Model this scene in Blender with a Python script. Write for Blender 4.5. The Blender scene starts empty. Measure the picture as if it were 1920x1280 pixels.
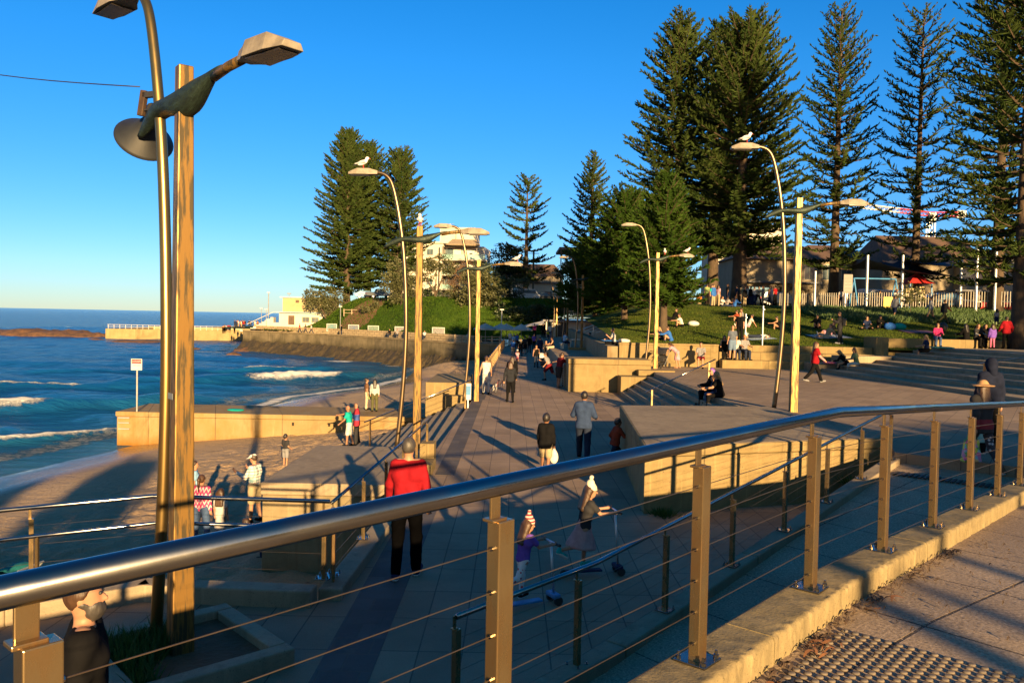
import bpy, math, random
import numpy as np
from mathutils import Vector, Matrix
R = math.radians
SC = bpy.context.scene
COL = SC.collection
# ---------------------------------------------------------------- camera, sky, sun, exposure
CAMZ = 3.45
cam_d = bpy.data.cameras.new('camera'); cam = bpy.data.objects.new('camera', cam_d); COL.objects.link(cam)
cam_d.lens = 28.0; cam_d.sensor_width = 36.0; cam_d.clip_start = 0.1; cam_d.clip_end = 20000
CROT = Matrix.Rotation(R(90 - 1.727), 3, 'X') @ Matrix.Rotation(R(1.12), 3, 'Z')
cam.matrix_world = Matrix.Translation((0, 0, CAMZ)) @ CROT.to_4x4()
SC.camera = cam
SUN_AZ, SUN_EL = 163.6, 11.0
w = bpy.data.worlds.new('World'); SC.world = w; w.use_nodes = True
nt = w.node_tree
bg = nt.nodes['Background']
sky = nt.nodes.new('ShaderNodeTexSky'); sky.sky_type = 'NISHITA'; sky.sun_disc = False
sky.sun_elevation = R(SUN_EL); sky.sun_rotation = R(SUN_AZ)
sky.altitude = 1200; sky.air_density = 1.0; sky.dust_density = 0.2; sky.ozone_density = 3.0
hs = nt.nodes.new('ShaderNodeHueSaturation'); hs.inputs['Saturation'].default_value = 1.3
tint = nt.nodes.new('ShaderNodeMix'); tint.data_type = 'RGBA'; tint.blend_type = 'MULTIPLY'; tint.inputs[0].default_value = 1.0
tcw = nt.nodes.new('ShaderNodeTexCoord'); sxw = nt.nodes.new('ShaderNodeSeparateXYZ'); rpw = nt.nodes.new('ShaderNodeValToRGB')
nt.links.new(tcw.outputs['Generated'], sxw.inputs[0]); nt.links.new(sxw.outputs[2], rpw.inputs[0])
rpw.color_ramp.elements[0].position = 0.0; rpw.color_ramp.elements[0].color = (.62, .70, .94, 1)      # colour balance: clearer blue away from the horizon
rpw.color_ramp.elements[1].position = .30; rpw.color_ramp.elements[1].color = (.74, 1.0, 1.16, 1)
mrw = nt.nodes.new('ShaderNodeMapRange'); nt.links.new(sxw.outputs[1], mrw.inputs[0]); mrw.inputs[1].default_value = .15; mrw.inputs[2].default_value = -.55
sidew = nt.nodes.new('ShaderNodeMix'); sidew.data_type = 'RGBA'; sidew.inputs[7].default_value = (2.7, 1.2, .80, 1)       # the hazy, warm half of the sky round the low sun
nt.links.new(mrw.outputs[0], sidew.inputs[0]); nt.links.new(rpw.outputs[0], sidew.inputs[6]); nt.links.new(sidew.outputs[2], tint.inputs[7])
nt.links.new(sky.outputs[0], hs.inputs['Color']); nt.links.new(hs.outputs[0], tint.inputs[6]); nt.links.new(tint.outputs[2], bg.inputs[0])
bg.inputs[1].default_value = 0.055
sun_d = bpy.data.lights.new('sun', 'SUN'); sun_d.energy = 5.0; sun_d.angle = R(0.5); sun_d.color = (1.0, 0.66, 0.30)
sun = bpy.data.objects.new('sun', sun_d); COL.objects.link(sun)
sd = Vector((math.sin(R(SUN_AZ)) * math.cos(R(SUN_EL)), math.cos(R(SUN_AZ)) * math.cos(R(SUN_EL)), math.sin(R(SUN_EL))))
sun.rotation_euler = sd.to_track_quat('Z', 'Y').to_euler()
SC.view_settings.view_transform = 'Standard'; SC.view_settings.look = 'None'
SC.view_settings.exposure = 1.7; SC.view_settings.gamma = 1.0
# ---------------------------------------------------------------- helpers
FPX = 28.0 / 36 * 1920
def ray(px, py):
    return CROT @ Vector(((px - 960) / FPX, -(py - 640) / FPX, -1.0))
def G(px, py, z=0.0):
    d = ray(px, py); t = (z - CAMZ) / d.z
    return Vector((d.x * t, d.y * t, z))
def D(px, py, y):
    d = ray(px, py); t = y / d.y
    return Vector((d.x * t, y, CAMZ + d.z * t))

class MB:
    """collects shapes, links them as one mesh object"""
    def __init__(s): s.v = []; s.f = []; s.m = []; s.mi = 0
    def add(s, vs, fs):
        n = len(s.v); s.v += [tuple(v) for v in vs]
        s.f += [tuple(i + n for i in f) for f in fs]; s.m += [s.mi] * len(fs)
    def box(s, c, size, rz=0.0, rx=0.0, ry=0.0):
        M = Matrix.Rotation(rz, 3, 'Z') @ Matrix.Rotation(ry, 3, 'Y') @ Matrix.Rotation(rx, 3, 'X'); c = Vector(c)
        h = Vector(size) / 2
        vs = [c + M @ Vector((x * h.x, y * h.y, z * h.z)) for x in (-1, 1) for y in (-1, 1) for z in (-1, 1)]
        s.add(vs, [(0, 1, 3, 2), (4, 6, 7, 5), (0, 4, 5, 1), (2, 3, 7, 6), (0, 2, 6, 4), (1, 5, 7, 3)])
    def bb(s, x0, y0, z0, x1, y1, z1):
        s.box(((x0 + x1) / 2, (y0 + y1) / 2, (z0 + z1) / 2), (abs(x1 - x0), abs(y1 - y0), abs(z1 - z0)))
    def prism(s, poly, z0, z1):
        """poly: list of (x,y); z0/z1 number or list"""
        n = len(poly)
        a = [z0] * n if not hasattr(z0, '__len__') else z0
        b = [z1] * n if not hasattr(z1, '__len__') else z1
        vs = [(p[0], p[1], a[i]) for i, p in enumerate(poly)] + [(p[0], p[1], b[i]) for i, p in enumerate(poly)]
        ar = sum(poly[i][0] * poly[(i + 1) % n][1] - poly[(i + 1) % n][0] * poly[i][1] for i in range(n))
        fs = [tuple(range(n - 1, -1, -1)), tuple(range(n, 2 * n))] + [(i, (i + 1) % n, n + (i + 1) % n, n + i) for i in range(n)]
        if ar < 0: fs = [tuple(reversed(f)) for f in fs]
        s.add(vs, fs)
    def tube(s, pts, r, n=10, cap=True):
        pts = [Vector(p) for p in pts]; m = len(pts)
        rr = [r] * m if not hasattr(r, '__len__') else r
        u = None; vs = []
        for i, p in enumerate(pts):
            t = (pts[min(i + 1, m - 1)] - pts[max(i - 1, 0)]).normalized()
            if u is None:
                u = t.orthogonal().normalized()
            else:
                u = (u - t * u.dot(t)).normalized()
            w_ = t.cross(u)
            for k in range(n):
                a = 2 * math.pi * k / n
                vs.append(p + (u * math.cos(a) + w_ * math.sin(a)) * rr[i])
        fs = [(i * n + k, i * n + (k + 1) % n, (i + 1) * n + (k + 1) % n, (i + 1) * n + k) for i in range(m - 1) for k in range(n)]
        if cap: fs += [tuple(range(n - 1, -1, -1)), tuple((m - 1) * n + k for k in range(n))]
        s.add(vs, fs)
    def lathe(s, prof, c=(0, 0, 0), n=16):
        """prof: list of (r,z)"""
        c = Vector(c); vs = []; m = len(prof)
        for r_, z in prof:
            vs += [c + Vector((r_ * math.cos(2 * math.pi * k / n), r_ * math.sin(2 * math.pi * k / n), z)) for k in range(n)]
        fs = [(i * n + k, i * n + (k + 1) % n, (i + 1) * n + (k + 1) % n, (i + 1) * n + k) for i in range(m - 1) for k in range(n)]
        fs += [tuple(range(n - 1, -1, -1)), tuple((m - 1) * n + k for k in range(n))]
        s.add(vs, fs)
    def quad(s, a, b, c, d): s.add([a, b, c, d], [(0, 1, 2, 3)])
    def build(s, name, mat, parent=None, smooth=False, loc=None, rz=0.0, bevel=0.0, auto=None):
        me = bpy.data.meshes.new(name)
        me.from_pydata(s.v, [], s.f)
        return link(name, me, mat, parent, smooth, loc, rz, s.m, bevel, auto)

def link(name, me, mat, parent=None, smooth=False, loc=None, rz=0.0, midx=None, bevel=0.0, auto=None):
    mats = mat if isinstance(mat, (list, tuple)) else [mat]
    for m_ in mats: me.materials.append(m_)
    if midx is not None and len(mats) > 1: me.polygons.foreach_set('material_index', midx)
    if smooth: me.polygons.foreach_set('use_smooth', [True] * len(me.polygons))
    me.update()
    o = bpy.data.objects.new(name, me); COL.objects.link(o)
    if auto and smooth:
        try: me.set_sharp_from_angle(angle=R(auto))
        except Exception: pass
    if parent is not None: o.parent = parent
    if loc is not None: o.location = loc
    o.rotation_euler = (0, 0, rz)
    if bevel:
        b = o.modifiers.new('bevel', 'BEVEL'); b.width = bevel; b.segments = 2; b.limit_method = 'ANGLE'; b.angle_limit = R(40)
    return o
def arr_mesh(name, V, F):
    """numpy verts (n,3), faces (m,k) -> mesh"""
    me = bpy.data.meshes.new(name); V = np.asarray(V, dtype=np.float32); F = np.asarray(F, dtype=np.int32)
    k = F.shape[1]
    me.vertices.add(len(V)); me.vertices.foreach_set('co', V.ravel())
    me.loops.add(F.size); me.loops.foreach_set('vertex_index', F.ravel())
    me.polygons.add(len(F)); me.polygons.foreach_set('loop_start', np.arange(0, F.size, k, dtype=np.int32))
    me.polygons.foreach_set('loop_total', np.full(len(F), k, dtype=np.int32))
    me.update(calc_edges=True); me.validate()
    return me
def tag(o, label=None, cat=None, group=None, kind=None):
    if label: o['label'] = label
    if cat: o['category'] = cat
    if group: o['group'] = group
    if kind: o['kind'] = kind
    return o
def thing(name, label, cat, loc=(0, 0, 0), rz=0.0, group=None):
    o = bpy.data.objects.new(name, None); COL.objects.link(o); o.empty_display_size = .2
    o.location = loc; o.rotation_euler = (0, 0, rz)
    return tag(o, label, cat, group)
def dup(o, parent=None, loc=None, rz=None, label=None):
    c = o.copy(); COL.objects.link(c); c.parent = parent
    if loc is not None: c.location = loc
    if rz is not None: c.rotation_euler = (0, 0, rz)
    if label: c['label'] = label
    for ch in o.children: dup(ch, c)
    return c
def struct(o): o['kind'] = 'structure'; return o
# ---------------------------------------------------------------- materials
def newmat(name):
    m = bpy.data.materials.new(name); m.use_nodes = True
    return m, m.node_tree, m.node_tree.nodes['Principled BSDF']
def N(nt_, typ, **kw):
    n = nt_.nodes.new(typ)
    for k, v in kw.items():
        if k.startswith('i_'): n.inputs[k[2:].replace('_', ' ')].default_value = v
        else: setattr(n, k, v)
    return n
def c4(c): return (c[0], c[1], c[2], 1.0)
def ramp(nt_, fac, stops):
    r_ = nt_.nodes.new('ShaderNodeValToRGB'); e = r_.color_ramp.elements
    e[0].position, e[0].color = stops[0][0], c4(stops[0][1]); e[1].position, e[1].color = stops[-1][0], c4(stops[-1][1])
    for p, c in stops[1:-1]:
        x = e.new(p); x.color = c4(c)
    nt_.links.new(fac, r_.inputs[0]); return r_.outputs[0]
def noise(nt_, vec, scale, detail=5.0, rough=.6, dist=0.0):
    n = N(nt_, 'ShaderNodeTexNoise'); n.inputs['Scale'].default_value = scale; n.inputs['Detail'].default_value = detail
    n.inputs['Roughness'].default_value = rough; n.inputs['Distortion'].default_value = dist
    if vec is not None: nt_.links.new(vec, n.inputs['Vector'])
    return n.outputs['Fac']
def coords(nt_, kind='Object', stretch=(1, 1, 1)):
    t = nt_.nodes.new('ShaderNodeTexCoord'); mp = nt_.nodes.new('ShaderNodeMapping')
    mp.inputs['Scale'].default_value = stretch
    nt_.links.new(t.outputs[kind], mp.inputs[0]); return mp.outputs[0]
def mix(nt_, a, b, fac, blend='MIX'):
    m = nt_.nodes.new('ShaderNodeMix'); m.data_type = 'RGBA'; m.blend_type = blend
    for s_, v in ((m.inputs[6], a), (m.inputs[7], b), (m.inputs[0], fac)):
        if hasattr(v, 'is_linked'): nt_.links.new(v, s_)
        else: s_.default_value = c4(v) if hasattr(v, '__len__') else v
    return m.outputs[2]
def math_(nt_, op, a, b=None):
    m = nt_.nodes.new('ShaderNodeMath'); m.operation = op
    for s_, v in ((m.inputs[0], a), (m.inputs[1], b)):
        if v is None: continue
        if hasattr(v, 'is_linked'): nt_.links.new(v, s_)
        else: s_.default_value = v
    return m.outputs[0]
def bump(nt_, bs, h, strength=.3, dist=.02):
    b = nt_.nodes.new('ShaderNodeBump'); b.inputs['Strength'].default_value = strength; b.inputs['Distance'].default_value = dist
    nt_.links.new(h, b.inputs['Height']); nt_.links.new(b.outputs[0], bs.inputs['Normal'])
_MC = {}
def pm(name, c1, c2=None, scale=4.0, rough=.6, metal=0.0, bmp=0.0, bscale=None, bdist=.01, stretch=(1, 1, 1), lo=.35, hi=.65, spec=None, coat=0.0, trans=0.0, rough2=None):
    if name in _MC: return _MC[name]
    m, t, bs = newmat(name)
    if c2 is None: c2 = tuple(x * .8 for x in c1)
    co = coords(t, 'Object', stretch); n = noise(t, co, scale, 6)
    t.links.new(ramp(t, n, [(lo, c1), (hi, c2)]), bs.inputs['Base Color'])
    bs.inputs['Roughness'].default_value = rough; bs.inputs['Metallic'].default_value = metal
    if rough2 is not None:
        rr = t.nodes.new('ShaderNodeMapRange'); t.links.new(n, rr.inputs[0]); rr.inputs[1].default_value = lo; rr.inputs[2].default_value = hi
        rr.inputs[3].default_value = rough; rr.inputs[4].default_value = rough2; t.links.new(rr.outputs[0], bs.inputs['Roughness'])
    if spec is not None: bs.inputs['Specular IOR Level'].default_value = spec
    if coat: bs.inputs['Coat Weight'].default_value = coat
    if bmp: bump(t, bs, noise(t, co, bscale or scale * 6, 4), bmp, bdist)
    if trans:
        tr = t.nodes.new('ShaderNodeBsdfTranslucent'); mx = t.nodes.new('ShaderNodeMixShader'); mx.inputs[0].default_value = trans
        t.links.new(ramp(t, n, [(lo, c1), (hi, c2)]), tr.inputs[0]); out = t.nodes['Material Output']
        t.links.new(bs.outputs[0], mx.inputs[1]); t.links.new(tr.outputs[0], mx.inputs[2]); t.links.new(mx.outputs[0], out.inputs[0])
    _MC[name] = m; return m
def cloth(c, rough=.85):
    c = tuple(c); k = 'cloth_%d_%d_%d' % tuple(int(x * 255) for x in c)
    return pm(k, c, tuple(x * .72 for x in c), 9.0, rough, 0, .25, 60, .004, spec=.06)
def sm(a, b, x): x = min(1, max(0, (x - a) / (b - a))); return x * x * (3 - 2 * x)
def npsm(a, b, x): x = np.clip((x - a) / (b - a), 0, 1); return x * x * (3 - 2 * x)
def vnoise(x, y, seed=0):
    """smooth value noise, numpy"""
    x = np.asarray(x, float); y = np.asarray(y, float)
    xi = np.floor(x).astype(np.int64); yi = np.floor(y).astype(np.int64); xf = x - xi; yf = y - yi
    def h(a, b):
        n = (a * 374761393 + b * 668265263 + seed * 974711) & 0x7fffffff
        n = ((n ^ (n >> 13)) * 1274126177) & 0x7fffffff
        return ((n ^ (n >> 16)) & 0xffff) / 65535.0
    u = xf * xf * (3 - 2 * xf); v = yf * yf * (3 - 2 * yf)
    return (h(xi, yi) * (1 - u) + h(xi + 1, yi) * u) * (1 - v) + (h(xi, yi + 1) * (1 - u) + h(xi + 1, yi + 1) * u) * v
def fbm(x, y, o=4, seed=0):
    s = 0; a = .5
    for i in range(o):
        s = s + a * vnoise(np.asarray(x) * 2 ** i, np.asarray(y) * 2 ** i, seed + i); a *= .5
    return s
# concrete: vertical stains, pits, form joints
def concrete(name, c1, c2, stain=(.22, .15, .08), sc=1.0, joint=None, spots=True):
    m, t, bs = newmat(name); co = coords(t)
    base = ramp(t, noise(t, co, 2.2 * sc, 8, .65), [(.3, c2), (.7, c1)])
    st = noise(t, coords(t, 'Object', (3.2, 3.2, .35)), 1.6 * sc, 5, .6)
    base = mix(t, base, stain, math_(t, 'MULTIPLY', ramp(t, st, [(.52, (0, 0, 0)), (.75, (1, 1, 1))]), .55))
    if joint:
        sj = t.nodes.new('ShaderNodeSeparateXYZ'); t.links.new(co, sj.inputs[0]); u_ = math_(t, 'FRACT', math_(t, 'MULTIPLY', math_(t, 'ADD', sj.outputs[0], math_(t, 'MULTIPLY', sj.outputs[1], .37)), joint))
        base = mix(t, base, (.05, .038, .02), math_(t, 'MULTIPLY', math_(t, 'LESS_THAN', u_, .011), .8))
        panel = N(t, 'ShaderNodeTexWhiteNoise'); panel.noise_dimensions = '1D'; t.links.new(math_(t, 'FLOOR', math_(t, 'MULTIPLY', math_(t, 'ADD', sj.outputs[0], math_(t, 'MULTIPLY', sj.outputs[1], .37)), joint)), panel.inputs['W'])
        base = mix(t, base, tuple(x * .72 for x in c1), math_(t, 'MULTIPLY', panel.outputs['Value'], .6))
    fine = noise(t, co, 60, 3, .7)
    base = mix(t, base, tuple(x * .55 for x in c2), ramp(t, fine, [(.58, (0, 0, 0)), (.72, (1, 1, 1))]))
    if spots:
        v = N(t, 'ShaderNodeTexVoronoi'); v.inputs['Scale'].default_value = 4.5; t.links.new(co, v.inputs['Vector'])
        base = mix(t, base, (.06, .05, .04), ramp(t, v.outputs['Distance'], [(.035, (.8, .8, .8)), (.06, (0, 0, 0))]))
    blot = noise(t, co, .7 * sc, 7, .7, .8); base = mix(t, base, tuple(x * .5 for x in c2), math_(t, 'MULTIPLY', ramp(t, blot, [(.54, (0, 0, 0)), (.72, (1, 1, 1))]), .7))
    drip = noise(t, coords(t, 'Object', (7, 7, .5)), 1.3 * sc, 4, .65); base = mix(t, base, tuple(min(1, x * 1.35) for x in c1), math_(t, 'MULTIPLY', ramp(t, drip, [(.58, (0, 0, 0)), (.7, (1, 1, 1))]), .5))
    t.links.new(base, bs.inputs['Base Color']); bs.inputs['Roughness'].default_value = .85; bs.inputs['Specular IOR Level'].default_value = .25
    bump(t, bs, math_(t, 'ADD', fine, math_(t, 'MULTIPLY', noise(t, co, 7, 6), 1.5)), .35, .01)
    return m
def pavers(name, c1, c2, w_, h_, joint=(.10, .08, .06), rot=0.0, off=0.5, gap=.012, speck=.5, grit=90, bst=.3):
    m, t, bs = newmat(name)
    tc = t.nodes.new('ShaderNodeTexCoord'); mp = t.nodes.new('ShaderNodeMapping'); mp.inputs['Rotation'].default_value = (0, 0, rot)
    t.links.new(tc.outputs['Object'], mp.inputs[0]); co = mp.outputs[0]
    b = N(t, 'ShaderNodeTexBrick'); b.offset = off; b.inputs['Scale'].default_value = 1.0; b.inputs['Mortar Size'].default_value = gap
    b.inputs['Brick Width'].default_value = w_; b.inputs['Row Height'].default_value = h_; b.inputs['Mortar Smooth'].default_value = .4
    b.inputs['Color1'].default_value = c4(c1); b.inputs['Color2'].default_value = c4(c2); b.inputs['Mortar'].default_value = c4(joint); b.inputs['Bias'].default_value = -.2
    t.links.new(co, b.inputs['Vector'])
    fine = noise(t, co, grit, 3, .75); big = noise(t, co, .5, 6, .65)
    col = mix(t, b.outputs['Color'], tuple(x * .45 for x in c1), math_(t, 'MULTIPLY', ramp(t, fine, [(.5, (0, 0, 0)), (.66, (1, 1, 1))]), speck))
    col = mix(t, col, tuple(min(1, x * 1.5) for x in c1), math_(t, 'MULTIPLY', ramp(t, fine, [(.34, (1, 1, 1)), (.45, (0, 0, 0))]), speck))
    col = mix(t, col, (.55, .52, .5), ramp(t, big, [(.35, (.75, .75, .75)), (.7, (0, 0, 0))]), 'MULTIPLY')
    vg = N(t, 'ShaderNodeTexVoronoi'); vg.inputs['Scale'].default_value = 1.7; t.links.new(co, vg.inputs['Vector'])
    col = mix(t, col, tuple(x * .38 for x in c1), math_(t, 'MULTIPLY', ramp(t, vg.outputs['Distance'], [(.025, (1, 1, 1)), (.04, (0, 0, 0))]), .7))
    blot = noise(t, co, 1.1, 7, .7, .6); col = mix(t, col, tuple(x * .55 for x in c1), math_(t, 'MULTIPLY', ramp(t, blot, [(.56, (0, 0, 0)), (.70, (1, 1, 1))]), .65))
    sandy = noise(t, co, .35, 6, .75, .3); col = mix(t, col, (.42, .30, .16), math_(t, 'MULTIPLY', ramp(t, sandy, [(.55, (0, 0, 0)), (.75, (1, 1, 1))]), .35))
    t.links.new(col, bs.inputs['Base Color']); bs.inputs['Roughness'].default_value = .8; bs.inputs['Specular IOR Level'].default_value = .3
    bump(t, bs, math_(t, 'SUBTRACT', math_(t, 'MULTIPLY', fine, .6), math_(t, 'MULTIPLY', b.outputs['Fac'], 1.0)), bst, .006)
    return m
M = {}
M['concrete'] = concrete('concrete', (.25, .185, .085), (.17, .125, .055), joint=.42)
M['concrete_top'] = concrete('concrete_top', (.30, .24, .16), (.23, .18, .12), stain=(.12, .09, .06), spots=False)
M['concrete_old'] = concrete('concrete_old', (.24, .19, .11), (.15, .12, .065), stain=(.12, .05, .015), sc=.6)
M['concrete_rust'] = concrete('concrete_rust', (.27, .21, .11), (.24, .15, .05), stain=(.22, .085, .012), sc=.5, joint=.3)
M['pavers'] = pavers('promenade_pavers', (.34, .245, .160), (.245, .178, .115), .45, .9, off=.0, gap=.009)
M['plaza'] = pavers('plaza_pavers', (.35, .255, .165), (.275, .20, .13), .45, .9, off=.0, gap=.009, rot=.6)
M['dark_pavers'] = pavers('dark_pavers', (.095, .085, .08), (.15, .13, .115), .4, .4, joint=(.12, .10, .08), speck=.15)
M['aggregate'] = pavers('exposed_aggregate', (.42, .32, .22), (.37, .28, .19), 1.25, 1.9, joint=(.03, .025, .02), rot=-.72, off=0, gap=.012, speck=1.0, grit=46, bst=.7)
M['steel'] = pm('polished_steel', (.33, .33, .335), (.22, .22, .22), 3.0, .13, 1.0, .05, 30, .002, (1, 1, 1), rough2=.26)
M['steel_stained'] = pm('tea_stained_steel', (.37, .28, .15), (.27, .125, .035), 4.0, .20, .88, .08, 60, .002, (1.6, 1.6, .45), .40, .72, rough2=.5)
M['wire'] = pm('steel_wire', (.24, .19, .14), (.18, .13, .09), 4, .35, .9)
M['lamp_post'] = pm('weathered_bronze_post', (.24, .135, .036), (.065, .050, .026), 3.2, .42, .6, .2, 60, .003, (7, 7, .7), .47, .57, rough2=.55)
M['lamp_pole'] = pm('bronze_tube', (.36, .25, .10), (.24, .16, .06), 3, .28, .95, .05, 50, .002, (2, 2, .5), rough2=.4)
M['lamp_pole_far'] = pm('grey_steel_tube', (.20, .15, .09), (.13, .095, .06), 3, .36, .9, .05, 50, .002, (2, 2, .5))
M['copper'] = pm('copper_patina', (.014, .022, .018), (.035, .06, .045), 7, .5, .5, .5, 22, .02, (1, 6, 2), .35, .75)
M['lamp_head'] = pm('weathered_lamp_casing', (.26, .23, .18), (.15, .13, .10), 6, .6, 0, .15, 30, .006)
M['lens'] = pm('dark_lens', (.015, .013, .012), (.03, .025, .02), 12, .25)
M['timber_white'] = pm('white_paint', (.55, .54, .50), (.48, .47, .42), 3, .55)
M['black'] = pm('black_plastic', (.015, .015, .017), (.03, .03, .03), 8, .45)
M['horn'] = pm('horn_grey_paint', (.018, .020, .022), (.011, .012, .014), 5, .55)
M['grey_metal'] = pm('grey_paint_metal', (.22, .24, .25), (.16, .17, .18), 4, .45, .3)
M['galv'] = pm('galvanised', (.55, .57, .58), (.42, .44, .46), 6, .4, .7)
M['glass'] = pm('window_glass', (.05, .08, .10), (.09, .13, .15), .6, .06, 0, spec=.8)
# ================================================================ SETTING
rng = np.random.default_rng(7)
WZ = -3.3
def interp(v, xs, ys): return np.interp(v, xs, ys)
def shore_x(y): return interp(y, [0, 20, 31, 38, 45, 55, 64, 70, 76, 88, 101, 115], [-22.5, -21.2, -20.3, -18.8, -18.0, -17.4, -16.6, -14.2, -12.0, -10.0, -8.5, -7.5])
# ---- walkway frame: s along its kerb (away from the camera), o across it (outwards, to the left)
def WP(s, o): return (-.03 + .66 * s - .75 * o, 2.74 + .75 * s + .66 * o)
def walk_z(s): return 1.65 - .06 * max(0.0, s - 3.3)
def ramp_z(s): return max(.02, .03 + .085 * (s - 4.3))
# ---- sea
def water_mat():
    m, t, bs = newmat('sea_water')
    geo = N(t, 'ShaderNodeNewGeometry'); pos = geo.outputs['Position']
    mp = t.nodes.new('ShaderNodeMapping'); mp.inputs['Scale'].default_value = (.35, 1.0, 1.0); mp.inputs['Rotation'].default_value = (0, 0, -.25)
    t.links.new(pos, mp.inputs[0]); co = mp.outputs[0]
    n1 = noise(t, co, 1.5, 6, .68, .5); n2 = noise(t, co, .16, 5, .6, .3); n3 = noise(t, co, 6.0, 3, .6)
    at = N(t, 'ShaderNodeAttribute'); at.attribute_name = 'foam'
    sh = N(t, 'ShaderNodeAttribute'); sh.attribute_name = 'shallow'
    deep = ramp(t, n2, [(.3, (.003, .042, .135)), (.7, (.006, .085, .225))])
    colr = mix(t, deep, (.012, .075, .11), sh.outputs['Fac'])
    fn = noise(t, pos, 1.9, 9, .8, .5); fn2 = noise(t, pos, 8.0, 5, .75)
    th = math_(t, 'SUBTRACT', 1.0, at.outputs['Fac'])
    fsum = math_(t, 'ADD', math_(t, 'MULTIPLY', fn, .75), math_(t, 'MULTIPLY', fn2, .25))
    mr = t.nodes.new('ShaderNodeMapRange'); mr.inputs[1].default_value = -.03; mr.inputs[2].default_value = .16
    t.links.new(math_(t, 'SUBTRACT', fsum, th), mr.inputs[0]); fm = mr.outputs[0]
    t.links.new(mix(t, colr, (.52, .53, .53), fm), bs.inputs['Base Color'])
    rr = t.nodes.new('ShaderNodeMapRange'); t.links.new(fm, rr.inputs[0]); rr.inputs[3].default_value = .10; rr.inputs[4].default_value = .9
    t.links.new(rr.outputs[0], bs.inputs['Roughness']); bs.inputs['IOR'].default_value = 1.33
    h = math_(t, 'ADD', math_(t, 'ADD', math_(t, 'MULTIPLY', n1, .50), math_(t, 'MULTIPLY', n2, 1.4)), math_(t, 'ADD', math_(t, 'MULTIPLY', n3, .11), math_(t, 'MULTIPLY', fm, .25)))
    bump(t, bs, h, 1.0, .55)
    # rough sea: wave slopes keep the mean reflectance well under that of a flat sheet
    bs.inputs['Specular IOR Level'].default_value = 0.0
    gl = N(t, 'ShaderNodeBsdfGlossy'); gl.inputs['Roughness'].default_value = .12; gl.inputs['Color'].default_value = (.9, .95, 1, 1)
    nrm = bs.inputs['Normal'].links[0].from_socket; t.links.new(nrm, gl.inputs['Normal'])
    fr = N(t, 'ShaderNodeFresnel'); fr.inputs['IOR'].default_value = 1.33; t.links.new(nrm, fr.inputs['Normal'])
    k = math_(t, 'MULTIPLY', math_(t, 'MINIMUM', math_(t, 'MULTIPLY', fr.outputs[0], .75), .62), math_(t, 'SUBTRACT', 1.0, fm))
    mx = N(t, 'ShaderNodeMixShader'); t.links.new(k, mx.inputs[0]); t.links.new(bs.outputs[0], mx.inputs[1]); t.links.new(gl.outputs[0], mx.inputs[2]); t.links.new(mx.outputs[0], t.nodes['Material Output'].inputs[0])
    return m
M['water'] = water_mat()
X0, X1, Y0, Y1 = -170.0, 2.0, 24.0, 300.0
def grid(xs, ys): return np.meshgrid(np.asarray(xs), np.asarray(ys), indexing='ij')
def grid_faces(nx, ny):
    i, j = np.meshgrid(np.arange(nx - 1), np.arange(ny - 1), indexing='ij'); a = (i * ny + j).ravel()
    return np.stack([a, a + ny, a + ny + 1, a + 1], 1)
wx = np.concatenate([np.linspace(X0, -62, 60)[:-1], np.linspace(-62, X1, 230)])
wy = np.concatenate([np.linspace(Y0, 96, 270)[:-1], np.linspace(96, Y1, 150)])
WX, WY = grid(wx, wy)
foam = np.zeros_like(WX); hz = np.zeros_like(WX)
hz += .10 * np.sin(WX * .35 + WY * .8 + 2 * fbm(WX * .06, WY * .06, 3, 3)) + .28 * (fbm(WX * .5, WY * .5, 4, 5) - .45)
def breaker(pts, amp, wf, wb, foam_ranges, phase=0):
    """a wave crest along a polyline (x -> y), steep on the shore side"""
    global hz, foam
    xs = [p[0] for p in pts]; ys = [p[1] for p in pts]
    yc = np.interp(WX, xs, ys) + 1.2 * (fbm(WX * .15, WX * 0 + phase, 3, 11) - .45)
    u = WY - yc                                  # >0: seaward
    ends = npsm(xs[0] - 6, xs[0] + 4, WX) * (1 - npsm(xs[-1] - 4, xs[-1] + 6, WX))
    prof = np.where(u > 0, np.exp(-(u / wb) ** 2), np.exp(-(u / wf) ** 2)) * ends
    hz += amp * prof * (.75 + .5 * fbm(WX * .2, WY * 0 + phase, 3, 2))
    for a, b, lo, hi, st in foam_ranges:
        e = npsm(a - 2, a + 1.5, WX) * (1 - npsm(b - 1.5, b + 2, WX))
        f = e * np.where(u > 0, 1 - npsm(0, hi, u), 1 - npsm(0, lo, -u)) * st
        foam = np.maximum(foam, f); hz += .55 * f * (fbm(WX * 1.8, WY * 1.8, 4, 9) - .2)
breaker([(-60, 47), (-34, 50.5), (-30, 53), (-25, 58), (-18, 62), (-13, 66)], .75, 1.3, 3.2, [(-60, -30.5, 2.4, 1.6, .74)], 1)
breaker([(-34, 70), (-26, 76), (-21, 81), (-16, 86), (-12, 90)], .75, 1.6, 3.5, [(-25.5, -17.6, 4.2, 2.0, .80)], 4)
breaker([(-40, 34), (-27, 38.5), (-24, 41), (-21.5, 45), (-19, 48)], .42, .7, 1.8, [(-50, -21, 1.2, 1.0, .72)], 7)
breaker([(-70, 62), (-45, 66), (-32, 68.5), (-24, 71)], .35, .9, 2.2, [(-44, -36, 1.0, .8, .66)], 15)
breaker([(-50, 84), (-36, 88), (-26, 94), (-20, 98)], .35, .9, 2.2, [(-31, -25, 1.1, .8, .64)], 17)
breaker([(-60, 118), (-40, 112), (-28, 108), (-18, 104)], .35, 2, 4, [], 9)
breaker([(-90, 92), (-60, 96), (-40, 100)], .3, 2, 4, [], 12)
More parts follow.
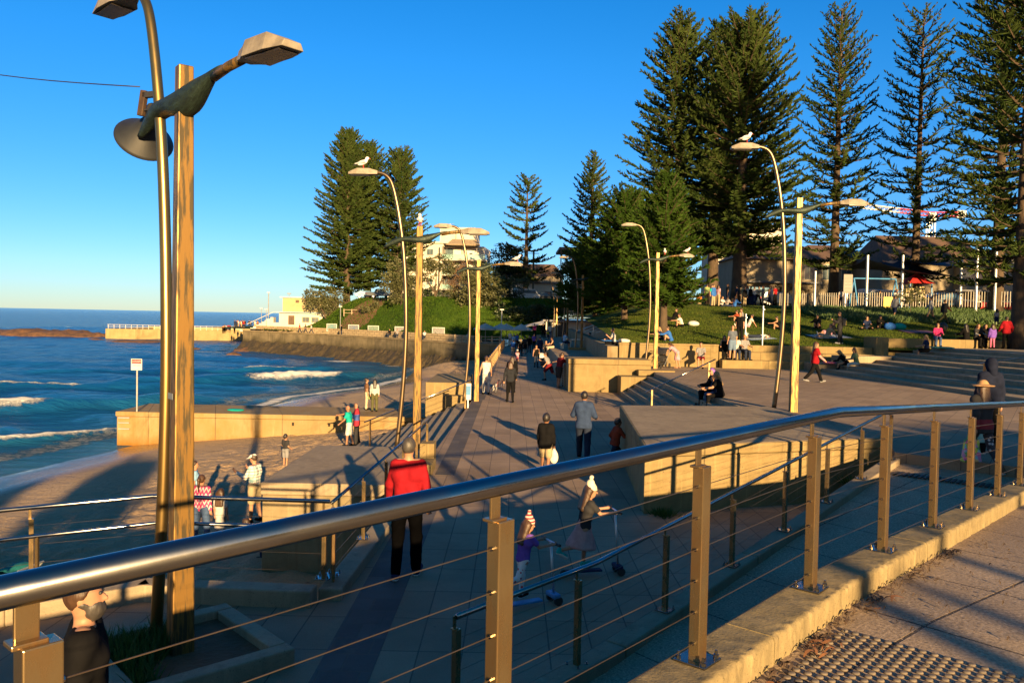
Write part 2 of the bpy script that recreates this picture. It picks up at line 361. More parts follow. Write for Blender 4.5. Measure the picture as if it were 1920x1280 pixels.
def spot(x, y, rx, ry, s):
    global foam
    foam = np.maximum(foam, s * np.exp(-(((WX - x) / rx) ** 2 + ((WY - y) / ry) ** 2)))
spot(-24, 113, 4, 4, .75); spot(-16, 106, 3, 3, .6); spot(-90, 215, 18, 8, .8); spot(-118, 205, 12, 5, .7); spot(-75, 170, 10, 3, .58); spot(-50, 132, 8, 2.5, .55)
ds = WX - shore_x(WY)                              # distance from the shoreline
foam = np.maximum(foam, .78 * np.exp(-((ds + 1.0 + 1.6 * (fbm(WX * 0, WY * .2, 3, 21) - .5)) / .9) ** 2) * (WY > 44))
foam = np.maximum(foam, .52 * np.exp(-((ds + 3.5) / 2.5) ** 2))
calm = npsm(-9, -1.5, ds)
hz *= (1 - .9 * calm)
WZZ = WZ + hz
me = arr_mesh('sea', np.stack([WX.ravel(), WY.ravel(), WZZ.ravel()], 1), grid_faces(len(wx), len(wy)))
a = me.attributes.new('foam', 'FLOAT', 'POINT'); a.data.foreach_set('value', foam.ravel().astype(np.float32))
a = me.attributes.new('shallow', 'FLOAT', 'POINT'); a.data.foreach_set('value', (.7 * npsm(-16, 0, ds)).ravel().astype(np.float32))
struct(link('sea', me, M['water'], smooth=True))
b = MB(); F_ = 16000
for (x0, y0, x1, y1) in ((-F_, Y1, F_, F_), (-F_, Y0, X0, Y1), (-F_, -400, X0, Y0), (X1, 240, F_, Y1)):
    b.quad((x0, y0, WZ), (x1, y0, WZ), (x1, y1, WZ), (x0, y1, WZ))
struct(b.build('ocean', M['water']))
# ---- beach
def sand_z(x, y):
    d = np.asarray(x) - shore_x(np.asarray(y))
    z = WZ + .03 + .085 * np.clip(d, -30, 16.5)
    z = z + 1.1 * npsm(80, 98, np.asarray(y)) * npsm(-15, -6, np.asarray(x))
    return np.where(d < 0, WZ + .03 + .13 * np.clip(d, -30, 0) + 1.1 * npsm(80, 98, np.asarray(y)) * npsm(-15, -6, np.asarray(x)), z)
def sand_mat():
    m, t, bs = newmat('sand'); geo = N(t, 'ShaderNodeNewGeometry'); pos = geo.outputs['Position']
    sx = t.nodes.new('ShaderNodeSeparateXYZ'); t.links.new(pos, sx.inputs[0])
    fine = noise(t, pos, 30, 5, .7); lumps = noise(t, pos, 2.6, 5, .65); big = noise(t, pos, .25, 5)
    dry = ramp(t, math_(t, 'ADD', math_(t, 'MULTIPLY', fine, .5), math_(t, 'MULTIPLY', big, .5)), [(.35, (.28, .185, .10)), (.65, (.43, .295, .165))])
    sea = noise(t, pos, .55, 4, .8)
    dry = mix(t, dry, (.06, .04, .025), ramp(t, sea, [(.66, (0, 0, 0)), (.72, (.85, .85, .85))]))
    wet = t.nodes.new('ShaderNodeMapRange'); t.links.new(math_(t, 'ADD', sx.outputs[2], math_(t, 'MULTIPLY', big, .35)), wet.inputs[0])
    wet.inputs[1].default_value = -2.72; wet.inputs[2].default_value = -3.12
    t.links.new(mix(t, dry, (.15, .092, .045), wet.outputs[0]), bs.inputs['Base Color'])
    rr = t.nodes.new('ShaderNodeMapRange'); t.links.new(wet.outputs[0], rr.inputs[0]); rr.inputs[3].default_value = .95; rr.inputs[4].default_value = .16
    wr_ = t.nodes.new('ShaderNodeMapRange'); t.links.new(sx.outputs[2], wr_.inputs[0]); wr_.inputs[1].default_value = -2.98; wr_.inputs[2].default_value = -3.12; wr_.inputs[3].default_value = 1.0; wr_.inputs[4].default_value = .30
    t.links.new(math_(t, 'MULTIPLY', rr.outputs[0], wr_.outputs[0]), bs.inputs['Roughness']); bs.inputs['Specular IOR Level'].default_value = .6
    amt = math_(t, 'SUBTRACT', 1.0, wet.outputs[0])
    h = math_(t, 'MULTIPLY', math_(t, 'ADD', lumps, math_(t, 'MULTIPLY', fine, .15)), math_(t, 'ADD', amt, .02))
    bump(t, bs, h, 1.0, .22)
    return m
M['sand'] = sand_mat()
sx_ = np.concatenate([np.linspace(-60, -26, 40)[:-1], np.linspace(-26, -1.0, 210)]); sy_ = np.concatenate([np.linspace(-8, 46, 400)[:-1], np.linspace(46, 125, 120)])
SX, SY = grid(sx_, sy_); SZ = sand_z(SX, SY)
dry = npsm(-2.9, -2.4, SZ)
SZ = SZ + dry * (.16 * (fbm(SX * 1.7, SY * 1.7, 3, 31) - .45) + .17 * (fbm(SX * 3.2, SY * 3.2, 2, 33) - .4) + .25 * (fbm(SX * .3, SY * .3, 2, 35) - .4))
struct(link('beach', arr_mesh('beach', np.stack([SX.ravel(), SY.ravel(), SZ.ravel()], 1), grid_faces(len(sx_), len(sy_))), M['sand'], smooth=True))
# ---- promenade at z = 0
left_edge = [(-9, -8), (-9, 6.2), (-8, 6.9), (-5.6, 8.75), (-4.4, 9.62), (-2.28, 9.5), (-2.02, 16), (-1.9, 21), (-1.6, 33), (-1.5, 41), (-.9, 94)]
b = MB(); b.prism(left_edge + [(2, 125), (45, 125), (45, -8)], -4.5, 0.0)
struct(b.build('promenade', M['pavers']))
# the dark stone strip along the promenade and a kerb edging, 4 mm proud sheets
b = MB()
for y0, y1, x0, x1 in ((3.5, 16, -1.85, -1.3), (17.2, 33, -1.62, -1.2), (33, 60, -1.42, -1.1)):
    b.prism([(x0, y0), (x1, y0), (x1 + .03, y1), (x0 + .03, y1)], .0, .004)
struct(b.build('paving_strip', M['dark_pavers']))
# ---- plaza at z = 1.05
PZ = 1.05
b = MB(); b.prism([(6.62, 21.6), (8.2, 17.4), WP(14.0, 2.6), WP(14.0, -8), (45, 9), (45, 60), (30, 46), (5.4, 46), (7.5, 125), (3.6, 125), (2.75, 38.5), (6.62, 38.5)], -.2, PZ)
struct(b.build('plaza', M['plaza']))
# ---- ramp from the promenade up to the plaza
b = MB(); ss = [-4, 2, 4.3, 6, 8, 10, 12, 14, 16.2]
poly = [WP(s, 2.45) for s in ss] + [WP(s, .1) for s in reversed(ss)]
zz = [ramp_z(s) + .006 for s in ss]; zz = zz + zz[::-1]
for i in range(len(ss) - 1):
    b.prism([WP(ss[i], 2.47), WP(ss[i + 1], 2.47), WP(ss[i + 1], .12), WP(ss[i], .12)], -.3, [zz[i], zz[i + 1], zz[i + 1], zz[i]])
struct(b.build('ramp', M['aggregate']))
# ---- upper walkway the camera stands on, and its outer wall
b = MB(); ss = [-9, 3.3, 6, 9, 12, 14.2]
for i in range(len(ss) - 1):
    za, zb = walk_z(ss[i]), walk_z(ss[i + 1])
    b.prism([WP(ss[i], .12), WP(ss[i + 1], .12), WP(ss[i + 1], -9), WP(ss[i], -9)], -.3, [za, zb, zb, za])
struct(b.build('walkway', M['aggregate']))
# ---- hill and lawn terrain
HBX, HBY = [-60, -48, -31, -20, -12, -8, 6, 16, 17], [156, 148, 136, 124, 113, 112, 112, 112, 104]
def terrain_z(x, y):
    x = np.asarray(x, float); y = np.asarray(y, float)
    hill = .35 + 6.0 * npsm(0, 13, y - np.interp(x, HBX, HBY)) * npsm(-42, -27, x)
    lawn = np.where(y < 66, 2.12 + (y - 42.5) * .117, 4.87 + .012 * (y - 66))
    k = npsm(5.4, 13, x)
    lawn = 2.1 + (lawn - 2.1) * (.45 + .55 * k) + .12 * (fbm(x * .12, y * .12, 3, 41) - .45) * npsm(43, 47, y)
    t = npsm(100, 124, y)
    return np.where(x > 5.4, np.maximum(lawn * (1 - t) + np.maximum(lawn, hill) * t, np.where(y > 112, hill, 0)), hill)
def grass_mat(name, c1, c2, c3, sc=1.2):
    m, t, bs = newmat(name); geo = N(t, 'ShaderNodeNewGeometry'); pos = geo.outputs['Position']
    base = ramp(t, noise(t, pos, sc, 8, .7), [(.3, c1), (.5, c2), (.72, c3)])
    base = mix(t, base, tuple(x * .4 for x in c1), ramp(t, noise(t, pos, 22, 4, .7), [(.45, (0, 0, 0)), (.65, (.8, .8, .8))]))
    t.links.new(base, bs.inputs['Base Color']); bs.inputs['Roughness'].default_value = .9; bs.inputs['Specular IOR Level'].default_value = .1
    bump(t, bs, noise(t, pos, 14, 5, .75), 1.0, .08)
    return m
M['lawn'] = grass_mat('lawn_turf', (.035, .06, .008), (.075, .11, .014), (.15, .15, .035), .5)
M['hill'] = grass_mat('hillside_turf', (.02, .045, .005), (.04, .08, .008), (.06, .10, .012), .35)
M['earth'] = pm('bare_earth', (.15, .075, .035), (.09, .045, .02), 3, .95, 0, .6, 12, .05)
M['blade'] = pm('grass_blade', (.04, .075, .008), (.09, .11, .02), .7, .8, 0, trans=.3, spec=.1)
M['blade_hill'] = pm('hill_grass_blade', (.03, .075, .006), (.06, .10, .012), .5, .8, 0, trans=.35, spec=.1)
M['cover'] = pm('ground_cover_leaf', (.05, .10, .025), (.10, .16, .06), 1.2, .6, 0, trans=.25)
tx = np.arange(-60, 90, 1.1); ty = np.arange(42.4, 262, 1.1)
TX, TY = grid(tx, ty); TZ = terrain_z(TX, TY); Fq = grid_faces(len(tx), len(ty))
cx = TX.ravel()[Fq].mean(1); cy = TY.ravel()[Fq].mean(1)
ok = ((cx > 6.0 + .018 * (cy - 42)) & ~((cx < 16.3) & (cy > 97) & (cy < 111.3))) | (cy > np.interp(cx, HBX, HBY) - .3)
hillm = (cy > 100) & (cx < 20)
P3 = np.stack([TX.ravel(), TY.ravel(), TZ.ravel()], 1)
def sub(name, mask, mat):
    F = Fq[mask]; u, inv = np.unique(F, return_inverse=True)
    return struct(link(name, arr_mesh(name, P3[u], inv.reshape(F.shape)), mat, smooth=True))
sub('lawn', ok & ~hillm, M['lawn']); sub('hill', ok & hillm, M['hill'])
def blades(name, pts, h0, h1, wd, mat, lean=.35, seed=1):
    r = np.random.default_rng(seed); n = len(pts); a = r.uniform(0, 2 * np.pi, n); h = r.uniform(h0, h1, n); l = r.normal(0, lean, (n, 2)) * h[:, None]
    dx = np.stack([np.cos(a), np.sin(a), 0 * a], 1) * (wd * r.uniform(.6, 1.3, n))[:, None]
    top = pts + np.stack([l[:, 0], l[:, 1], h], 1)
    V = np.stack([pts - dx, pts + dx, top], 1).reshape(-1, 3)
    return tag(link(name, arr_mesh(name, V, np.arange(3 * n).reshape(-1, 3)), mat), kind='stuff')
def scat(n, x0, x1, y0, y1, f=None, seed=2, dens=None):
    r = np.random.default_rng(seed); x = r.uniform(x0, x1, n); y = y0 + (y1 - y0) * r.uniform(0, 1, n) ** (dens or 1)
    if f is not None: k = f(x, y); x, y = x[k], y[k]
    return np.stack([x, y, terrain_z(x, y) - .01], 1)
o = blades('grass', scat(70000, 6.5, 34, 42.8, 64, lambda x, y: x < 3 + y * .62, 3, 1.3), .04, .11, .022, M['blade'])
tag(o, 'short sunlit lawn grass where people sit on the slope', 'grass')
o = blades('hill_grass', scat(60000, -46, 16, 112, 150, lambda x, y: (y > np.interp(x, HBX, HBY)) & (y < np.interp(x, HBX, HBY) + 15), 4), .10, .32, .10, M['blade_hill'])
tag(o, 'long bright green grass on the bank behind the sea wall', 'grass')
o = blades('ground_cover', scat(26000, 22, 44, 55.5, 63.5, lambda x, y: x < 3 + y * .68, 5), .12, .5, .09, M['cover'], .6)
tag(o, 'leafy pale green ground cover in front of the playground fence', 'ground cover')
# bare earth patch at the hill top and road behind
# ================================================================ CONCRETE, STEPS, WALLS
def solid(name, label, cat, boxes, mat, bev=.02, group=None):
    b = MB()
    for q in boxes:
        if len(q) == 6: b.bb(*q)
        else: b.prism(*q)
    return tag(b.build(name, mat, bevel=bev), label, cat, group)
# outer kerb of the walkway: cast lengths with open joints
def kerb(name, label, s0, s1, o0, o1, zf, h, seg, mat, bev=.03, down=.25):
    t = thing(name, label, 'kerb', (*WP(s0, (o0 + o1) / 2), 0)); ox, oy = WP(s0, (o0 + o1) / 2)
    n = max(1, round((s1 - s0) / seg))
    for i in range(n):
        a = s0 + (s1 - s0) * i / n + .006; c = s0 + (s1 - s0) * (i + 1) / n - .006
        b = MB(); P4 = [WP(a, o1), WP(c, o1), WP(c, o0), WP(a, o0)]; P4 = [(p[0] - ox, p[1] - oy) for p in P4]
        za, zc = zf(a), zf(c)
        b.prism(P4, [za - down, zc - down, zc - down, za - down], [za + h, zc + h, zc + h, za + h])
        b.build('kerb_stone', mat, t, bevel=bev)
    return t
M['kerb'] = concrete('rough_kerb_concrete', (.27, .21, .11), (.17, .135, .07), stain=(.06, .05, .03), sc=2.2, spots=False)
kerb('ramp_kerb', 'low grey kerb beside the ramp under the inner handrail', 1.6, 13.9, 2.47, 2.72, ramp_z, .12, 3.1, M['concrete_top'], .02)
def rough_kerb(name, label, s0, s1, o0, o1, zf, h, seg, mat, down=2.0):
    """kerb stones with a worn, uneven surface and rounded arris"""
    t = thing(name, label, 'kerb', (*WP(s0, 0), 0)); ox, oy = WP(s0, 0); n = max(1, round((s1 - s0) / seg)); w_ = o1 - o0; cs = []
    for k in range(9): cs.append((o0, -.2 + (h + .2 - .03) * k / 8, -1, 0))
    for k in range(1, 6): a = math.pi / 2 * k / 5; cs.append((o0 + .03 - .03 * math.cos(a), h - .03 + .03 * math.sin(a), -math.cos(a), math.sin(a)))
    for k in range(1, 13): cs.append((o0 + .03 + (w_ - .06) * k / 12, h, 0, 1))
    for k in range(1, 5): a = math.pi / 2 * k / 4; cs.append((o1 - .03 + .03 * math.sin(a), h - .03 + .03 * math.cos(a), math.sin(a), math.cos(a)))
    cs.append((o1, h - .2, 1, 0)); cs.append((o1, -down, 1, 0)); cs.append((o0, -down, -1, 0)); C_ = np.array(cs); m_ = len(cs)
    for i in range(n):
        a = s0 + (s1 - s0) * i / n + .006; c = s0 + (s1 - s0) * (i + 1) / n - .006; near_ = -1 < (a + c) / 2 < 9; k_ = 190 if near_ else 24; S_v = np.linspace(a, c, k_)
        SS, OO = np.meshgrid(S_v, np.arange(m_), indexing='ij'); o_ = C_[OO, 0]; z_ = C_[OO, 1]; v_ = o_ * 1.0 + z_; amp = .012 * (C_[OO, 2] < 0) + .004
        dsp = amp * (fbm(SS * 26, v_ * 30, 3, 61) - .45) * 1.4 + .010 * (fbm(SS * 5, v_ * 6, 2, 67) - .45) * (C_[OO, 2] <= 0); dsp -= .012 * np.clip(fbm(SS * 14, v_ * 14, 2, 71) - .55, 0, 1) * 3 * (np.abs(C_[OO, 2] * C_[OO, 3]) > .1)
        dsp = np.where(z_ < -.15, 0, dsp); dsp[0] = 0; dsp[-1] = 0
        o_ = o_ + dsp * C_[OO, 2]; z_ = z_ + dsp * C_[OO, 3] + np.vectorize(zf)(SS)
        Xk, Yk = -.03 + .66 * SS - .75 * o_, 2.74 + .75 * SS + .66 * o_; V = np.stack([Xk.ravel() - ox, Yk.ravel() - oy, z_.ravel()], 1); F = []
        for q in range(k_ - 1): F += [(q * m_ + j, q * m_ + (j + 1) % m_, (q + 1) * m_ + (j + 1) % m_, (q + 1) * m_ + j) for j in range(m_)]
        me = bpy.data.meshes.new('kerb_stone'); me.from_pydata([tuple(x) for x in V], [], F + [tuple(range(m_ - 1, -1, -1)), tuple((k_ - 1) * m_ + j for j in range(m_))]); link('kerb_stone', me, mat, t, True, auto=50)
    return t
rough_kerb('walkway_kerb', 'rough sandy concrete kerb carrying the near steel railing', -7, 14, -.16, .14, walk_z, .15, 3.0, M['kerb'])
# big block
BA, BC, BE, BF, BB_ = (2.40, 14.1), (7.35, 15.7), (7.7, 16.3), (6.9, 21.3), (2.87, 20.9)
t = thing('concrete_block', 'large wedge shaped concrete block with sunlit face behind the railings', 'concrete block', (4.8, 17.5, 0))
b = MB(); b.prism([(p[0] - 4.8, p[1] - 17.5) for p in (BA, BC, BE, BF, BB_)], -.3, 1.0); b.build('wall_face', M['concrete'], t, bevel=.025)
b = MB(); cxy = (4.8, 17.6); b.prism([(p[0] - 4.8 + (p[0] - cxy[0]) * .004, p[1] - 17.5 + (p[1] - cxy[1]) * .004) for p in (BA, BC, BE, BF, BB_)], 1.006, 1.2); b.build('capping', M['concrete'], t, bevel=.025)
b = MB(); b.prism([(p[0] - 4.8 - (p[0] - cxy[0]) * .02, p[1] - 17.5 - (p[1] - cxy[1]) * .02) for p in (BA, BC, BE, BF, BB_)], 1.19, 1.205); b.build('top_surface', M['concrete_top'], t)
# block beside the promenade further off
t = thing('concrete_block', 'sunlit concrete block beside the promenade bin and lamp', 'concrete block', (4.65, 38.6, 0))
b = MB(); b.bb(-1.95, -1.0, -.2, 1.95, 1.0, 1.3); b.build('wall_face', M['concrete'], t, bevel=.03)
b = MB(); b.bb(-1.97, -1.02, 1.306, 1.97, 1.02, 1.56); b.build('capping', M['concrete'], t, bevel=.03)
o = solid('step_end_wall', 'stepped concrete end wall with peeling paint at the plaza steps', 'wall', [(5.0, 36.25, -.2, 7.6, 37.4, .85), (5.9, 36.9, .86, 7.6, 37.5, 1.12)], M['concrete'])
# painted flakes on it
pf = MB(); rr = random.Random(3)
for k in range(70):
    x = 5.1 + 2.3 * rr.random() ** .8; z = .12 + .75 * rr.random()
    if z > .15 + (x - 5.0) * .36: continue
    pf.box((x, 36.247, z), (.03 + .10 * rr.random(), .006, .02 + .05 * rr.random()))
fl = pf.build('paint_flake', pm('pale_mosaic', (.75, .68, .60), (.35, .12, .12), 30, .6), o)
# landing, steps to the beach and the block at their far end
t = thing('landing', 'concrete landing with dark stained face above the sand', 'landing', (-3.6, 18.4, 0))
b = MB(); b.bb(-1.42, -2.3, -3.4, 1.6, 2.35, -.25); b.build('wall_face', M['concrete_old'], t, bevel=.02)
b = MB(); b.bb(-1.45, -2.33, -.244, 1.66, 2.4, .006); b.build('top_slab', M['concrete_top'], t, bevel=.025)
t = thing('beach_steps', 'wide concrete steps going down from the promenade to the sand', 'steps', (-1.85, 27, 0))
for i in range(11):
    b = MB(); b.bb(-.40 * (i + 1), -6.1, -3.6, -.40 * i, 6.1, -.17 * (i + 1)); b.build('step', M['concrete_top'], t, bevel=.012)
t = thing('concrete_block', 'squat concrete block at the far end of the beach steps', 'concrete block', (-2.65, 36.2, 0))
b = MB(); b.bb(-1.0, -2.3, -3.2, .75, 3.0, .62); b.build('wall_face', M['concrete'], t, bevel=.03)
b = MB(); b.bb(-.1, -2.9, -3.0, .75, -2.31, .12); b.build('lower_block', M['concrete'], t, bevel=.03)
# small pedestal at the lamp by the steps
solid('pedestal', 'small concrete pedestal at the foot of the beach stair handrail', 'pedestal', [(-2.05, 18.0, 0.0, -1.72, 18.5, .55), (-2.1, 17.2, 0.0, -1.68, 17.99, .22)], M['concrete'], .02)
# groyne
t = thing('groyne', 'rust stained concrete groyne running from the beach into the surf', 'sea wall', (-12, 41.2, -3))
b = MB(); b.bb(-7.6, -1.7, -3, 8.0, 1.9, 1.15); b.build('wall_face', M['concrete_rust'], t, bevel=.04)
b = MB(); b.bb(-7.65, -1.75, 1.156, 8.0, 1.95, 1.4); b.build('capping', M['concrete_rust'], t, bevel=.04)
tg = M['concrete_rust'].node_tree; gg_ = tg.nodes.new('ShaderNodeTexCoord'); sg_ = tg.nodes.new('ShaderNodeSeparateXYZ'); tg.links.new(gg_.outputs['Object'], sg_.inputs[0]); bg_ = tg.nodes['Principled BSDF']; og_ = bg_.inputs['Base Color'].links[0].from_socket
hg_ = math_(tg, 'ADD', sg_.outputs[2], math_(tg, 'MULTIPLY', noise(tg, coords(tg, 'Object', (1, 1, .5)), 1.2, 6, .65), 1.1)); mg_ = tg.nodes.new('ShaderNodeMapRange'); tg.links.new(hg_, mg_.inputs[0]); mg_.inputs[1].default_value = .85; mg_.inputs[2].default_value = .2
tg.links.new(mix(tg, og_, (.19, .085, .012), mg_.outputs[0]), bg_.inputs['Base Color'])
b = MB()
for z in (.55, .85, 1.1): b.box((-7.2, -1.78, z), (.55, .05, .05))
b.build('ladder_rung', M['galv'], t)
b = MB()
for x in (1.2, 3.0, 3.25): b.box((x, -1.775, .95), (.10, .04, .16))
b.build('iron_bracket', M['lens'], t)
# plaza steps down to the promenade
t = thing('plaza_steps', 'grey concrete steps between the promenade and the plaza', 'steps', (5.0, 29, 0))
for i in range(6):
    b = MB(); b.bb(.30 * i, -7.35, -.1, 1.612, 7.25, .175 * (i + 1) - (.006 if i == 5 else 0)); b.build('step', M['concrete_top'], t, bevel=.012)
# amphitheatre steps
t = thing('amphitheatre_steps', 'broad terrace of long low concrete steps facing the plaza', 'steps', (15.5, 32.5, PZ))
for i in range(8):
    b = MB(); b.prism([(.95 * i, 9.6), (.95 * i + .25 * i * 0, 3), (.95 * i + .9, -9), (.95 * i + 3.5, -14), (22, -14), (22, 9.6)], -.3, .155 * (i + 1)); b.build('step', M['concrete_top'], t, bevel=.015)
# seat ledges and retaining wall before the lawn
t = thing('retaining_wall', 'sunlit concrete retaining wall below the lawn with the pram in front', 'wall', (5.6, 41.6, PZ))
b = MB(); b.bb(0, 0, -.3, 5.2, .45, 1.1); b.build('wall_face', M['concrete'], t, bevel=.02)
b = MB(); b.bb(-.02, -.02, 1.103, 5.22, .5, 1.2); b.build('capping', M['concrete'], t, bevel=.02)
t = thing('seat_ledges', 'two tiers of concrete seat ledges along the lawn edge', 'steps', (10.85, 41.0, PZ))
b = MB(); b.bb(0, 0, -.3, 8.3, 1.2, .42); b.build('ledge', M['concrete'], t, bevel=.02)
b = MB(); b.bb(0, .62, -.3, 8.3, 1.75, .82); b.build('ledge', M['concrete'], t, bevel=.02)
b = MB(); b.bb(0, 1.25, -.3, 8.3, 1.8, 1.17); b.build('back_wall', M['concrete'], t, bevel=.02)
b = MB(); b.bb(4.2, -1.2, -.3, 7.6, -.01, .40); b.bb(5.6, -.9, .41, 8.3, -.01, .8); b.build('seat_block', M['concrete_top'], t, bevel=.02)
solid('low_wall', 'low concrete wall at the top of the terrace where people sit', 'wall', [(19.9, 43.1, 1.0, 36, 43.5, 2.72), (19.2, 42.0, 1.0, 19.88, 43.5, 2.78)], M['concrete'])
# stone wall along the raised path going back
solid('stone_wall', 'dark stone wall along the back of the raised path', 'wall', [([(5.0, 41.7), (5.55, 41.7), (7.5, 100), (6.95, 100)], .9, [2.05, 2.05, 2.2, 2.2])], M['concrete_old'])
solid('ledge_wall', 'low ledge wall dividing the promenade from the raised path', 'wall', [([(2.62, 39.7), (2.86, 39.7), (3.75, 108), (3.5, 108)], -.1, 1.16)], M['concrete_top'])
# far curved sea wall with its path and the block-work wall behind it
SWX = [-1.0, -5, -11, -20, -31, -48]; SWY = [94, 96, 104, 116, 128, 142]
def wall_strip(x, off): return [(xx, yy + off) for xx, yy in zip(SWX, SWY)]
t = thing('sea_wall', 'weathered curved sea wall below the green bank', 'sea wall', (0, 0, 0))
m_sw = concrete('sea_wall_stone', (.21, .17, .10), (.07, .06, .035), stain=(.06, .055, .03), sc=.22, spots=False)
tn = m_sw.node_tree; geo_ = N(tn, 'ShaderNodeNewGeometry'); sxx = tn.nodes.new('ShaderNodeSeparateXYZ'); tn.links.new(geo_.outputs['Position'], sxx.inputs[0]); bsn = tn.nodes['Principled BSDF']; old = bsn.inputs['Base Color'].links[0].from_socket
hgt = math_(tn, 'ADD', sxx.outputs[2], math_(tn, 'MULTIPLY', noise(tn, geo_.outputs['Position'], .35, 5, .6), 2.4)); mrn = tn.nodes.new('ShaderNodeMapRange'); tn.links.new(hgt, mrn.inputs[0]); mrn.inputs[1].default_value = .35; mrn.inputs[2].default_value = -.7
tn.links.new(mix(tn, old, (.035, .030, .014), mrn.outputs[0]), bsn.inputs['Base Color'])
b = MB(); b.prism(wall_strip(0, 0) + [(-49, 158), (-31, 144), (-12, 122), (-1, 118)], -4.5, .05); b.build('wall_face', m_sw, t)
b = MB()
for i in range(5):
    (xa, ya), (xb, yb) = (SWX[i], SWY[i]), (SWX[i + 1], SWY[i + 1])
    b.prism([(xa, ya - .15), (xb, yb - .15), (xb, yb + .7), (xa, ya + .7)], .054, .28)
b.build('capping', M['concrete_old'], t)
pu = np.linspace(0, 1, 260); pv = np.linspace(0, 1, 14); PU, PV = np.meshgrid(pu, pv, indexing='ij'); axx = np.interp(PU, np.linspace(0, 1, 5), SWX[1:][::1] if len(SWX) == 6 else SWX); ayy = np.interp(axx[:, 0][:, None] + 0 * PV, SWX[::-1], SWY[::-1])
wd_ = 1.2 + 4.5 * fbm(PU * 26, PU * 0, 3, 91); AX = axx - PV * wd_ * .55; AY = ayy - .05 - PV * wd_ * .85; AZ = -1.55 - 2.1 * PV ** .8 + .9 * (fbm(PU * 90, PV * 3, 4, 92) - .5)
tag(link('rock_apron', arr_mesh('rock_apron', np.stack([AX.ravel(), AY.ravel(), AZ.ravel()], 1), grid_faces(260, 14)), pm('algae_rock', (.060, .042, .018), (.022, .018, .009), .9, .8, 0, 1.0, 3, .3)), 'dark weedy rocks piled along the foot of the curved sea wall', 'rocks')
m, tt, bs = newmat('block_stone'); bk = N(tt, 'ShaderNodeTexBrick'); co = coords(tt, 'Object')
geo_map = tt.nodes.new('ShaderNodeSeparateXYZ'); tt.links.new(co, geo_map.inputs[0]); cmb = tt.nodes.new('ShaderNodeCombineXYZ'); tt.links.new(geo_map.outputs[0], cmb.inputs[0]); tt.links.new(geo_map.outputs[2], cmb.inputs[1])
tt.links.new(cmb.outputs[0], bk.inputs['Vector']); bk.inputs['Scale'].default_value = 1.0; bk.inputs['Brick Width'].default_value = .9; bk.inputs['Row Height'].default_value = .34; bk.inputs['Mortar Size'].default_value = .03
bk.inputs['Color1'].default_value = (.40, .31, .18, 1); bk.inputs['Color2'].default_value = (.30, .23, .13, 1); bk.inputs['Mortar'].default_value = (.10, .08, .05, 1)
tt.links.new(bk.outputs['Color'], bs.inputs['Base Color']); bs.inputs['Roughness'].default_value = .9
M['block_stone'] = m
b = MB()
for i in range(1, 5):
    (xa, ya), (xb, yb) = (SWX[i], SWY[i]), (SWX[i + 1], SWY[i + 1])
    b.prism([(xa, ya + 7.2), (xb, yb + 7.2), (xb, yb + 7.7), (xa, ya + 7.7)], .0, 1.0)
tag(b.build('garden_wall', M['block_stone']), 'long low wall of sandstone blocks at the foot of the green bank', 'wall')
# kerb under the left hand railing
kl = [(-8, 6.9), (-5.6, 8.75), (-4.4, 9.62), (-2.28, 9.5), (-2.02, 15.9)]
t = thing('beach_kerb', 'concrete kerb turning a corner under the beach side railing', 'kerb', (-4.4, 9.62, 0))
for i in range(4):
    p, q = Vector((*kl[i], 0)), Vector((*kl[i + 1], 0)); d = (q - p).normalized(); n_ = Vector((-d.y, d.x, 0))
    b = MB(); oo = Vector((-4.4, 9.62, 0)); P4 = [p + d * .004, q - d * .004, q - d * .004 - n_ * .28, p + d * .004 - n_ * .28]
    b.prism([((v - oo).x, (v - oo).y) for v in P4], -2.6, .2 if i < 3 else .14); b.build('kerb_stone', M['concrete_top'], t, bevel=.02)
# planter at the near lamp
t = thing('planter', 'square kerbed planter with green tufts round the near lamp post', 'planter', (-3.2, 7.75, 0), .75)
b = MB()
for x, y, sx, sy in ((0, -.72, 1.6, .18), (0, .72, 1.6, .18), (-.71, 0, .18, 1.25), (.71, 0, .18, 1.25)): b.box((x, y, .09), (sx, sy, .18))
b.build('planter_kerb', M['concrete_top'], t, bevel=.015)
b = MB(); b.box((0, 0, .05), (1.26, 1.26, .08)); b.build('soil', M['earth'], t)
r = np.random.default_rng(5); p = r.uniform(-.6, .6, (2600, 3)); p[:, 2] = .08; p = p[(p[:, 0] < -.12 + .3 * np.sin(p[:, 1] * 4))]
a = r.uniform(0, 6.28, len(p)); h = r.uniform(.08, .26, len(p)); dx = np.stack([np.cos(a), np.sin(a), 0 * a], 1) * .012
V = np.stack([p - dx, p + dx, p + np.stack([r.normal(0, .07, len(p)), r.normal(0, .07, len(p)), h], 1)], 1).reshape(-1, 3)
tag(link('tuft', arr_mesh('tuft', V, np.arange(len(V)).reshape(-1, 3)), pm('tuft_green', (.022, .07, .006), (.045, .09, .012), 9, .7, trans=.2), t), kind='stuff')
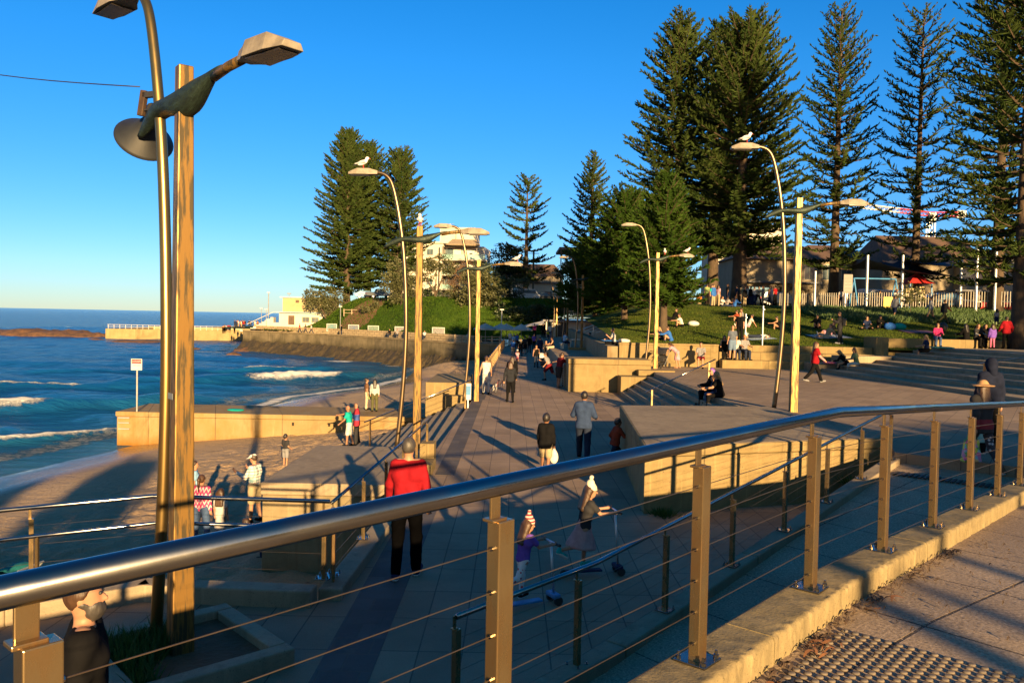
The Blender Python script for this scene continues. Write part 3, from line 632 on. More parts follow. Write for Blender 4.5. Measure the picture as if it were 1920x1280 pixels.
# tactile studs set in the walkway, drain grate on the ramp
t = thing('tactile_paving', 'field of raised round warning studs set into the walkway paving', 'tactile paving', (*WP(1.0, -.6), 1.654))
b = MB(); o0 = Vector((*WP(1.0, -.6), 0))
su = MB()
for i in range(30):
    for j in range(19):
        x, y = WP(1.0 + i * .060, -.27 - j * .060); su.lathe([(.022, 0), (.020, .006), (.013, .0085)], (x - o0.x, y - o0.y, .0), 9)
tag(su.build('stud', pm('stud_grey', (.16, .13, .10), (.10, .085, .07), 20, .8, 0, .3, 90, .003), t, smooth=True), kind='stuff')
t = thing('drain_grate', 'dark slotted drain grate across the plaza at the ramp top', 'drain grate', (*WP(13.2, 1.3), ramp_z(13.2) + .012))
b = MB()
for i in range(26):
    x, y = WP(13.2, 2.35 - i * .085); x -= WP(13.2, 1.3)[0]; y -= WP(13.2, 1.3)[1]
    b.box((x, y, .006), (.05, .34, .02), rz=math.atan2(.75, .66) - math.pi / 2)
b.build('grate_bar', M['black'], t)
# ================================================================ LAMPS
def lamp_head_mb(L=.74, w_=.30):
    """lies along +x from 0 to L, lens underneath"""
    b = MB()
    a = [(0, .07, -.05, .04), (.10, .10, -.06, .06), (.20, w_ / 2, -.07, .085), (.52, w_ / 2, -.07, .085), (L, w_ / 2 * .72, -.07, -.01)]
    vs = []
    for x, hw, z0, z1 in a: vs += [(x, -hw, z0), (x, hw, z0), (x, hw * .74, z1), (x, -hw * .74, z1)]
    fs = [(3, 2, 1, 0), (16, 17, 18, 19)]
    for i in range(4): fs += [(i * 4 + k, i * 4 + (k + 1) % 4, i * 4 + 4 + (k + 1) % 4, i * 4 + 4 + k) for k in range(4)]
    b.add(vs, [tuple(reversed(f)) for f in fs])
    for k in range(5): b.box((.26 + k * .045, 0, .088), (.012, w_ * .6, .012))
    return b
def lens_mb(L=.74, w_=.30):
    b = MB(); b.prism([(.22, -w_ * .41), (L - .06, -w_ * .32), (L - .06, w_ * .32), (.22, w_ * .41)], -.088, -.0715); return b
def make_lamp(name, label, loc, rz, H=5.75, near=False, s=1.0):
    t = thing(name, label, 'street lamp', loc, rz, 'twin street lamps along the promenade')
    pm_ = M['lamp_post']; w0, w1 = (.108, .070) if near else (.10, .076)
    b = MB(); b.prism([(-w0, -w0), (w0, -w0), (w0, w0), (-w0, w0)], -.05, H)
    n = len(b.v) - 4; b.v[n:] = [(x * w1 / w0, y * w1 / w0, z) for x, y, z in b.v[n:]]
    b.build('post', pm_, t, bevel=.012, rz=R(-11) if near else 0)
    # curved pole: leans in, bulges, passes the bracket, hooks over to the left
    pts = []
    key = [(0, -.52), (.8, -.44), (1.8, -.36), (3.0, -.31), (4.2, -.345), (5.2, -.42), (5.9, -.52), (6.5, -.64), (6.85, -.74), (7.02, -.86), (7.09, -1.02), (7.10, -1.15)]
    for i in range(len(key) - 1):
        for k in range(4):
            f = k / 4; pts.append((key[i][1] * (1 - f) + key[i + 1][1] * f, 0, key[i][0] * (1 - f) + key[i + 1][0] * f))
    pts.append((key[-1][1], 0, key[-1][0]))
    P = np.array(pts)
    if near: P[:, 2] *= .955
    for _ in range(4): P[1:-1] = (P[:-2] + 2 * P[1:-1] + P[2:]) / 4
    hs_ = P[-1]
    b = MB(); b.tube([tuple(p) for p in P], [.062 - .018 * i / len(P) for i in range(len(P))], 14)
    b.build('curved_pole', M['lamp_pole'] if near else M['lamp_pole_far'], t, smooth=True)
    h = lamp_head_mb().build('lamp_head', M['lamp_head'], t, loc=(hs_[0] + .04, 0, hs_[2] - .0), rz=math.pi, bevel=.01)
    lens_mb().build('lens', M['lens'], h)
    # copper bracket: a wavy leaf-like blade wrapped round post and pole
    nseg, nr = 26, 10; vs = []
    for i in range(nseg):
        u = i / (nseg - 1); x = -.92 + 1.62 * u
        hgt = (.022 + .105 * math.sin(math.pi * u) ** .7) * (1 + .30 * math.sin(11 * u + .6)) * (1 if near else .78); thk = .03 + .105 * math.sin(math.pi * u) ** 1.5
        zc = H - .30 + .13 * (x / .8) + .055 * math.sin(8.2 * u - .4) - .08 * (1 - u) ** 3
        for k in range(nr):
            a = 2 * math.pi * k / nr; vs.append((x, thk * math.cos(a), zc + hgt * math.sin(a)))
    fs = [(i * nr + k, i * nr + (k + 1) % nr, (i + 1) * nr + (k + 1) % nr, (i + 1) * nr + k) for i in range(nseg - 1) for k in range(nr)]
    fs += [tuple(range(nr - 1, -1, -1)), tuple((nseg - 1) * nr + k for k in range(nr))]
    b = MB(); b.add(vs, [tuple(reversed(f)) for f in fs]); b.build('bracket', M['copper'], t, smooth=True)
    b = MB(); b.tube([(.55, 0, H - .20), (.8, 0, H - .15), (1.12, 0, H - .12)], .045, 10); b.build('arm', M['lamp_post'], t, smooth=True)
    h = lamp_head_mb().build('lamp_head', M['lamp_head'], t, loc=(1.05, 0, H - .115), bevel=.01)
    lens_mb().build('lens', M['lens'], h)
    return t
p = G(338, 1235)
L1 = make_lamp('street_lamp', 'tall weathered bronze lamp post nearest the camera with a loudspeaker horn', p, R(-40), 5.82, True)
b = MB(); b.box((0, 0, 0), (.003, .07, .06)); b.build('sticker', M['timber_white'], L1, loc=(-.101, .0, 1.55), rz=R(-11))
b = MB(); b.box((0, 0, 0), (.15, .004, .06)); b.build('number_plate', M['grey_metal'], L1, loc=(-.022, -.107, 2.62), rz=R(-11))
lampdefs = [(G(781, 841), 0.0, 'twin lamp standing at the foot of the beach steps, gull on its post'),
            (G(893, 752), 0.05, 'twin lamp on the promenade edge behind the far concrete block'),
            (G(1090, 656, 1.05), 0.0, 'twin lamp on a sunlit plinth by the picnic table'),
            (G(1063, 640, 1.05), 0.1, 'twin lamp half in shade before the kiosk'),
            (G(1043, 632, 1.05), 0.1, 'farthest and smallest twin lamp before the kiosk'),
            (G(1487, 772, PZ), -.06, 'twin lamp on the plaza behind the large concrete block'),
            (Vector((7.15, 39.6, PZ)), 0.0, 'twin lamp beside the plaza steps with two gulls on its arm')]
L2 = make_lamp('street_lamp', lampdefs[0][2], lampdefs[0][0], lampdefs[0][1])
lamps = [L2] + [dup(L2, None, q[0], q[1], q[2]) for q in lampdefs[1:]]
solid('plinth', 'low sunlit concrete plinth under a lamp by the picnic table', 'plinth', [(lampdefs[2][0].x - 1.0, lampdefs[2][0].y - .3, 1.0, lampdefs[2][0].x + .7, lampdefs[2][0].y + .6, 1.25)], M['concrete'])
# loudspeaker horn on the near lamp
c = D(272, 256, 8.6)
t = thing('loudspeaker_horn', 'round grey loudspeaker horn hanging behind the near lamp post', 'loudspeaker', c, 0, None); t.rotation_euler = Vector((.50, -.62, .55)).to_track_quat('Z', 'Y').to_euler()
b = MB(); b.lathe([(.0, .30), (.05, .30), (.09, .2), (.16, .08), (.285, -.02), (.30, -.045), (.30, -.055), (.285, -.045), (.20, .02), (.06, .10), (.0, .10)], n=36); b.build('horn', M['horn'], t, smooth=True, auto=40)
b = MB(); b.lathe([(.0, .42), (.07, .42), (.08, .30), (.0, .30)], n=18); b.build('driver', M['black'], t, smooth=True, auto=40)
c = D(272, 188, 8.25)
t = thing('wire_clamp', 'dark metal clamp bracket holding the overhead wire to the near lamp', 'bracket', c, R(-20))
b = MB(); b.box((-.03, 0, -.03), (.07, .05, .26), ry=.18); b.build('plate', pm('rusty_bracket', (.09, .055, .03), (.05, .03, .02), 9, .6, .4), t, bevel=.006)
b = MB(); b.box((.09, 0, .05), (.22, .05, .06)); b.box((.05, 0, -.1), (.14, .02, .02)); b.build('arm', M['black'], t, bevel=.005)
wire_pts = []
A_ = D(262, 163, 8.25); B2 = D(-260, 82, 11.5)
for k in range(13):
    f = k / 12; q = A_.lerp(B2, f); q.z -= .12 * math.sin(math.pi * f); wire_pts.append(q)
b = MB(); b.tube(wire_pts, .006, 6); tag(b.build('overhead_wire', M['black'], smooth=True), 'thin dark overhead wire running left from the near lamp post', 'wire')
# ================================================================ RAILINGS
def line_pts(pts, ds):
    """points at the given distances along a polyline of Vectors"""
    out = []
    for d in ds:
        k = 0; r_ = d
        while k < len(pts) - 2 and r_ > (pts[k + 1] - pts[k]).length: r_ -= (pts[k + 1] - pts[k]).length; k += 1
        L_ = (pts[k + 1] - pts[k]); out.append((pts[k] + L_.normalized() * r_, L_.normalized()))
    return out
def railing(name, label, base, posts, rail_h, post_h, rail_r=.025, post=(.05, .09), nw=5, off=0.0, mats=None, rail=None, wires=True, bracket=True, plate=True, second=None, wr=.0035, group=None, lowend=None, wmat=None, fit=False):
    """base: Vectors along the kerb top; posts: distances"""
    ps, pr = mats or (M['steel_stained'], M['steel'])
    o = base[0].copy(); t = thing(name, label, 'railing', o, 0, group)
    pl = line_pts(base, posts)
    rp = rail or [p + Vector((0, 0, rail_h)) for p in base]
    b = MB(); b.tube([p - o for p in rp], rail_r, 20); b.build('handrail', pr, t, smooth=True)
    for (p, d) in pl:
        a = math.atan2(d.y, d.x); q = p - o
        b = MB(); b.box((0, 0, post_h / 2), (post[1], post[0], post_h)); po = b.build('post', ps, t, bevel=.004, loc=q, rz=a)
        if bracket:
            b = MB(); h = rail_h - post_h
            b.box((-post[1] * .25, 0, h * .42 ), (post[1] * .62, .010, h * 1.0)); b.box((-post[1] * .25, -.0 , -.012), (post[1] * .9, post[0] * .9, .012))
            b.build('rail_bracket', ps, po, loc=(0, post[0] * .2, post_h + .014), bevel=.003)
        if plate:
            b = MB(); b.box((0, 0, .006), (.17, .17, .012)); pt = b.build('base_plate', M['steel'], po, bevel=.002)
            for sx in (-1, 1):
                for sy in (-1, 1):
                    b = MB(); b.lathe([(.014, .012), (.014, .03), (.008, .032), (.007, .05)], (sx * .066, sy * .066, 0), 8); b.build('bolt', M['steel'], pt, smooth=True, auto=40)
        if wires and fit:
            for k in range(nw):
                bb = MB(); z = post_h * (.10 + .80 * k / (nw - 1)); bb.tube([(-post[1] * .62, 0, z), (post[1] * .62, 0, z)], .008, 8); bb.build('wire_fitting', M['steel'], po, smooth=True, auto=40)
    if wires:
        tops = [pl[0][0] - pl[0][1] * .5] + [p for p, d in pl] + [pl[-1][0] + pl[-1][1] * .3] if False else [p for p, d in pl]
        for k in range(nw):
            z = post_h * (.10 + .80 * k / (nw - 1)); b = MB(); b.tube([p - o + Vector((0, 0, z)) for p in tops], wr, 6); b.build('wire', wmat or M['wire'], t)
    if second:
        b = MB(); b.tube([p - o + Vector((second[1].x, second[1].y, second[0])) for p in base], rail_r * .9, 14); b.build('lower_rail', pr, t, smooth=True)
        for (p, d) in pl[::1]:
            b = MB(); q = p - o; b.box((q.x + second[1].x, q.y + second[1].y, second[0] / 2), (.035, .035, second[0])); b.build('lower_post', ps, t)
    return t
S_ = [-7.0, 3.3, 14.0]
base = [Vector((*WP(s, 0), walk_z(s) + .15)) for s in S_]
posts = [7.0 + 0 + 1.45 * k for k in range(-3, 10)]
railing('walkway_railing', 'thick stainless steel railing with cables crossing the foreground', base, posts, 1.07, .95, .036, (.058, .080), 6, wr=.0022, fit=True)
base = [Vector((*WP(s, 2.6), ramp_z(s) + .12)) for s in (1.6, 4.3, 13.8)]
rl = [Vector((*WP(s, 2.6), ramp_z(s) + .12 + .93)) for s in (2.4, 4.3, 13.8)]
railing('ramp_railing', 'inner stainless railing beside the ramp in shade', base, [.8 + 1.62 * k for k in range(0, 8)], .93, .83, .024, (.055, .055), 6, rail=rl, wr=.002)
# beach side railing: left stretch, corner, stretch along the promenade edge
kb = [Vector((x, y, .2)) for x, y in [(-8.2, 7.05), (-5.75, 8.98), (-4.42, 9.82), (-2.2, 9.72)]]
railing('beach_railing', 'steel railing with lower grab rail overlooking the sand', kb, [.3, 1.9, 3.4, 5.0, 6.85], .95, .82, .026, (.05, .05), 4, second=(.66, Vector((.15, -.14, 0))), wr=.002)
k2 = [Vector((-2.18, 9.75, .2)), Vector((-1.98, 15.6, .14)), Vector((-1.9, 19.2, .1))]
railing('stair_railing', 'sloping handrail and cables at the promenade edge before the beach steps', k2, [.1, 1.8, 3.5, 5.2, 6.9, 8.6], .93, .84, .022, (.05, .05), 5, wr=.0025)
# handrails on the beach steps, plaza steps, terrace
def stair_rail(name, label, top, bot, h, n=4):
    o = top.copy(); t = thing(name, label, 'handrail', o); d = bot - top
    b = MB(); b.tube([Vector((0, 0, h)) - d.normalized() * .25, d + Vector((0, 0, h)) + d.normalized() * .25], .022, 12); b.build('handrail', M['steel'], t, smooth=True)
    for q in (Vector((0, 0, 0)), d):
        b = MB(); b.box((q.x, q.y, q.z + h / 2 - .02), (.06, .09, h)); b.build('post', M['steel_stained'], t, bevel=.004)
    for k in range(n):
        z = h * (.2 + .65 * k / (n - 1)); b = MB(); b.tube([(0, 0, z), d + Vector((0, 0, z))], .004, 6); b.build('wire', M['wire'], t)
    return t
stair_rail('stair_handrail', 'short handrail down the middle of the beach steps', Vector((-1.72, 30.0, 0)), Vector((-5.3, 30.0, -1.5)), .98)
stair_rail('stair_handrail', 'thin steel handrail running up the plaza steps', Vector((7.0, 28.2, PZ)), Vector((5.0, 28.2, .05)), .95)
stair_rail('stair_handrail', 'steel handrail on the terrace steps at the right edge', Vector((21.6, 28.0, PZ + .93)), Vector((17.0, 28.6, PZ + .15)), .95)
# sea rail along the promenade
kb = [Vector((-1.45, 41.2, 0)), Vector((-.87, 92, 0))]
railing('sea_railing', 'golden lit railing along the seaward edge of the promenade', kb, [k * 2.2 for k in range(23)], 1.06, 1.03, .03, (.07, .05), 8, bracket=False, plate=False, wr=.006, wmat=M['steel_stained'])
# ================================================================ TREES
M['pine'] = pm('pine_foliage', (.018, .042, .008), (.066, .095, .020), .55, .75, 0, trans=.22, spec=.15, lo=.3, hi=.7)
M['pine_young'] = pm('young_pine_foliage', (.016, .045, .005), (.05, .095, .010), .8, .75, 0, trans=.25, spec=.15, lo=.3, hi=.7)
M['bark'] = pm('pine_bark', (.085, .058, .036), (.04, .028, .018), 3, .95, 0, .8, 9, .05, (1, 1, .4))
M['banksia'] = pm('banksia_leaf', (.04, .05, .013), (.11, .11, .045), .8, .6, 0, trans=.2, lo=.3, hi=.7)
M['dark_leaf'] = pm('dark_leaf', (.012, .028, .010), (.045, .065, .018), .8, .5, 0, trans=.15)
M['brown_leaf'] = pm('dry_brown_twigs', (.09, .05, .03), (.16, .10, .05), .8, .9, 0, trans=.1)
def diamonds(P, dv, wv, ln, wd):
    """leaf diamonds from base P along dv (unit), width dir wv"""
    m_ = P + dv * (ln * .45)[:, None]
    return np.stack([P, m_ + wv * wd[:, None], P + dv * ln[:, None], m_ - wv * wd[:, None]], 1)
def unit(a): return a / np.maximum(np.linalg.norm(a, axis=-1, keepdims=True), 1e-9)
def pine(name, label, loc, h, rad, seed, base=.08, whorl=.62, nb=6, dens=6.0, bl=.85, wdt=.085, shape=.75, top_up=.55, droop=-.30, trunk_r=.42, mat='pine', gaps=.1, lean=0.0, upt=.28, cone=1.0, group='tall Norfolk pines'):
    r = np.random.default_rng(seed)
    t = thing(name, label, 'tree', loc, r.uniform(0, 6.28), group)
    zs = np.linspace(0, h, 14); b = MB(); lx = lambda z: lean * (z / h) ** 2 * h
    b.tube([(lx(z), 0, z - .3) for z in zs], [trunk_r * (1.0 - .93 * (z / h)) * (1 + .35 * math.exp(-z / 1.2)) + .02 for z in zs], 10)
    b.build('trunk', M['bark'], t, smooth=True)
    VS = []; br = MB(); z = h * base; k = 0; rad *= 1.06
    while z < h * .985:
        f = (z / h - base) / (1 - base)
        L0 = rad * ((1 - f) ** shape) * (.62 + .38 * min(1, f / .18 + .25)) * cone + .25
        a0 = r.uniform(0, 6.28); n = nb if f < .9 else 5
        for i in range(n):
            if r.uniform() < gaps: continue
            L = L0 * r.uniform(.72, 1.12); az = a0 + 2 * np.pi * i / n + r.normal(0, .14)
            d = np.array([math.cos(az), math.sin(az), 0]); side = np.array([-d[1], d[0], 0])
            a = droop * (1 - f) + top_up * f ** 1.6 + r.normal(0, .07); c = upt * (1.25 - .4 * f) + r.normal(0, .06)
            z0 = z + r.normal(0, .10)
            sp = lambda s: np.array([lx(z0), 0, z0]) + d * (L * s)[:, None] * 1.0 + np.array([0, 0, 1]) * (L * (a * s + c * s * s))[:, None]
            m_ = max(8, int(L * dens * 2.7)); s = np.clip(.12 + .88 * (np.arange(m_) + r.uniform(0, 1, m_)) / m_, 0, 1); P = sp(s)
            tang = unit(d * 1.0 + np.array([0, 0, 1]) * (a + 2 * c * s)[:, None])
            ang = r.choice([-1, 1], m_) * r.uniform(.2, 1.5, m_); upw = r.normal(.42, .42, m_)
            dv = unit(tang * np.cos(ang)[:, None] + side * np.sin(ang)[:, None] + np.array([0, 0, 1]) * upw[:, None])
            ln = .80 * bl * (.45 + .75 * np.sin(np.pi * np.clip(s * .82 + .1, 0, 1))) * r.uniform(.6, 1.2, m_) * min(1.0, .35 + L / 3.5)
            wv = unit(np.cross(dv, r.normal(0, 1, (m_, 3)))); w2 = np.cross(dv, wv); wd = wdt * .95 * r.uniform(.7, 1.3, m_)
            VS.append(diamonds(P, dv, wv, ln, wd)); VS.append(diamonds(P, dv, w2, ln, wd))
            if L > .8:
                q = sp(np.array([0, .35, .7, 1.0])); br.tube([tuple(x) for x in q], [.035 + .012 * L, .03 + .008 * L, .025, .012], 3, False)
        z += .92 * whorl * r.uniform(.75, 1.25) * (1 - .35 * f); k += 1
    V = np.concatenate(VS).reshape(-1, 3)
    link('crown', arr_mesh('crown', V, np.arange(len(V)).reshape(-1, 4)), M[mat], t)
    br.build('branch_wood', M['bark'], t)
    return t
def tree_at(px, base_y, depth): p = D(px, base_y, depth); p.z = float(terrain_z(p.x, p.y)) - .1; return p
def top_h(p, px_top): return (CAMZ + (D(960, px_top, p.y).z - CAMZ)) - p.z
def H_(p, px, py): return D(px, py, p.y).z - p.z
def P_(px, depth, topy): p = tree_at(px, 560, depth); return p, H_(p, px, topy)
p, h = P_(650, 150, 245); pine('norfolk_pine', 'tallest of the three dense pines on the green headland', p, h, 8.2, 1, .10, .62, 6, 6.5, .95, .10, .62, .8, trunk_r=.6, gaps=.03)
p, h = P_(690, 156, 270); pine('norfolk_pine', 'middle of the three pines on the green headland, partly hidden', p, h, 7.5, 2, .12, .7, 6, 5.5, .95, .10, .55, .8, trunk_r=.6, gaps=.1)
p, h = P_(748, 150, 285); pine('norfolk_pine', 'right hand of the three headland pines, in front of white flats', p, h, 6.6, 3, .14, .66, 6, 6.0, .95, .10, .5, .8, trunk_r=.6, gaps=.06)
p, h = P_(985, 140, 330); pine('norfolk_pine', 'lone sparse pine with umbrella shaped tiers above the white van', p, h, 5.4, 4, .18, 1.9, 6, 5.5, .95, .10, .42, .42, trunk_r=.5, gaps=.15, upt=.34)
p, h = P_(1106, 125, 283); pine('norfolk_pine', 'conical open pine rising behind the dark house with the deck', p, h, 5.6, 5, .25, 1.05, 6, 6, .85, .09, .85, .75, trunk_r=.5, gaps=.12, upt=.42)
p, h = P_(1266, 76, 27); pine('norfolk_pine', 'left hand giant of the big pine clump on the lawn', p, h, 6.6, 6, .18, .60, 6, 6.5, .80, .075, .66, .8, trunk_r=.62, gaps=.10)
p, h = P_(1335, 84, 44); pine('norfolk_pine', 'giant pine at the back of the clump, only its tip clear', p, h, 6.2, 7, .2, .75, 6, 6, .85, .08, .66, .8, trunk_r=.62, gaps=.12)
p, h = P_(1385, 70, 36); pine('norfolk_pine', 'giant dense pine with thick trunk where people gather', p, h, 6.3, 8, .20, .52, 6, 7.0, .80, .075, .5, .8, trunk_r=.66, gaps=.05)
p, h = P_(1562, 76, 10); pine('norfolk_pine', 'tall narrow pine with bare lower trunk behind the plaza lamp', p, h, 5.0, 9, .14, 1.0, 6, 5.2, .75, .07, .55, .85, trunk_r=.48, gaps=.15, upt=.36)
p, h = P_(1714, 72, 22); pine('norfolk_pine', 'thin airy pine with widely spaced tiers before the crane', p, h, 4.9, 10, .12, 1.35, 6, 4.6, .72, .065, .42, .7, trunk_r=.42, gaps=.24, upt=.34)
p, h = P_(1868, 62, -60); pine('norfolk_pine', 'ragged pine near the right edge with long horizontal limbs', p, h, 5.6, 11, .10, 1.1, 6, 5, .75, .065, .35, .7, trunk_r=.5, gaps=.12, upt=.3)
p = D(1910, 650, 43.0); p.z = 2.1; pine('norfolk_pine', 'nearest pine, its dark trunk at the right edge of the lawn', p, 27, 4.0, 12, .16, .9, 6, 6, .7, .06, .35, .7, trunk_r=.42, gaps=.05)
p = D(1243, 636, 48.0); p.z = float(terrain_z(p.x, p.y)) - .1; pine('young_pine', 'bushy bright green young pine with a pale bare trunk', p, H_(p, 1232, 328), 2.9, 13, .22, .24, 7, 13, .55, .042, .8, .8, trunk_r=.22, mat='pine_young', gaps=.0, group='young bushy pines by the raised path')
p = D(1170, 618, 60.0); p.z = float(terrain_z(p.x, p.y)) - .1; pine('young_pine', 'dark bushy young pine left of the bright green one', p, H_(p, 1172, 362), 3.6, 14, .14, .27, 7, 12, .6, .05, .6, .8, trunk_r=.2, mat='pine_young', gaps=.0, group='young bushy pines by the raised path')
p = D(1115, 615, 74.0); p.z = float(terrain_z(p.x, p.y)) - .1; pine('young_pine', 'broad dark young pine beside the timber deck rail', p, H_(p, 1130, 470), 4.2, 15, .12, .3, 7, 11, .65, .06, .5, .8, trunk_r=.2, mat='pine_young', gaps=.0, group='young bushy pines by the raised path')
# unseen trees added behind the camera, further down, throw long shadows over plaza and sand
def leafy(name, label, loc, blobs, n, size, mat, seed=1, stems=(), cat='bush', group=None):
    """blobs: (x,y,z,rx,ry,rz) ellipsoid clumps filled with leaf diamonds near their shells; stems: polylines"""
    r = np.random.default_rng(seed); t = thing(name, label, cat, loc, 0, group); VS = []
    tot = sum(q[3] * q[4] * q[5] for q in blobs)
    for q in blobs:
        # each clump breaks into smaller sub clumps
        ns = 16; sc = unit(r.normal(0, 1, (ns, 3))) * r.uniform(.35, .95, (ns, 1)); m_ = max(40, int(n * q[3] * q[4] * q[5] / tot))
        ci = r.integers(0, ns, m_); p = sc[ci] + unit(r.normal(0, 1, (m_, 3))) * (r.uniform(.5, 1, (m_, 1)) * .36)
        P = np.array(q[:3]) + p * np.array(q[3:6]); dv = unit(p + r.normal(0, .6, (m_, 3)) + np.array([0, 0, .25])); wv = unit(np.cross(dv, r.normal(0, 1, (m_, 3))))
        ln = size * r.uniform(.6, 1.4, m_); VS.append(diamonds(P, dv, wv, ln, ln * .30))
    V = np.concatenate(VS).reshape(-1, 3); link('foliage', arr_mesh('foliage', V, np.arange(len(V)).reshape(-1, 4)), M[mat], t)
    b = MB()
    for st in stems: b.tube(st[:-1], [st[-1] * (1 - .6 * i / (len(st) - 2)) for i in range(len(st) - 1)], 7)
    if stems: b.build('trunk', M['bark'], t, smooth=True)
    return t
def at_hill(px, depth, dz=0): p = D(px, 600, depth); p.z = float(terrain_z(p.x, p.y)) + dz; return p
leafy('banksia', 'grey green banksia beside the beige pool house', at_hill(612, 147), [(-1.5, 0, 3, 2.4, 2, 1.8), (1, 0, 2.6, 2.2, 2, 1.8), (-2.8, 0, 4.2, 1.5, 1.4, 1.2), (.2, 0, 4.6, 1.8, 1.6, 1.3), (2.2, 1, 4.4, 1.8, 1.4, 1.2)], 3600, .34, 'banksia', 1, [[(0, 0, -.3), (-.6, 0, 1.2), (-1.8, 0, 2.8), .2], [(.3, 0, -.3), (.8, 0, 1.4), (1.4, 0, 3), .2]], 'tree')
leafy('banksia', 'tall rounded shrub on the bank left of the near curved pole', at_hill(752, 131), [(0, 0, 1.8, 2.6, 2, 2.4), (-1.5, 0, 3.6, 2.2, 2, 2), (.8, 0, 4.8, 2, 1.8, 1.9), (-.6, .5, 6.2, 1.7, 1.5, 1.5), (2, 0, 2.6, 1.8, 1.6, 1.8)], 4600, .32, 'banksia', 2, [[(0, 0, -.3), (0, 0, 2), (0, 0, 5), .2]])
leafy('banksia', 'spreading small tree with pale forked trunk before the flats', at_hill(815, 138), [(-2.2, 0, 5, 1.8, 1.5, 1.3), (0, 0, 6.2, 2, 1.8, 1.4), (2.3, 0, 5.4, 1.7, 1.5, 1.4), (-1, 0, 4, 1.2, 1, .8), (1.6, 0, 7, 1.3, 1.2, .9)], 2400, .32, 'banksia', 3, [[(0, 0, -.3), (0, 0, 1), (-.9, 0, 2.4), (-2.1, 0, 4.2), .22], [(0, 0, .6), (.7, 0, 2.2), (1.4, 0, 4.4), .18], [(0, 0, 1), (.1, 0, 2.8), (.2, 0, 5), .15]], 'tree')
leafy('dry_shrub', 'brown leafless looking shrub between the small tree and dark shrubs', at_hill(856, 142), [(0, 0, 3.6, 2.6, 2, 2), (1.5, 0, 5.2, 2.0, 1.6, 1.6), (-1, 0, 5.4, 1.8, 1.6, 1.5)], 2600, .26, 'brown_leaf', 4, [[(0, 0, -.3), (.2, 0, 2), (.8, 0, 4), .15]])
leafy('shrub', 'large rounded green shrub at the foot of the shaded bank', at_hill(893, 121), [(0, 0, 1.8, 2.8, 2.2, 2.2), (1.4, 0, 3.6, 2.3, 2, 1.9), (-1.2, 0, 3.8, 2.1, 1.8, 1.7), (.2, 0, 5.2, 2, 1.7, 1.5), (2.6, 0, 1.6, 1.8, 1.6, 1.7)], 5200, .32, 'banksia', 5)
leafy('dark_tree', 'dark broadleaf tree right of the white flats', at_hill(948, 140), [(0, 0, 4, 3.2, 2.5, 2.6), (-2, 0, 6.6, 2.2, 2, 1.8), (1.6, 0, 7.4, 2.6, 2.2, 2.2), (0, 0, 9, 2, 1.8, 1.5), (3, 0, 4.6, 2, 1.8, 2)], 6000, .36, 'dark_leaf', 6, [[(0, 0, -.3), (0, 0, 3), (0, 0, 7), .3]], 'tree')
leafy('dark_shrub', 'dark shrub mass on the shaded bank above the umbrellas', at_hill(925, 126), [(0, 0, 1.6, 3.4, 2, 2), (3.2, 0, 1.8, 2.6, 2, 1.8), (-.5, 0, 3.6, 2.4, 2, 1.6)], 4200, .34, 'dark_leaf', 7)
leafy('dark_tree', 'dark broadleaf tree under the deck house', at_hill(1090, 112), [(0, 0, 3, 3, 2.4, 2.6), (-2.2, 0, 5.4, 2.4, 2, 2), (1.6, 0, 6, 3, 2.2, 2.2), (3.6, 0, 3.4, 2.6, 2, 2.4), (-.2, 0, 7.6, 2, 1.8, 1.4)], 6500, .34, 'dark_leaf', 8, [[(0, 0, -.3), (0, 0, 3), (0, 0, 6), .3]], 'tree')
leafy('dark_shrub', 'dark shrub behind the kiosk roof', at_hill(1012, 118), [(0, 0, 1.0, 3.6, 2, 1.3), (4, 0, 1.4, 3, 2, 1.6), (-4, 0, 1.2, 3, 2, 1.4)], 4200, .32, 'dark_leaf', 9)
leafy('shrub', 'low clipped shrub half way up the green bank', at_hill(690, 136), [(0, 0, .6, 1.6, 1.2, .9), (1.5, 0, .9, 1.5, 1.1, 1.1)], 1100, .26, 'banksia', 21)
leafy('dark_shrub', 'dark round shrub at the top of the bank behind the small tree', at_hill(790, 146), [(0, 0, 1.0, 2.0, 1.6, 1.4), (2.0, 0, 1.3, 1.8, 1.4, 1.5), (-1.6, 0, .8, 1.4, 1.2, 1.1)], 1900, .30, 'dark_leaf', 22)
leafy('shrub', 'mid green shrub low on the bank beside the last picture board', at_hill(858, 124), [(0, 0, .8, 1.7, 1.2, 1.1), (-1.3, 0, .6, 1.1, 1, .8)], 1000, .26, 'banksia', 23)
leafy('sapling', 'small leafy sapling in front of the playground fence', at_hill(1706, 60.5), [(0, 0, 1.6, .9, .8, .7), (-.8, 0, 1.2, .6, .5, .5), (.7, 0, 1.3, .6, .5, .45)], 420, .2, 'banksia', 10, [[(0, 0, -.1), (0, 0, .8), (.05, 0, 1.7), .03]], 'tree')
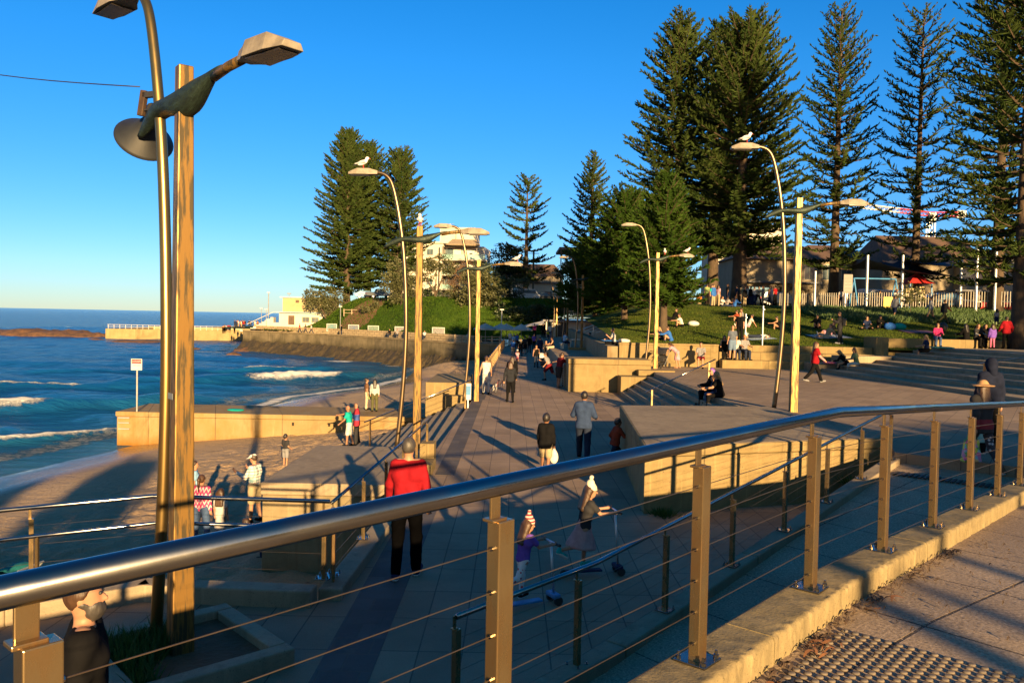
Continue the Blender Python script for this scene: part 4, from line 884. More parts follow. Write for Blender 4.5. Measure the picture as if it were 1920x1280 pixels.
# ================================================================ BUILDINGS
M['cream'] = pm('cream_render', (.36, .29, .15), (.31, .25, .125), 1.2, .8)
M['white_wall'] = pm('white_render', (.50, .47, .40), (.42, .39, .33), .8, .8)
M['grey_wall'] = pm('grey_render', (.26, .24, .22), (.20, .19, .18), .8, .85)
M['tan_wall'] = pm('tan_render', (.26, .22, .155), (.21, .175, .12), .8, .85)
M['roof_brown'] = pm('brown_roof_tiles', (.11, .065, .04), (.07, .045, .03), 3, .85, 0, .4, 6, .05)
M['roof_grey'] = pm('grey_roof', (.16, .16, .17), (.10, .10, .11), 1.5, .7)
M['blue_trim'] = pm('pale_blue_trim', (.32, .45, .50), (.25, .38, .44), 3, .6)
M['timber'] = pm('weathered_timber', (.32, .25, .16), (.20, .15, .10), 3, .8, 0, .3, 12, .01, (1, 1, .3))
M['sail'] = pm('navy_shade_sail', (.010, .014, .035), (.018, .022, .05), 3, .8)
M['red'] = pm('red_paint', (.45, .03, .03), (.35, .02, .02), 3, .5)
M['yellow'] = pm('yellow_paint', (.60, .42, .03), (.5, .35, .02), 3, .5)
M['blue'] = pm('blue_paint', (.05, .22, .45), (.04, .16, .36), 3, .5)
M['car_white'] = pm('white_car_paint', (.6, .6, .6), (.5, .5, .52), 1, .25, 0, coat=.6)
M['car_dark'] = pm('dark_car_paint', (.05, .06, .07), (.04, .05, .06), 1, .25, .3, coat=.6)
M['car_blue'] = pm('blue_car_paint', (.10, .20, .30), (.08, .16, .25), 1, .25, .3, coat=.6)
M['rubber'] = pm('rubber', (.015, .015, .015), (.025, .025, .025), 8, .8)
M['canvas'] = pm('white_canvas', (.55, .54, .50), (.48, .46, .42), 2, .85, trans=.25)
M['rock'] = pm('wet_brown_rock', (.16, .08, .035), (.05, .028, .016), .9, .75, 0, 1.0, 3, .3)
def building(name, label, loc, rz=0.0, cat='building', group=None): return thing(name, label, cat, loc, rz, group)
def bx(name, mat, par, *boxes, bev=0.0):
    b = MB()
    for q in boxes: b.bb(*q)
    return b.build(name, M[mat] if isinstance(mat, str) else mat, par, bevel=bev)
def window(par, x, z, w_, h_, y, frame='white_wall', mull=1):
    f = bx('window', frame, par, (x - .06, y - .05, z - .06, x + w_ + .06, y - .003, z + h_ + .06))
    bx('pane', 'glass', f, *[(x + w_ * i / mull + .02, y - .07, z, x + w_ * (i + 1) / mull - .02, y - .052, z + h_) for i in range(mull)]); return f
def gable(par, x0, x1, y0, y1, z0, z1, mat, along='x', ov=.4, hip=0.0):
    b = MB()
    if along == 'x':
        ym = (y0 + y1) / 2; b.add([(x0 - ov, y0 - ov, z0), (x1 + ov, y0 - ov, z0), (x1 + ov - hip, ym, z1), (x0 - ov + hip, ym, z1), (x0 - ov, y1 + ov, z0), (x1 + ov, y1 + ov, z0)], [(0, 1, 2, 3), (5, 4, 3, 2), (0, 3, 4), (1, 5, 2), (4, 5, 1, 0)])
    else:
        xm = (x0 + x1) / 2; b.add([(x0 - ov, y0 - ov, z0), (x0 - ov, y1 + ov, z0), (xm, y1 + ov - hip, z1), (xm, y0 - ov + hip, z1), (x1 + ov, y0 - ov, z0), (x1 + ov, y1 + ov, z0)], [(0, 3, 2, 1), (4, 5, 2, 3), (0, 4, 3), (1, 2, 5), (0, 1, 5, 4)])
    return b.build('roof', M[mat], par)
# pool house on the sea wall end
t = building('pool_house', 'beige two storey pool house at the end of the sea wall', (-43.7, 150, .3))
bx('upper_wall', 'cream', t, (.3, .3, 3.0, 8.2, 7, 5.55)); bx('lower_wall', 'white_wall', t, (-.2, 0, -.5, 7.3, 7, 2.99))
bx('roof', 'blue_trim', t, (-.1, -.1, 5.56, 8.6, 7.3, 5.78)); bx('awning_roof', 'blue_trim', t, (-.5, -.7, 3.0, 7.5, .28, 3.12))
for x in (2.4, 3.7, 5.0, 6.3): bx('vent', 'roof_brown', t, (x, .22, 4.75, x + .55, .28, 5.2))
bx('door', 'roof_brown', t, (1.3, -.06, .9, 2.3, -.004, 2.5))
for x in (3.6, 5.1): window(t, x, 1.4, 1.1, .8, 0, 'cream', 2)
bx('side_screen', 'cream', t, (7.4, -.4, .2, 8.2, -.1, 2.9)); bx('rooftop_flood_light', 'grey_metal', t, (1.2, .5, 5.78, 1.28, .58, 6.3), (.95, .45, 6.25, 1.55, .65, 6.4))
t.scale = (1.16, 1.0, 1.08)
# white apartment block
t = building('apartment_block', 'white apartment block with balconies and rooftop lift tower', (-25.5, 166, 5.8), R(-6))
bx('wall', 'white_wall', t, (0, 0, -2, 11.0, 12, 12.6), (11.01, 1.8, -2, 19.2, 12, 12.2))
bx('roof_slab', 'white_wall', t, (-.4, -.5, 12.61, 12.2, 12.3, 12.95))
bx('lift_tower', 'white_wall', t, (9.7, 3, 12.96, 13.2, 9, 16.0), (13.21, 2.5, 12.5, 17.2, 9.2, 16.2), (9.5, 2.8, 16.0, 13.2, 9.2, 16.25))
b = MB(); b.prism([(11.8, -1.6), (18.9, -1.6), (17.9, 1.8), (12.6, 1.8)], 12.2, 12.35); b.add([(11.8, -1.6, 12.2), (19, -1.6, 12.0), (17.6, 1.6, 13.6), (12.6, 1.6, 13.7), (12.6, 3.4, 13.7), (17.6, 3.4, 13.6)], [(0, 1, 2, 3), (3, 2, 5, 4)]); b.build('shingle_awning', M['timber'], t)
for k, z in enumerate((0.2, 3.2, 6.2, 9.3)):
    bl = bx('balcony', 'white_wall', t, (10.6, -1.4, z - .25, 20.0, 1.79, z), (10.6, -1.4, z, 11.0, 1.79, z + 2.7))
    bx('balustrade_glass', pm('green_glass', (.20, .36, .34), (.25, .4, .38), 1, .08, 0, spec=.7), bl, (11.1, -1.4, z + .02, 19.9, -1.34, z + 1.0), (19.9, -1.4, z + .02, 19.96, 1.7, z + 1.0))
    f = bx('window_wall', 'glass', t, (11.1, 1.70, z + .05, 19.0, 1.785, z + 2.5))
    bx('mullion', 'white_wall', f, *[(x, 1.6, z, x + .18, 1.69, z + 2.6) for x in (12.8, 14.6, 16.6, 18.6)])
    bx('curtain', pm('pale_curtain', (.6, .58, .5), (.5, .48, .42), 2, .9), f, (12.98, 1.55, z + .1, 14.5, 1.59, z + 2.5), (16.8 - k * .6, 1.55, z + .1, 18.2, 1.59, z + 2.5))
    for x in (1.2, 4.6, 7.6): window(t, x, z + .9, 1.3, 1.2, 0, 'white_wall', 2)
    bx('floor_band', 'white_wall', t, (-.1, -.25, z - .25, 10.59, -.004, z - .02))
    bx('balcony_furniture', 'dark_leaf' if False else 'black', t, (13.2, -.6, z + .01, 14.2, -.1, z + .75), (15.4 + k * .4, -.9, z + .01, 16.0 + k * .4, -.4, z + 1.3))
b = MB(); b.tube([(11.4, 5, 16.2), (11.4, 5, 17.3)], .04, 5); b.tube([(10.7, 5, 17.2), (12.3, 5, 17.25)], .03, 5); b.build('aerial', M['galv'], t)
# houses on the hill
p = D(998, 560, 150)
t = building('white_house', 'white garage house with brown gable behind the van', (0, 152, 5.9))
bx('wall', 'white_wall', t, (.5, 0, -.5, 8.6, 8, 4.1)); gable(t, .5, 5.0, 0, 8, 4.1, 6.2, 'roof_brown', 'y'); bx('garage_door', 'grey_wall', t, (1.2, -.06, 0, 3.6, -.004, 2.3)); bx('side_roof', 'roof_grey', t, (5.4, -.4, 4.1, 9, 8.2, 4.35)); window(t, 6.0, 1.6, 1.4, 1.0, 0)
gable(t, -4, 10, 9, 16, 6.0, 8.6, 'roof_brown', 'x', hip=2.0); bx('rear_wall', 'tan_wall', t, (-4, 9, -.5, 10, 16, 6.0))
t = building('deck_house', 'dark shaded house with flat roof and open deck above the trees', (8.0, 131, 6.0))
bx('wall', 'grey_wall', t, (2.2, 0, -1, 13, 9, 8.6)); bx('roof', 'roof_grey', t, (-.6, -1.6, 8.6, 13.6, 9.5, 9.0)); bx('deck_floor', 'timber', t, (-.4, -1.4, 5.2, 2.19, 6, 5.4)); bx('post', 'black', t, (-.4, -1.4, -1, -.22, -1.2, 8.6)); bx('post', 'black', t, (2.0, -1.4, 5.4, 2.18, -1.2, 8.6)); bx('glass_screen', 'blue_trim', t, (-.1, -1.35, 5.41, 1.9, -1.3, 6.5)); window(t, 4, 5.6, 2, 1.8, 0, 'grey_wall', 2)
b = MB(); b.tube([(0, 0, -.5), (0, 0, 8.6)], .17, 8); b.tube([(-1, 0, 8.1), (1, 0, 8.1)], .06, 5); tag(b.build('utility_pole', pm('greenish_pole', (.10, .13, .11), (.07, .09, .08), 2, .8), loc=D(999, 560, 143)), 'grey green utility pole beside the white van', 'pole')
t = building('rendered_house', 'tall white rendered wall glimpsed between the big pines', (26.5, 112, 4.8))
bx('wall', 'white_wall', t, (2, 0, -.5, 11.5, 9, 12.0), (11.51, 2, -.5, 14, 9, 8)); bx('roof', 'roof_grey', t, (1.6, -.4, 12.0, 12, 9.4, 12.3)); window(t, 3.5, 8, 1.6, 1.4, 0)
t = building('arched_house', 'tan house with arched verandah behind the pines', (27.5, 98, 5.0))
bx('wall', 'tan_wall', t, (0, 1.5, -.5, 18, 9, 6.3)); gable(t, 0, 18, 1.0, 9, 6.3, 8.3, 'roof_brown', 'x', hip=3)
b = MB()
for k in range(8): b.bb(.2 + k * 1.3, .6, -.5, .5 + k * 1.3, .95, 2.2)
b.bb(0, .55, 2.9, 9.9, 1.0, 3.3)
for k in range(7):
    for j in range(8):
        a0 = math.pi * j / 8; a1 = math.pi * (j + 1) / 8; xc = 1.0 + k * 1.3
        b.add([(xc - .5 * math.cos(a0), .6, 2.2 + .5 * math.sin(a0)), (xc - .5 * math.cos(a1), .6, 2.2 + .5 * math.sin(a1)), (xc - .5 * math.cos(a1), .6, 2.95), (xc - .5 * math.cos(a0), .6, 2.95)], [(0, 1, 2, 3)])
b.build('arcade', M['tan_wall'], t); bx('verandah_roof', 'roof_grey', t, (-.4, -.2, 3.3, 10.4, 1.49, 3.5))
for x in (8.8, 11.0, 13.4, 15.6): window(t, x, 3.9, 1.2, 1.8, 1.5, 'white_wall', 2)
t = building('long_roof_house', 'large dark tiled house behind the navy shade sails', (42.5, 92, 5.0))
bx('wall', 'tan_wall', t, (0, 0, -.5, 13.5, 10, 5.6), (8.2, -1.4, 2.6, 11.3, -.01, 5.2)); gable(t, 0, 12.2, -.6, 10, 5.6, 9.2, 'roof_brown', 'x', hip=1.6)
bx('carport_roof', 'roof_grey', t, (6.5, -3.6, 2.3, 11.8, -.1, 2.5)); bx('side_wing', 'grey_wall', t, (11.8, -1.6, -.5, 17, 8, 7.2)); window(t, 3, 3.2, 2.0, 1.4, 0, 'white_wall', 2); window(t, 8.6, 3.6, 2.2, 1.2, -1.4, 'white_wall', 3); window(t, 1, .6, 3, 1.6, 0, 'white_wall', 3)
t = building('hip_roof_house', 'smaller dark house with white eaves left of the large roof', (37.2, 104, 5.0))
bx('wall', 'grey_wall', t, (0, 0, -.5, 8, 8, 7.2)); gable(t, 0, 8, 0, 8, 7.3, 9.0, 'roof_brown', 'x', hip=3); bx('eaves', 'white_wall', t, (-.4, -.4, 7.0, 8.4, 8.4, 7.28)); window(t, 1.5, 3.5, 1.8, 1.6, 0, 'white_wall', 2); window(t, 4.6, 3.5, 1.8, 1.6, 0, 'white_wall', 2)
# kiosk with deck and awning
t = building('kiosk', 'low white kiosk with dark flat roof at the end of the path', (4.4, 105, PZ), cat='kiosk')
bx('wall', 'white_wall', t, (.8, 0, -.3, 11.2, 5, 1.95)); bx('roof', 'roof_grey', t, (-.4, -.8, 1.96, 11.6, 6, 2.2)); bx('door', 'black', t, (1.6, -.06, 0, 2.8, -.004, 1.9)); bx('servery', 'grey_wall', t, (5.2, -.05, .9, 8.6, -.004, 1.7)); bx('pillar', 'white_wall', t, (.0, -.5, -.3, .3, -.2, 1.95))
b = MB(); b.add([(-.3, -.7, 2.0), (-.3, -.7, 2.06), (-4.6, -1.4, .95), (-4.6, -1.4, 1.0), (-.3, -3.4, 1.6), (-.3, -3.4, 1.66), (-4.6, -3.4, .95), (-4.6, -3.4, 1.0)], [(0, 2, 6, 4), (1, 5, 7, 3), (0, 1, 3, 2), (4, 6, 7, 5), (2, 3, 7, 6), (0, 4, 5, 1)]); b.build('awning', M['canvas'], t)
t = thing('deck_balustrade', 'timber balustrade of the deck above the kiosk', 'balustrade', (7.2, 107, PZ + 2.2))
bx('rail', 'timber', t, (0, 0, 1.15, 5.6, .08, 1.25)); bx('rail', 'timber', t, (0, 0, .1, 5.6, .08, .2))
b = MB()
for k in range(34): b.bb(.05 + k * .163, .02, .2, .10 + k * .163, .06, 1.15)
tag(b.build('baluster', M['timber'], t), kind='stuff'); bx('end_post', 'timber', t, (5.0, -.05, 0, 5.7, .2, 1.3))
# stair rail up the bank right of the kiosk
t = thing('bank_handrail', 'white sloping handrail up the grassy bank right of the kiosk', 'handrail', (6.6, 86, 1.9))
b = MB(); b.tube([(0, 0, 0), (4.6, -8, 2.3), (7.8, -8.6, 2.35)], .07, 6); b.build('handrail', M['galv'], t)
for f in (.1, .4, .7, 1.0):
    b = MB(); b.tube([(4.6 * f, -8 * f, 2.3 * f), (4.6 * f, -8 * f, 2.3 * f - 1.3)], .05, 6); b.build('post', M['galv'], t)
for dz in (.3, .6, .9):
    b = MB(); b.tube([(0, 0, -dz), (4.6, -8, 2.3 - dz), (7.8, -8.6, 2.35 - dz)], .015, 4); b.build('wire', M['galv'], t)
# market umbrellas
def umbrella(x, y, z0, label, r_=1.5, src=None):
    if src: return dup(src, None, (x, y, z0), .3 * x, label)
    t = thing('market_umbrella', label, 'umbrella', (x, y, z0), 0, 'white cafe umbrellas'); b = MB(); b.tube([(0, 0, 0), (0, 0, 2.62)], .04, 8); b.build('pole', M['grey_metal'], t)
    b = MB(); n = 8; vs = [(0, 0, 2.6)]
    for k in range(n): a = 2 * math.pi * k / n; vs += [(r_ * math.cos(a), r_ * math.sin(a), 1.92), (r_ * math.cos(a), r_ * math.sin(a), 1.76)]
    fs = []
    for k in range(n): i = 1 + 2 * k; j = 1 + 2 * ((k + 1) % n); fs += [(0, i, j), (i, i + 1, j + 1, j)]
    b.add(vs, fs); b.build('canopy', M['canvas'], t); b = MB(); b.lathe([(.3, 0), (.3, .08), (.06, .12)], n=10); b.build('base', M['grey_metal'], t); return t
u0 = umbrella(-3.4, 101, .05, 'sunlit white umbrella nearest the sea at the cafe')
umbrella(-1.45, 103, .05, '', 1.5, u0)['label'] = 'grey shaded umbrella, second from the sea'
umbrella(-.75, 101.5, .05, '', 1.5, u0)['label'] = 'shaded umbrella overlapping the one behind it'
umbrella(1.15, 101, .05, '', 1.5, u0)['label'] = 'broad umbrella standing apart beside the kiosk awning'
# white timber fence at the cafe edge
t = thing('cafe_fence', 'weathered white post and rail fence along the sea wall by the cafe', 'fence', (-6.5, 97.4, .05))
fp = [Vector((-.6, 1.8, 0)), Vector((1.5, -.7, 0)), Vector((5.2, -2.0, 0))]
for p_, d_ in line_pts(fp, [0, 1.5, 3.1, 4.6, 6.0, 7.0]):
    b = MB(); b.box((p_.x, p_.y, .55), (.16, .16, 1.15)); b.build('post', M['timber'], t)
for z in (.35, .68, 1.0):
    b = MB(); b.tube([p_ + Vector((0, 0, z)) for p_ in fp], .05, 5); b.build('rail', M['timber'], t)
# art boards on the bank
board_c = [((.10, .38, .45), (.45, .6, .5), 622, 614, 'pale blue and sand coloured picture board on the bank, nearest the pool house'), ((.05, .2, .45), (.5, .42, .25), 663, 616, 'deep blue and ochre picture board on the bank'), ((.05, .25, .08), (.55, .6, .6), 700, 618, 'green splashed picture board on the bank'), ((.55, .52, .5), (.2, .2, .22), 751, 620, 'white picture board with grey scribbles behind seated people'), ((.65, .63, .6), (.08, .08, .09), 822, 622, 'white picture board with black brush strokes')]
for i, (c1, c2, px, py, lb) in enumerate(board_c):
    d0 = float(np.interp((px - 960) / FPX * 125, SWX[::-1], SWY[::-1])) + 10.2; q = D(px, py, d0)
    t = thing('picture_board', lb, 'sign board', (q.x, q.y, q.z - 1.0), R(-20), 'picture boards along the green bank')
    b = MB(); b.box((0, 0, 1.0), (2.0, .06, 1.3)); b.build('panel', M['timber_white'], t)
    mb_, tb, bsb = newmat('board_art'); nn = noise(tb, coords(tb), 2.2 + i * .4, 3, .6, 1.5 + i * .3); tb.links.new(ramp(tb, nn, [(.34, tuple(x * .5 for x in c1)), (.44, tuple(x * .5 for x in c2)), (.50, tuple(x * .5 for x in c1)), (.58, (.22, .22, .21)), (.66, tuple(x * .4 for x in c2))]), bsb.inputs['Base Color'])
    b = MB(); b.box((0, -.034, 1.0), (1.8, .004, 1.12)); b.build('picture', mb_, t)
    for x in (-.8, .8):
        b = MB(); b.box((x, .06, .0), (.08, .08, 1.4)); b.build('post', M['timber'], t)
def pole_lamp(px, py0, py1, d, label, r_=.06):
    q = D(px, py0, d); h = D(px, py1, d).z - q.z; t = thing('light_pole', label, 'light pole', q, 0, None); b = MB(); b.tube([(0, 0, -.3), (0, 0, h)], r_, 6); b.build('pole', M['galv'], t)
    b = MB(); b.box((0, 0, h + .05), (.55, .3, .14)); b.build('lamp', M['timber_white'], t); return t
pole_lamp(638, 622, 575, 136, 'slim white light pole on the bank between picture boards'); pole_lamp(940, 635, 581, 108, 'slim light pole among the cafe umbrellas')
pole_lamp(503, 612, 549, 155, 'tall floodlight mast beside the pool house', .1); pole_lamp(490, 612, 578, 160, 'short light pole left of the pool mast'); pole_lamp(499, 612, 580, 150, 'short light pole just right of the pool mast')
# ---------------------------------------------------------------- vehicles
def car(name, label, loc, rz, paint, kind='car', cat='car'):
    t = thing(name, label, cat, loc, rz)
    if kind == 'van': prof = [(-2.4, .4), (2.3, .4), (2.4, .9), (2.1, 1.15), (1.5, 1.95), (-2.35, 2.05), (-2.45, 1.0)]; win = [(-2.0, 1.25, 1.5, 1.75)]; W = .92
    elif kind == 'ute': prof = [(-2.5, .45), (2.4, .45), (2.45, .95), (1.2, 1.08), (.7, 1.68), (-.6, 1.72), (-.9, 1.1), (-2.5, 1.1)]; win = [(-.5, 1.12, .7, 1.6)]; W = .9
    else: prof = [(-2.1, .35), (2.1, .35), (2.2, .75), (1.2, .92), (.5, 1.42), (-1.2, 1.46), (-2.0, .98), (-2.2, .8)]; win = [(-1.1, .96, .5, 1.36)]; W = .86
    n = len(prof); vs = [(x, -W * (1 if z < 1.0 else .86), z) for x, z in prof] + [(x, W * (1 if z < 1.0 else .86), z) for x, z in prof]
    b = MB(); b.add(vs, [tuple(range(n)), tuple(range(2 * n - 1, n - 1, -1))] + [(i + n, (i + 1) % n + n, (i + 1) % n, i) for i in range(n)]); b.build('body', M[paint], t, bevel=.05)
    for s_ in (-1, 1):
        for x0, z0, x1, z1 in win:
            b = MB(); y = s_ * (W * .93); b.add([(x0, y * 1.03, z0), (x1 + .25, y * 1.03, z0), (x1, y * .955, z1), (x0 + .1, y * .955, z1)], [(0, 1, 2, 3)]); b.build('side_window', M['glass'], t)
        for x in (-1.35, 1.35):
            b = MB(); b.tube([(x, s_ * (W - .14), .33), (x, s_ * (W + .02), .33)], .33, 14); wl = b.build('wheel', M['rubber'], t); b = MB(); b.tube([(x, s_ * (W + .02), .33), (x, s_ * (W + .03), .33)], .19, 10); b.build('rim', M['galv'], wl)
    for s_ in (-1, 1):
        b = MB(); b.box((-prof[0][0] * -1 - .03 if False else prof[-1][0] + .02, s_ * W * .75, .85), (.08, .25, .16)); b.build('tail_light', M['red'], t)
    return t
def hz(x, y): return float(terrain_z(x, y))
for px, d, rz, pnt, kd, lb, cat in ((985, 136, R(12), 'car_white', 'van', 'white van parked on the shaded road above the bank', 'van'), (1018, 137, R(0), 'car_dark', 'car', 'dark car parked beside the white van', 'car'), (712, 143, R(20), 'car_dark', 'ute', 'dark pickup parked under the headland pines', 'car'), (688, 146, R(10), 'car_blue', 'car', 'small grey blue car under the headland pines', 'car'), (1775, 73, R(8), 'car_blue', 'car', 'blue car parked behind the playground fence', 'car'), (1610, 78, R(4), 'car_blue', 'car', 'pale blue car behind the playground fence near a swing', 'car'), (1655, 84, R(2), 'car_white', 'van', 'large white van parked behind the playground', 'van'), (1460, 82, R(5), 'car_white', 'car', 'white car seen between pine trunk and fence', 'car'), (1420, 84, R(5), 'car_blue', 'van', 'blue van behind the people under the big pine', 'van')):
    q = D(px, 560, d); car('parked_' + ('van' if cat == 'van' else 'car'), lb, (q.x, q.y, hz(q.x, q.y) + .02), rz, pnt, kd, cat)
# timber fence on the headland top
t = thing('headland_fence', 'timber post and rail fence above the bare earth on the headland', 'fence', (-29.5, 139.5, hz(-29.5, 141)))
for k in range(7):
    b = MB(); b.box((k * 1.35, .1 * k, .5), (.16, .16, 1.3)); b.build('post', M['timber'], t)
for z in (.45, 1.0):
    b = MB(); b.tube([(0, 0, z), (8.1, .6, z)], .06, 5); b.build('rail', M['timber'], t)
ex, ey = np.meshgrid(np.linspace(-30.5, -21.5, 26), np.linspace(131, 141, 26), indexing='ij'); ez = terrain_z(ex, ey) + .06
F = grid_faces(26, 26); c_ = np.stack([ex.ravel()[F].mean(1), ey.ravel()[F].mean(1)], 1); k = (((c_[:, 0] + 26) / 4.2) ** 2 + ((c_[:, 1] - 137.5) / 4.6) ** 2 + .5 * (fbm(c_[:, 0], c_[:, 1], 3, 3) - .45)) < 1
struct(link('bare_earth', arr_mesh('bare_earth', np.stack([ex.ravel(), ey.ravel(), ez.ravel()], 1), F[k]), M['earth'], smooth=True))
# ---------------------------------------------------------------- playground: fence, sails, equipment, crane
fa, fb_ = D(1462, 572, 74), D(1915, 590, 60.5)
fa.z = hz(fa.x, fa.y); fb_.z = hz(fb_.x, fb_.y)
t = thing('picket_fence', 'white metal picket fence round the playground above the lawn', 'fence', fa); L_ = fb_ - fa; n = int(L_.length / .17)
b = MB()
for z in (.12, 1.12): b.tube([(0, 0, z), L_ + Vector((0, 0, z))], .03, 5)
b.build('rail', M['galv'], t)
for k in range(100):
    f = .0 + k / 100; b = MB(); q = L_ * f; b.box((q.x, q.y, .62), (.05, .05, 1.2)); b.build('picket', pm('dull_picket_paint', (.30, .28, .24), (.22, .21, .18), 3, .6), t)
def sail(name, label, pts, sag=.5):
    vs = []; n = 8; o = Vector(pts[0])
    for i in range(n + 1):
        for j in range(n + 1):
            u, v = i / n, j / n; q = Vector(pts[0]) * (1 - u) * (1 - v) + Vector(pts[1]) * u * (1 - v) + Vector(pts[2]) * u * v + Vector(pts[3]) * (1 - u) * v
            q = q - Vector((0, 0, sag * 4 * (u * (1 - u) + v * (1 - v)) * .5)); vs.append(q - o)
    b = MB(); b.add(vs, [(i * (n + 1) + j, (i + 1) * (n + 1) + j, (i + 1) * (n + 1) + j + 1, i * (n + 1) + j + 1) for i in range(n) for j in range(n)]); return tag(b.build(name, M['sail'], loc=o), label, 'shade sail')
sail('shade_sail', 'navy shade sail with a low left corner over the playground', [D(1572, 502, 74), D(1690, 482, 74), D(1800, 520, 66), D(1624, 485, 66)])
sail('shade_sail', 'navy shade sail stretched to the right hand posts', [D(1690, 484, 74), D(1800, 488, 74), D(1832, 500, 66), D(1700, 488, 67)], .35)
for px, y0, y1, d, lb in ((1624, 578, 479, 65, 'leftmost tall steel post of the shade sails'), (1690, 578, 479, 67, 'tall steel sail post beside the thin pine'), (1800, 575, 483, 66, 'steel sail post where the two sails meet'), (1829, 590, 455, 61.8, 'slanting steel post near the right hand pines'), (1864, 592, 470, 61.5, 'rightmost steel sail post by the red toys'), (1584, 578, 521, 66.5, 'short steel post at the left end of the sails'), (1527, 575, 509, 70, 'lone steel post behind the fence near the plaza lamp')):
    q = D(px, y0, d); q.z = hz(q.x, q.y) - .1; h = D(px, y1, d).z - q.z; b = MB(); b.tube([(0, 0, 0), (0, 0, h)], .11, 10); b.tube([(0, 0, h), (0, 0, h + .03)], .12, 10); tag(b.build('sail_post', M['galv'], smooth=True, auto=40, loc=q), lb, 'post', 'steel posts of the playground')
q = D(1716, 560, 68); t = thing('play_tower', 'playground tower with red pyramid roof', 'play equipment', (q.x, q.y, hz(q.x, q.y)))
b = MB(); b.add([(-1.1, -1.1, 2.1), (1.1, -1.1, 2.1), (1.1, 1.1, 2.1), (-1.1, 1.1, 2.1), (0, 0, 3.0)], [(0, 1, 4), (1, 2, 4), (2, 3, 4), (3, 0, 4), (3, 2, 1, 0)]); b.build('roof', M['red'], t)
for x in (-.9, .9):
    for y in (-.9, .9):
        b = MB(); b.box((x, y, 1.05), (.1, .1, 2.1)); b.build('post', M['blue'], t)
b = MB(); b.box((0, 0, .9), (1.8, 1.8, .1)); b.build('platform', M['yellow'], t)
q = D(1620, 575, 67); t = thing('swing_frame', 'blue A frame swing behind the fence', 'play equipment', (q.x, q.y, hz(q.x, q.y)))
for x in (-.9, 2.6):
    b = MB(); b.tube([(x, -.9, 0), (x, 0, 2.4), (x, .9, 0)], .06, 6); b.build('frame', M['blue'], t)
b = MB(); b.tube([(-.9, 0, 2.4), (2.6, 0, 2.4)], .06, 6); b.build('top_bar', M['blue'], t)
for px, py, w_, h_, mt, lb in ((1665, 567, .75, .9, 'yellow', 'yellow notice fixed to the picket fence'), (1709, 552, .9, 1.0, 'cream', 'cream notice board on the playground fence'), (1725, 550, .8, 1.15, 'cream', 'taller cream notice board on the playground fence'), (1590, 532, .7, 1.5, 'grey_wall', 'grey sign panel on a post in the playground')):
    f = (px - 1462) / (1915 - 1462); d = 74 * 60.5 / (60.5 + (74 - 60.5) * (1 - f)) - .25; q = D(px, py, d); t = thing('notice_board', lb, 'sign', (q.x, q.y, hz(q.x, q.y))); b = MB(); b.box((0, 0, q.z - hz(q.x, q.y)), (w_, .05, h_)); b.build('panel', M[mt], t)
    b = MB()
    for k in range(4): b.box((0, -.028, q.z - hz(q.x, q.y) + h_ * (.3 - .18 * k)), (w_ * .7, .004, h_ * .05))
    tag(b.build('text_line', M['black'], t), kind='stuff'); b = MB(); b.box((0, .06, (q.z - hz(q.x, q.y)) / 2), (.06, .06, q.z - hz(q.x, q.y))); b.build('post', M['galv'], t)
for px, py, lb in ((1832, 580, 'red toy car body behind the right part of the fence'), (1880, 585, 'larger red play boat behind the right end of the fence')):
    q = D(px, py, 64.5); q.z = hz(q.x, q.y); t = thing('play_boat', lb, 'play equipment', q); b = MB(); b.lathe([(.4, 0), (.8, .35), (.85, .7), (.7, .72), (.6, .4), (.2, .3)], n=14); o = b.build('hull', M['red'], t, smooth=True); o.scale = (1.3, .7, 1); b = MB(); b.box((0, 0, .75), (.5, .3, .1)); b.build('seat', M['timber_white'], t)
# tower crane
q = D(1744, 460, 260); t = thing('tower_crane', 'red and white tower crane beyond the rooftops', 'crane', (q.x, q.y, q.z - 10))
def lattice(p0, p1, w_, n, r_=.10):
    b = MB(); p0, p1 = Vector(p0), Vector(p1); d = (p1 - p0).normalized(); u = d.orthogonal().normalized() * w_; v = d.cross(u)
    c = [u, v, -u, -v]
    for k in c: b.tube([p0 + k, p1 + k], r_, 4)
    for i in range(n):
        a, e = p0.lerp(p1, i / n), p0.lerp(p1, (i + 1) / n)
        for k in range(4): b.tube([a + c[k], e + c[(k + 1) % 4]], r_ * .7, 3)
    return b
lattice((0, 0, 0), (0, 0, 20.5), 1.3, 12, .14).build('mast', M['galv'], t)
jl = D(1612, 386, 255) - Vector(t.location); jr = D(1800, 402, 264) - Vector(t.location); jt = D(1744, 402, 260) - Vector(t.location)
lattice(jt, jt.lerp(jl, .45), .9, 9, .13).build('jib', M['red'], t); lattice(jt.lerp(jl, .45), jl, .9, 10, .13).build('jib_tip', M['timber_white'], t); lattice(jt, jr, .9, 6, .14).build('counter_jib', M['red'], t)
b = MB(); b.box(jr, (3, 2, 2.4)); b.build('counterweight', M['grey_metal'], t); b = MB(); b.box(jt + Vector((0, -1, -1)), (2, 2, 2.4)); b.build('cab', M['timber_white'], t)
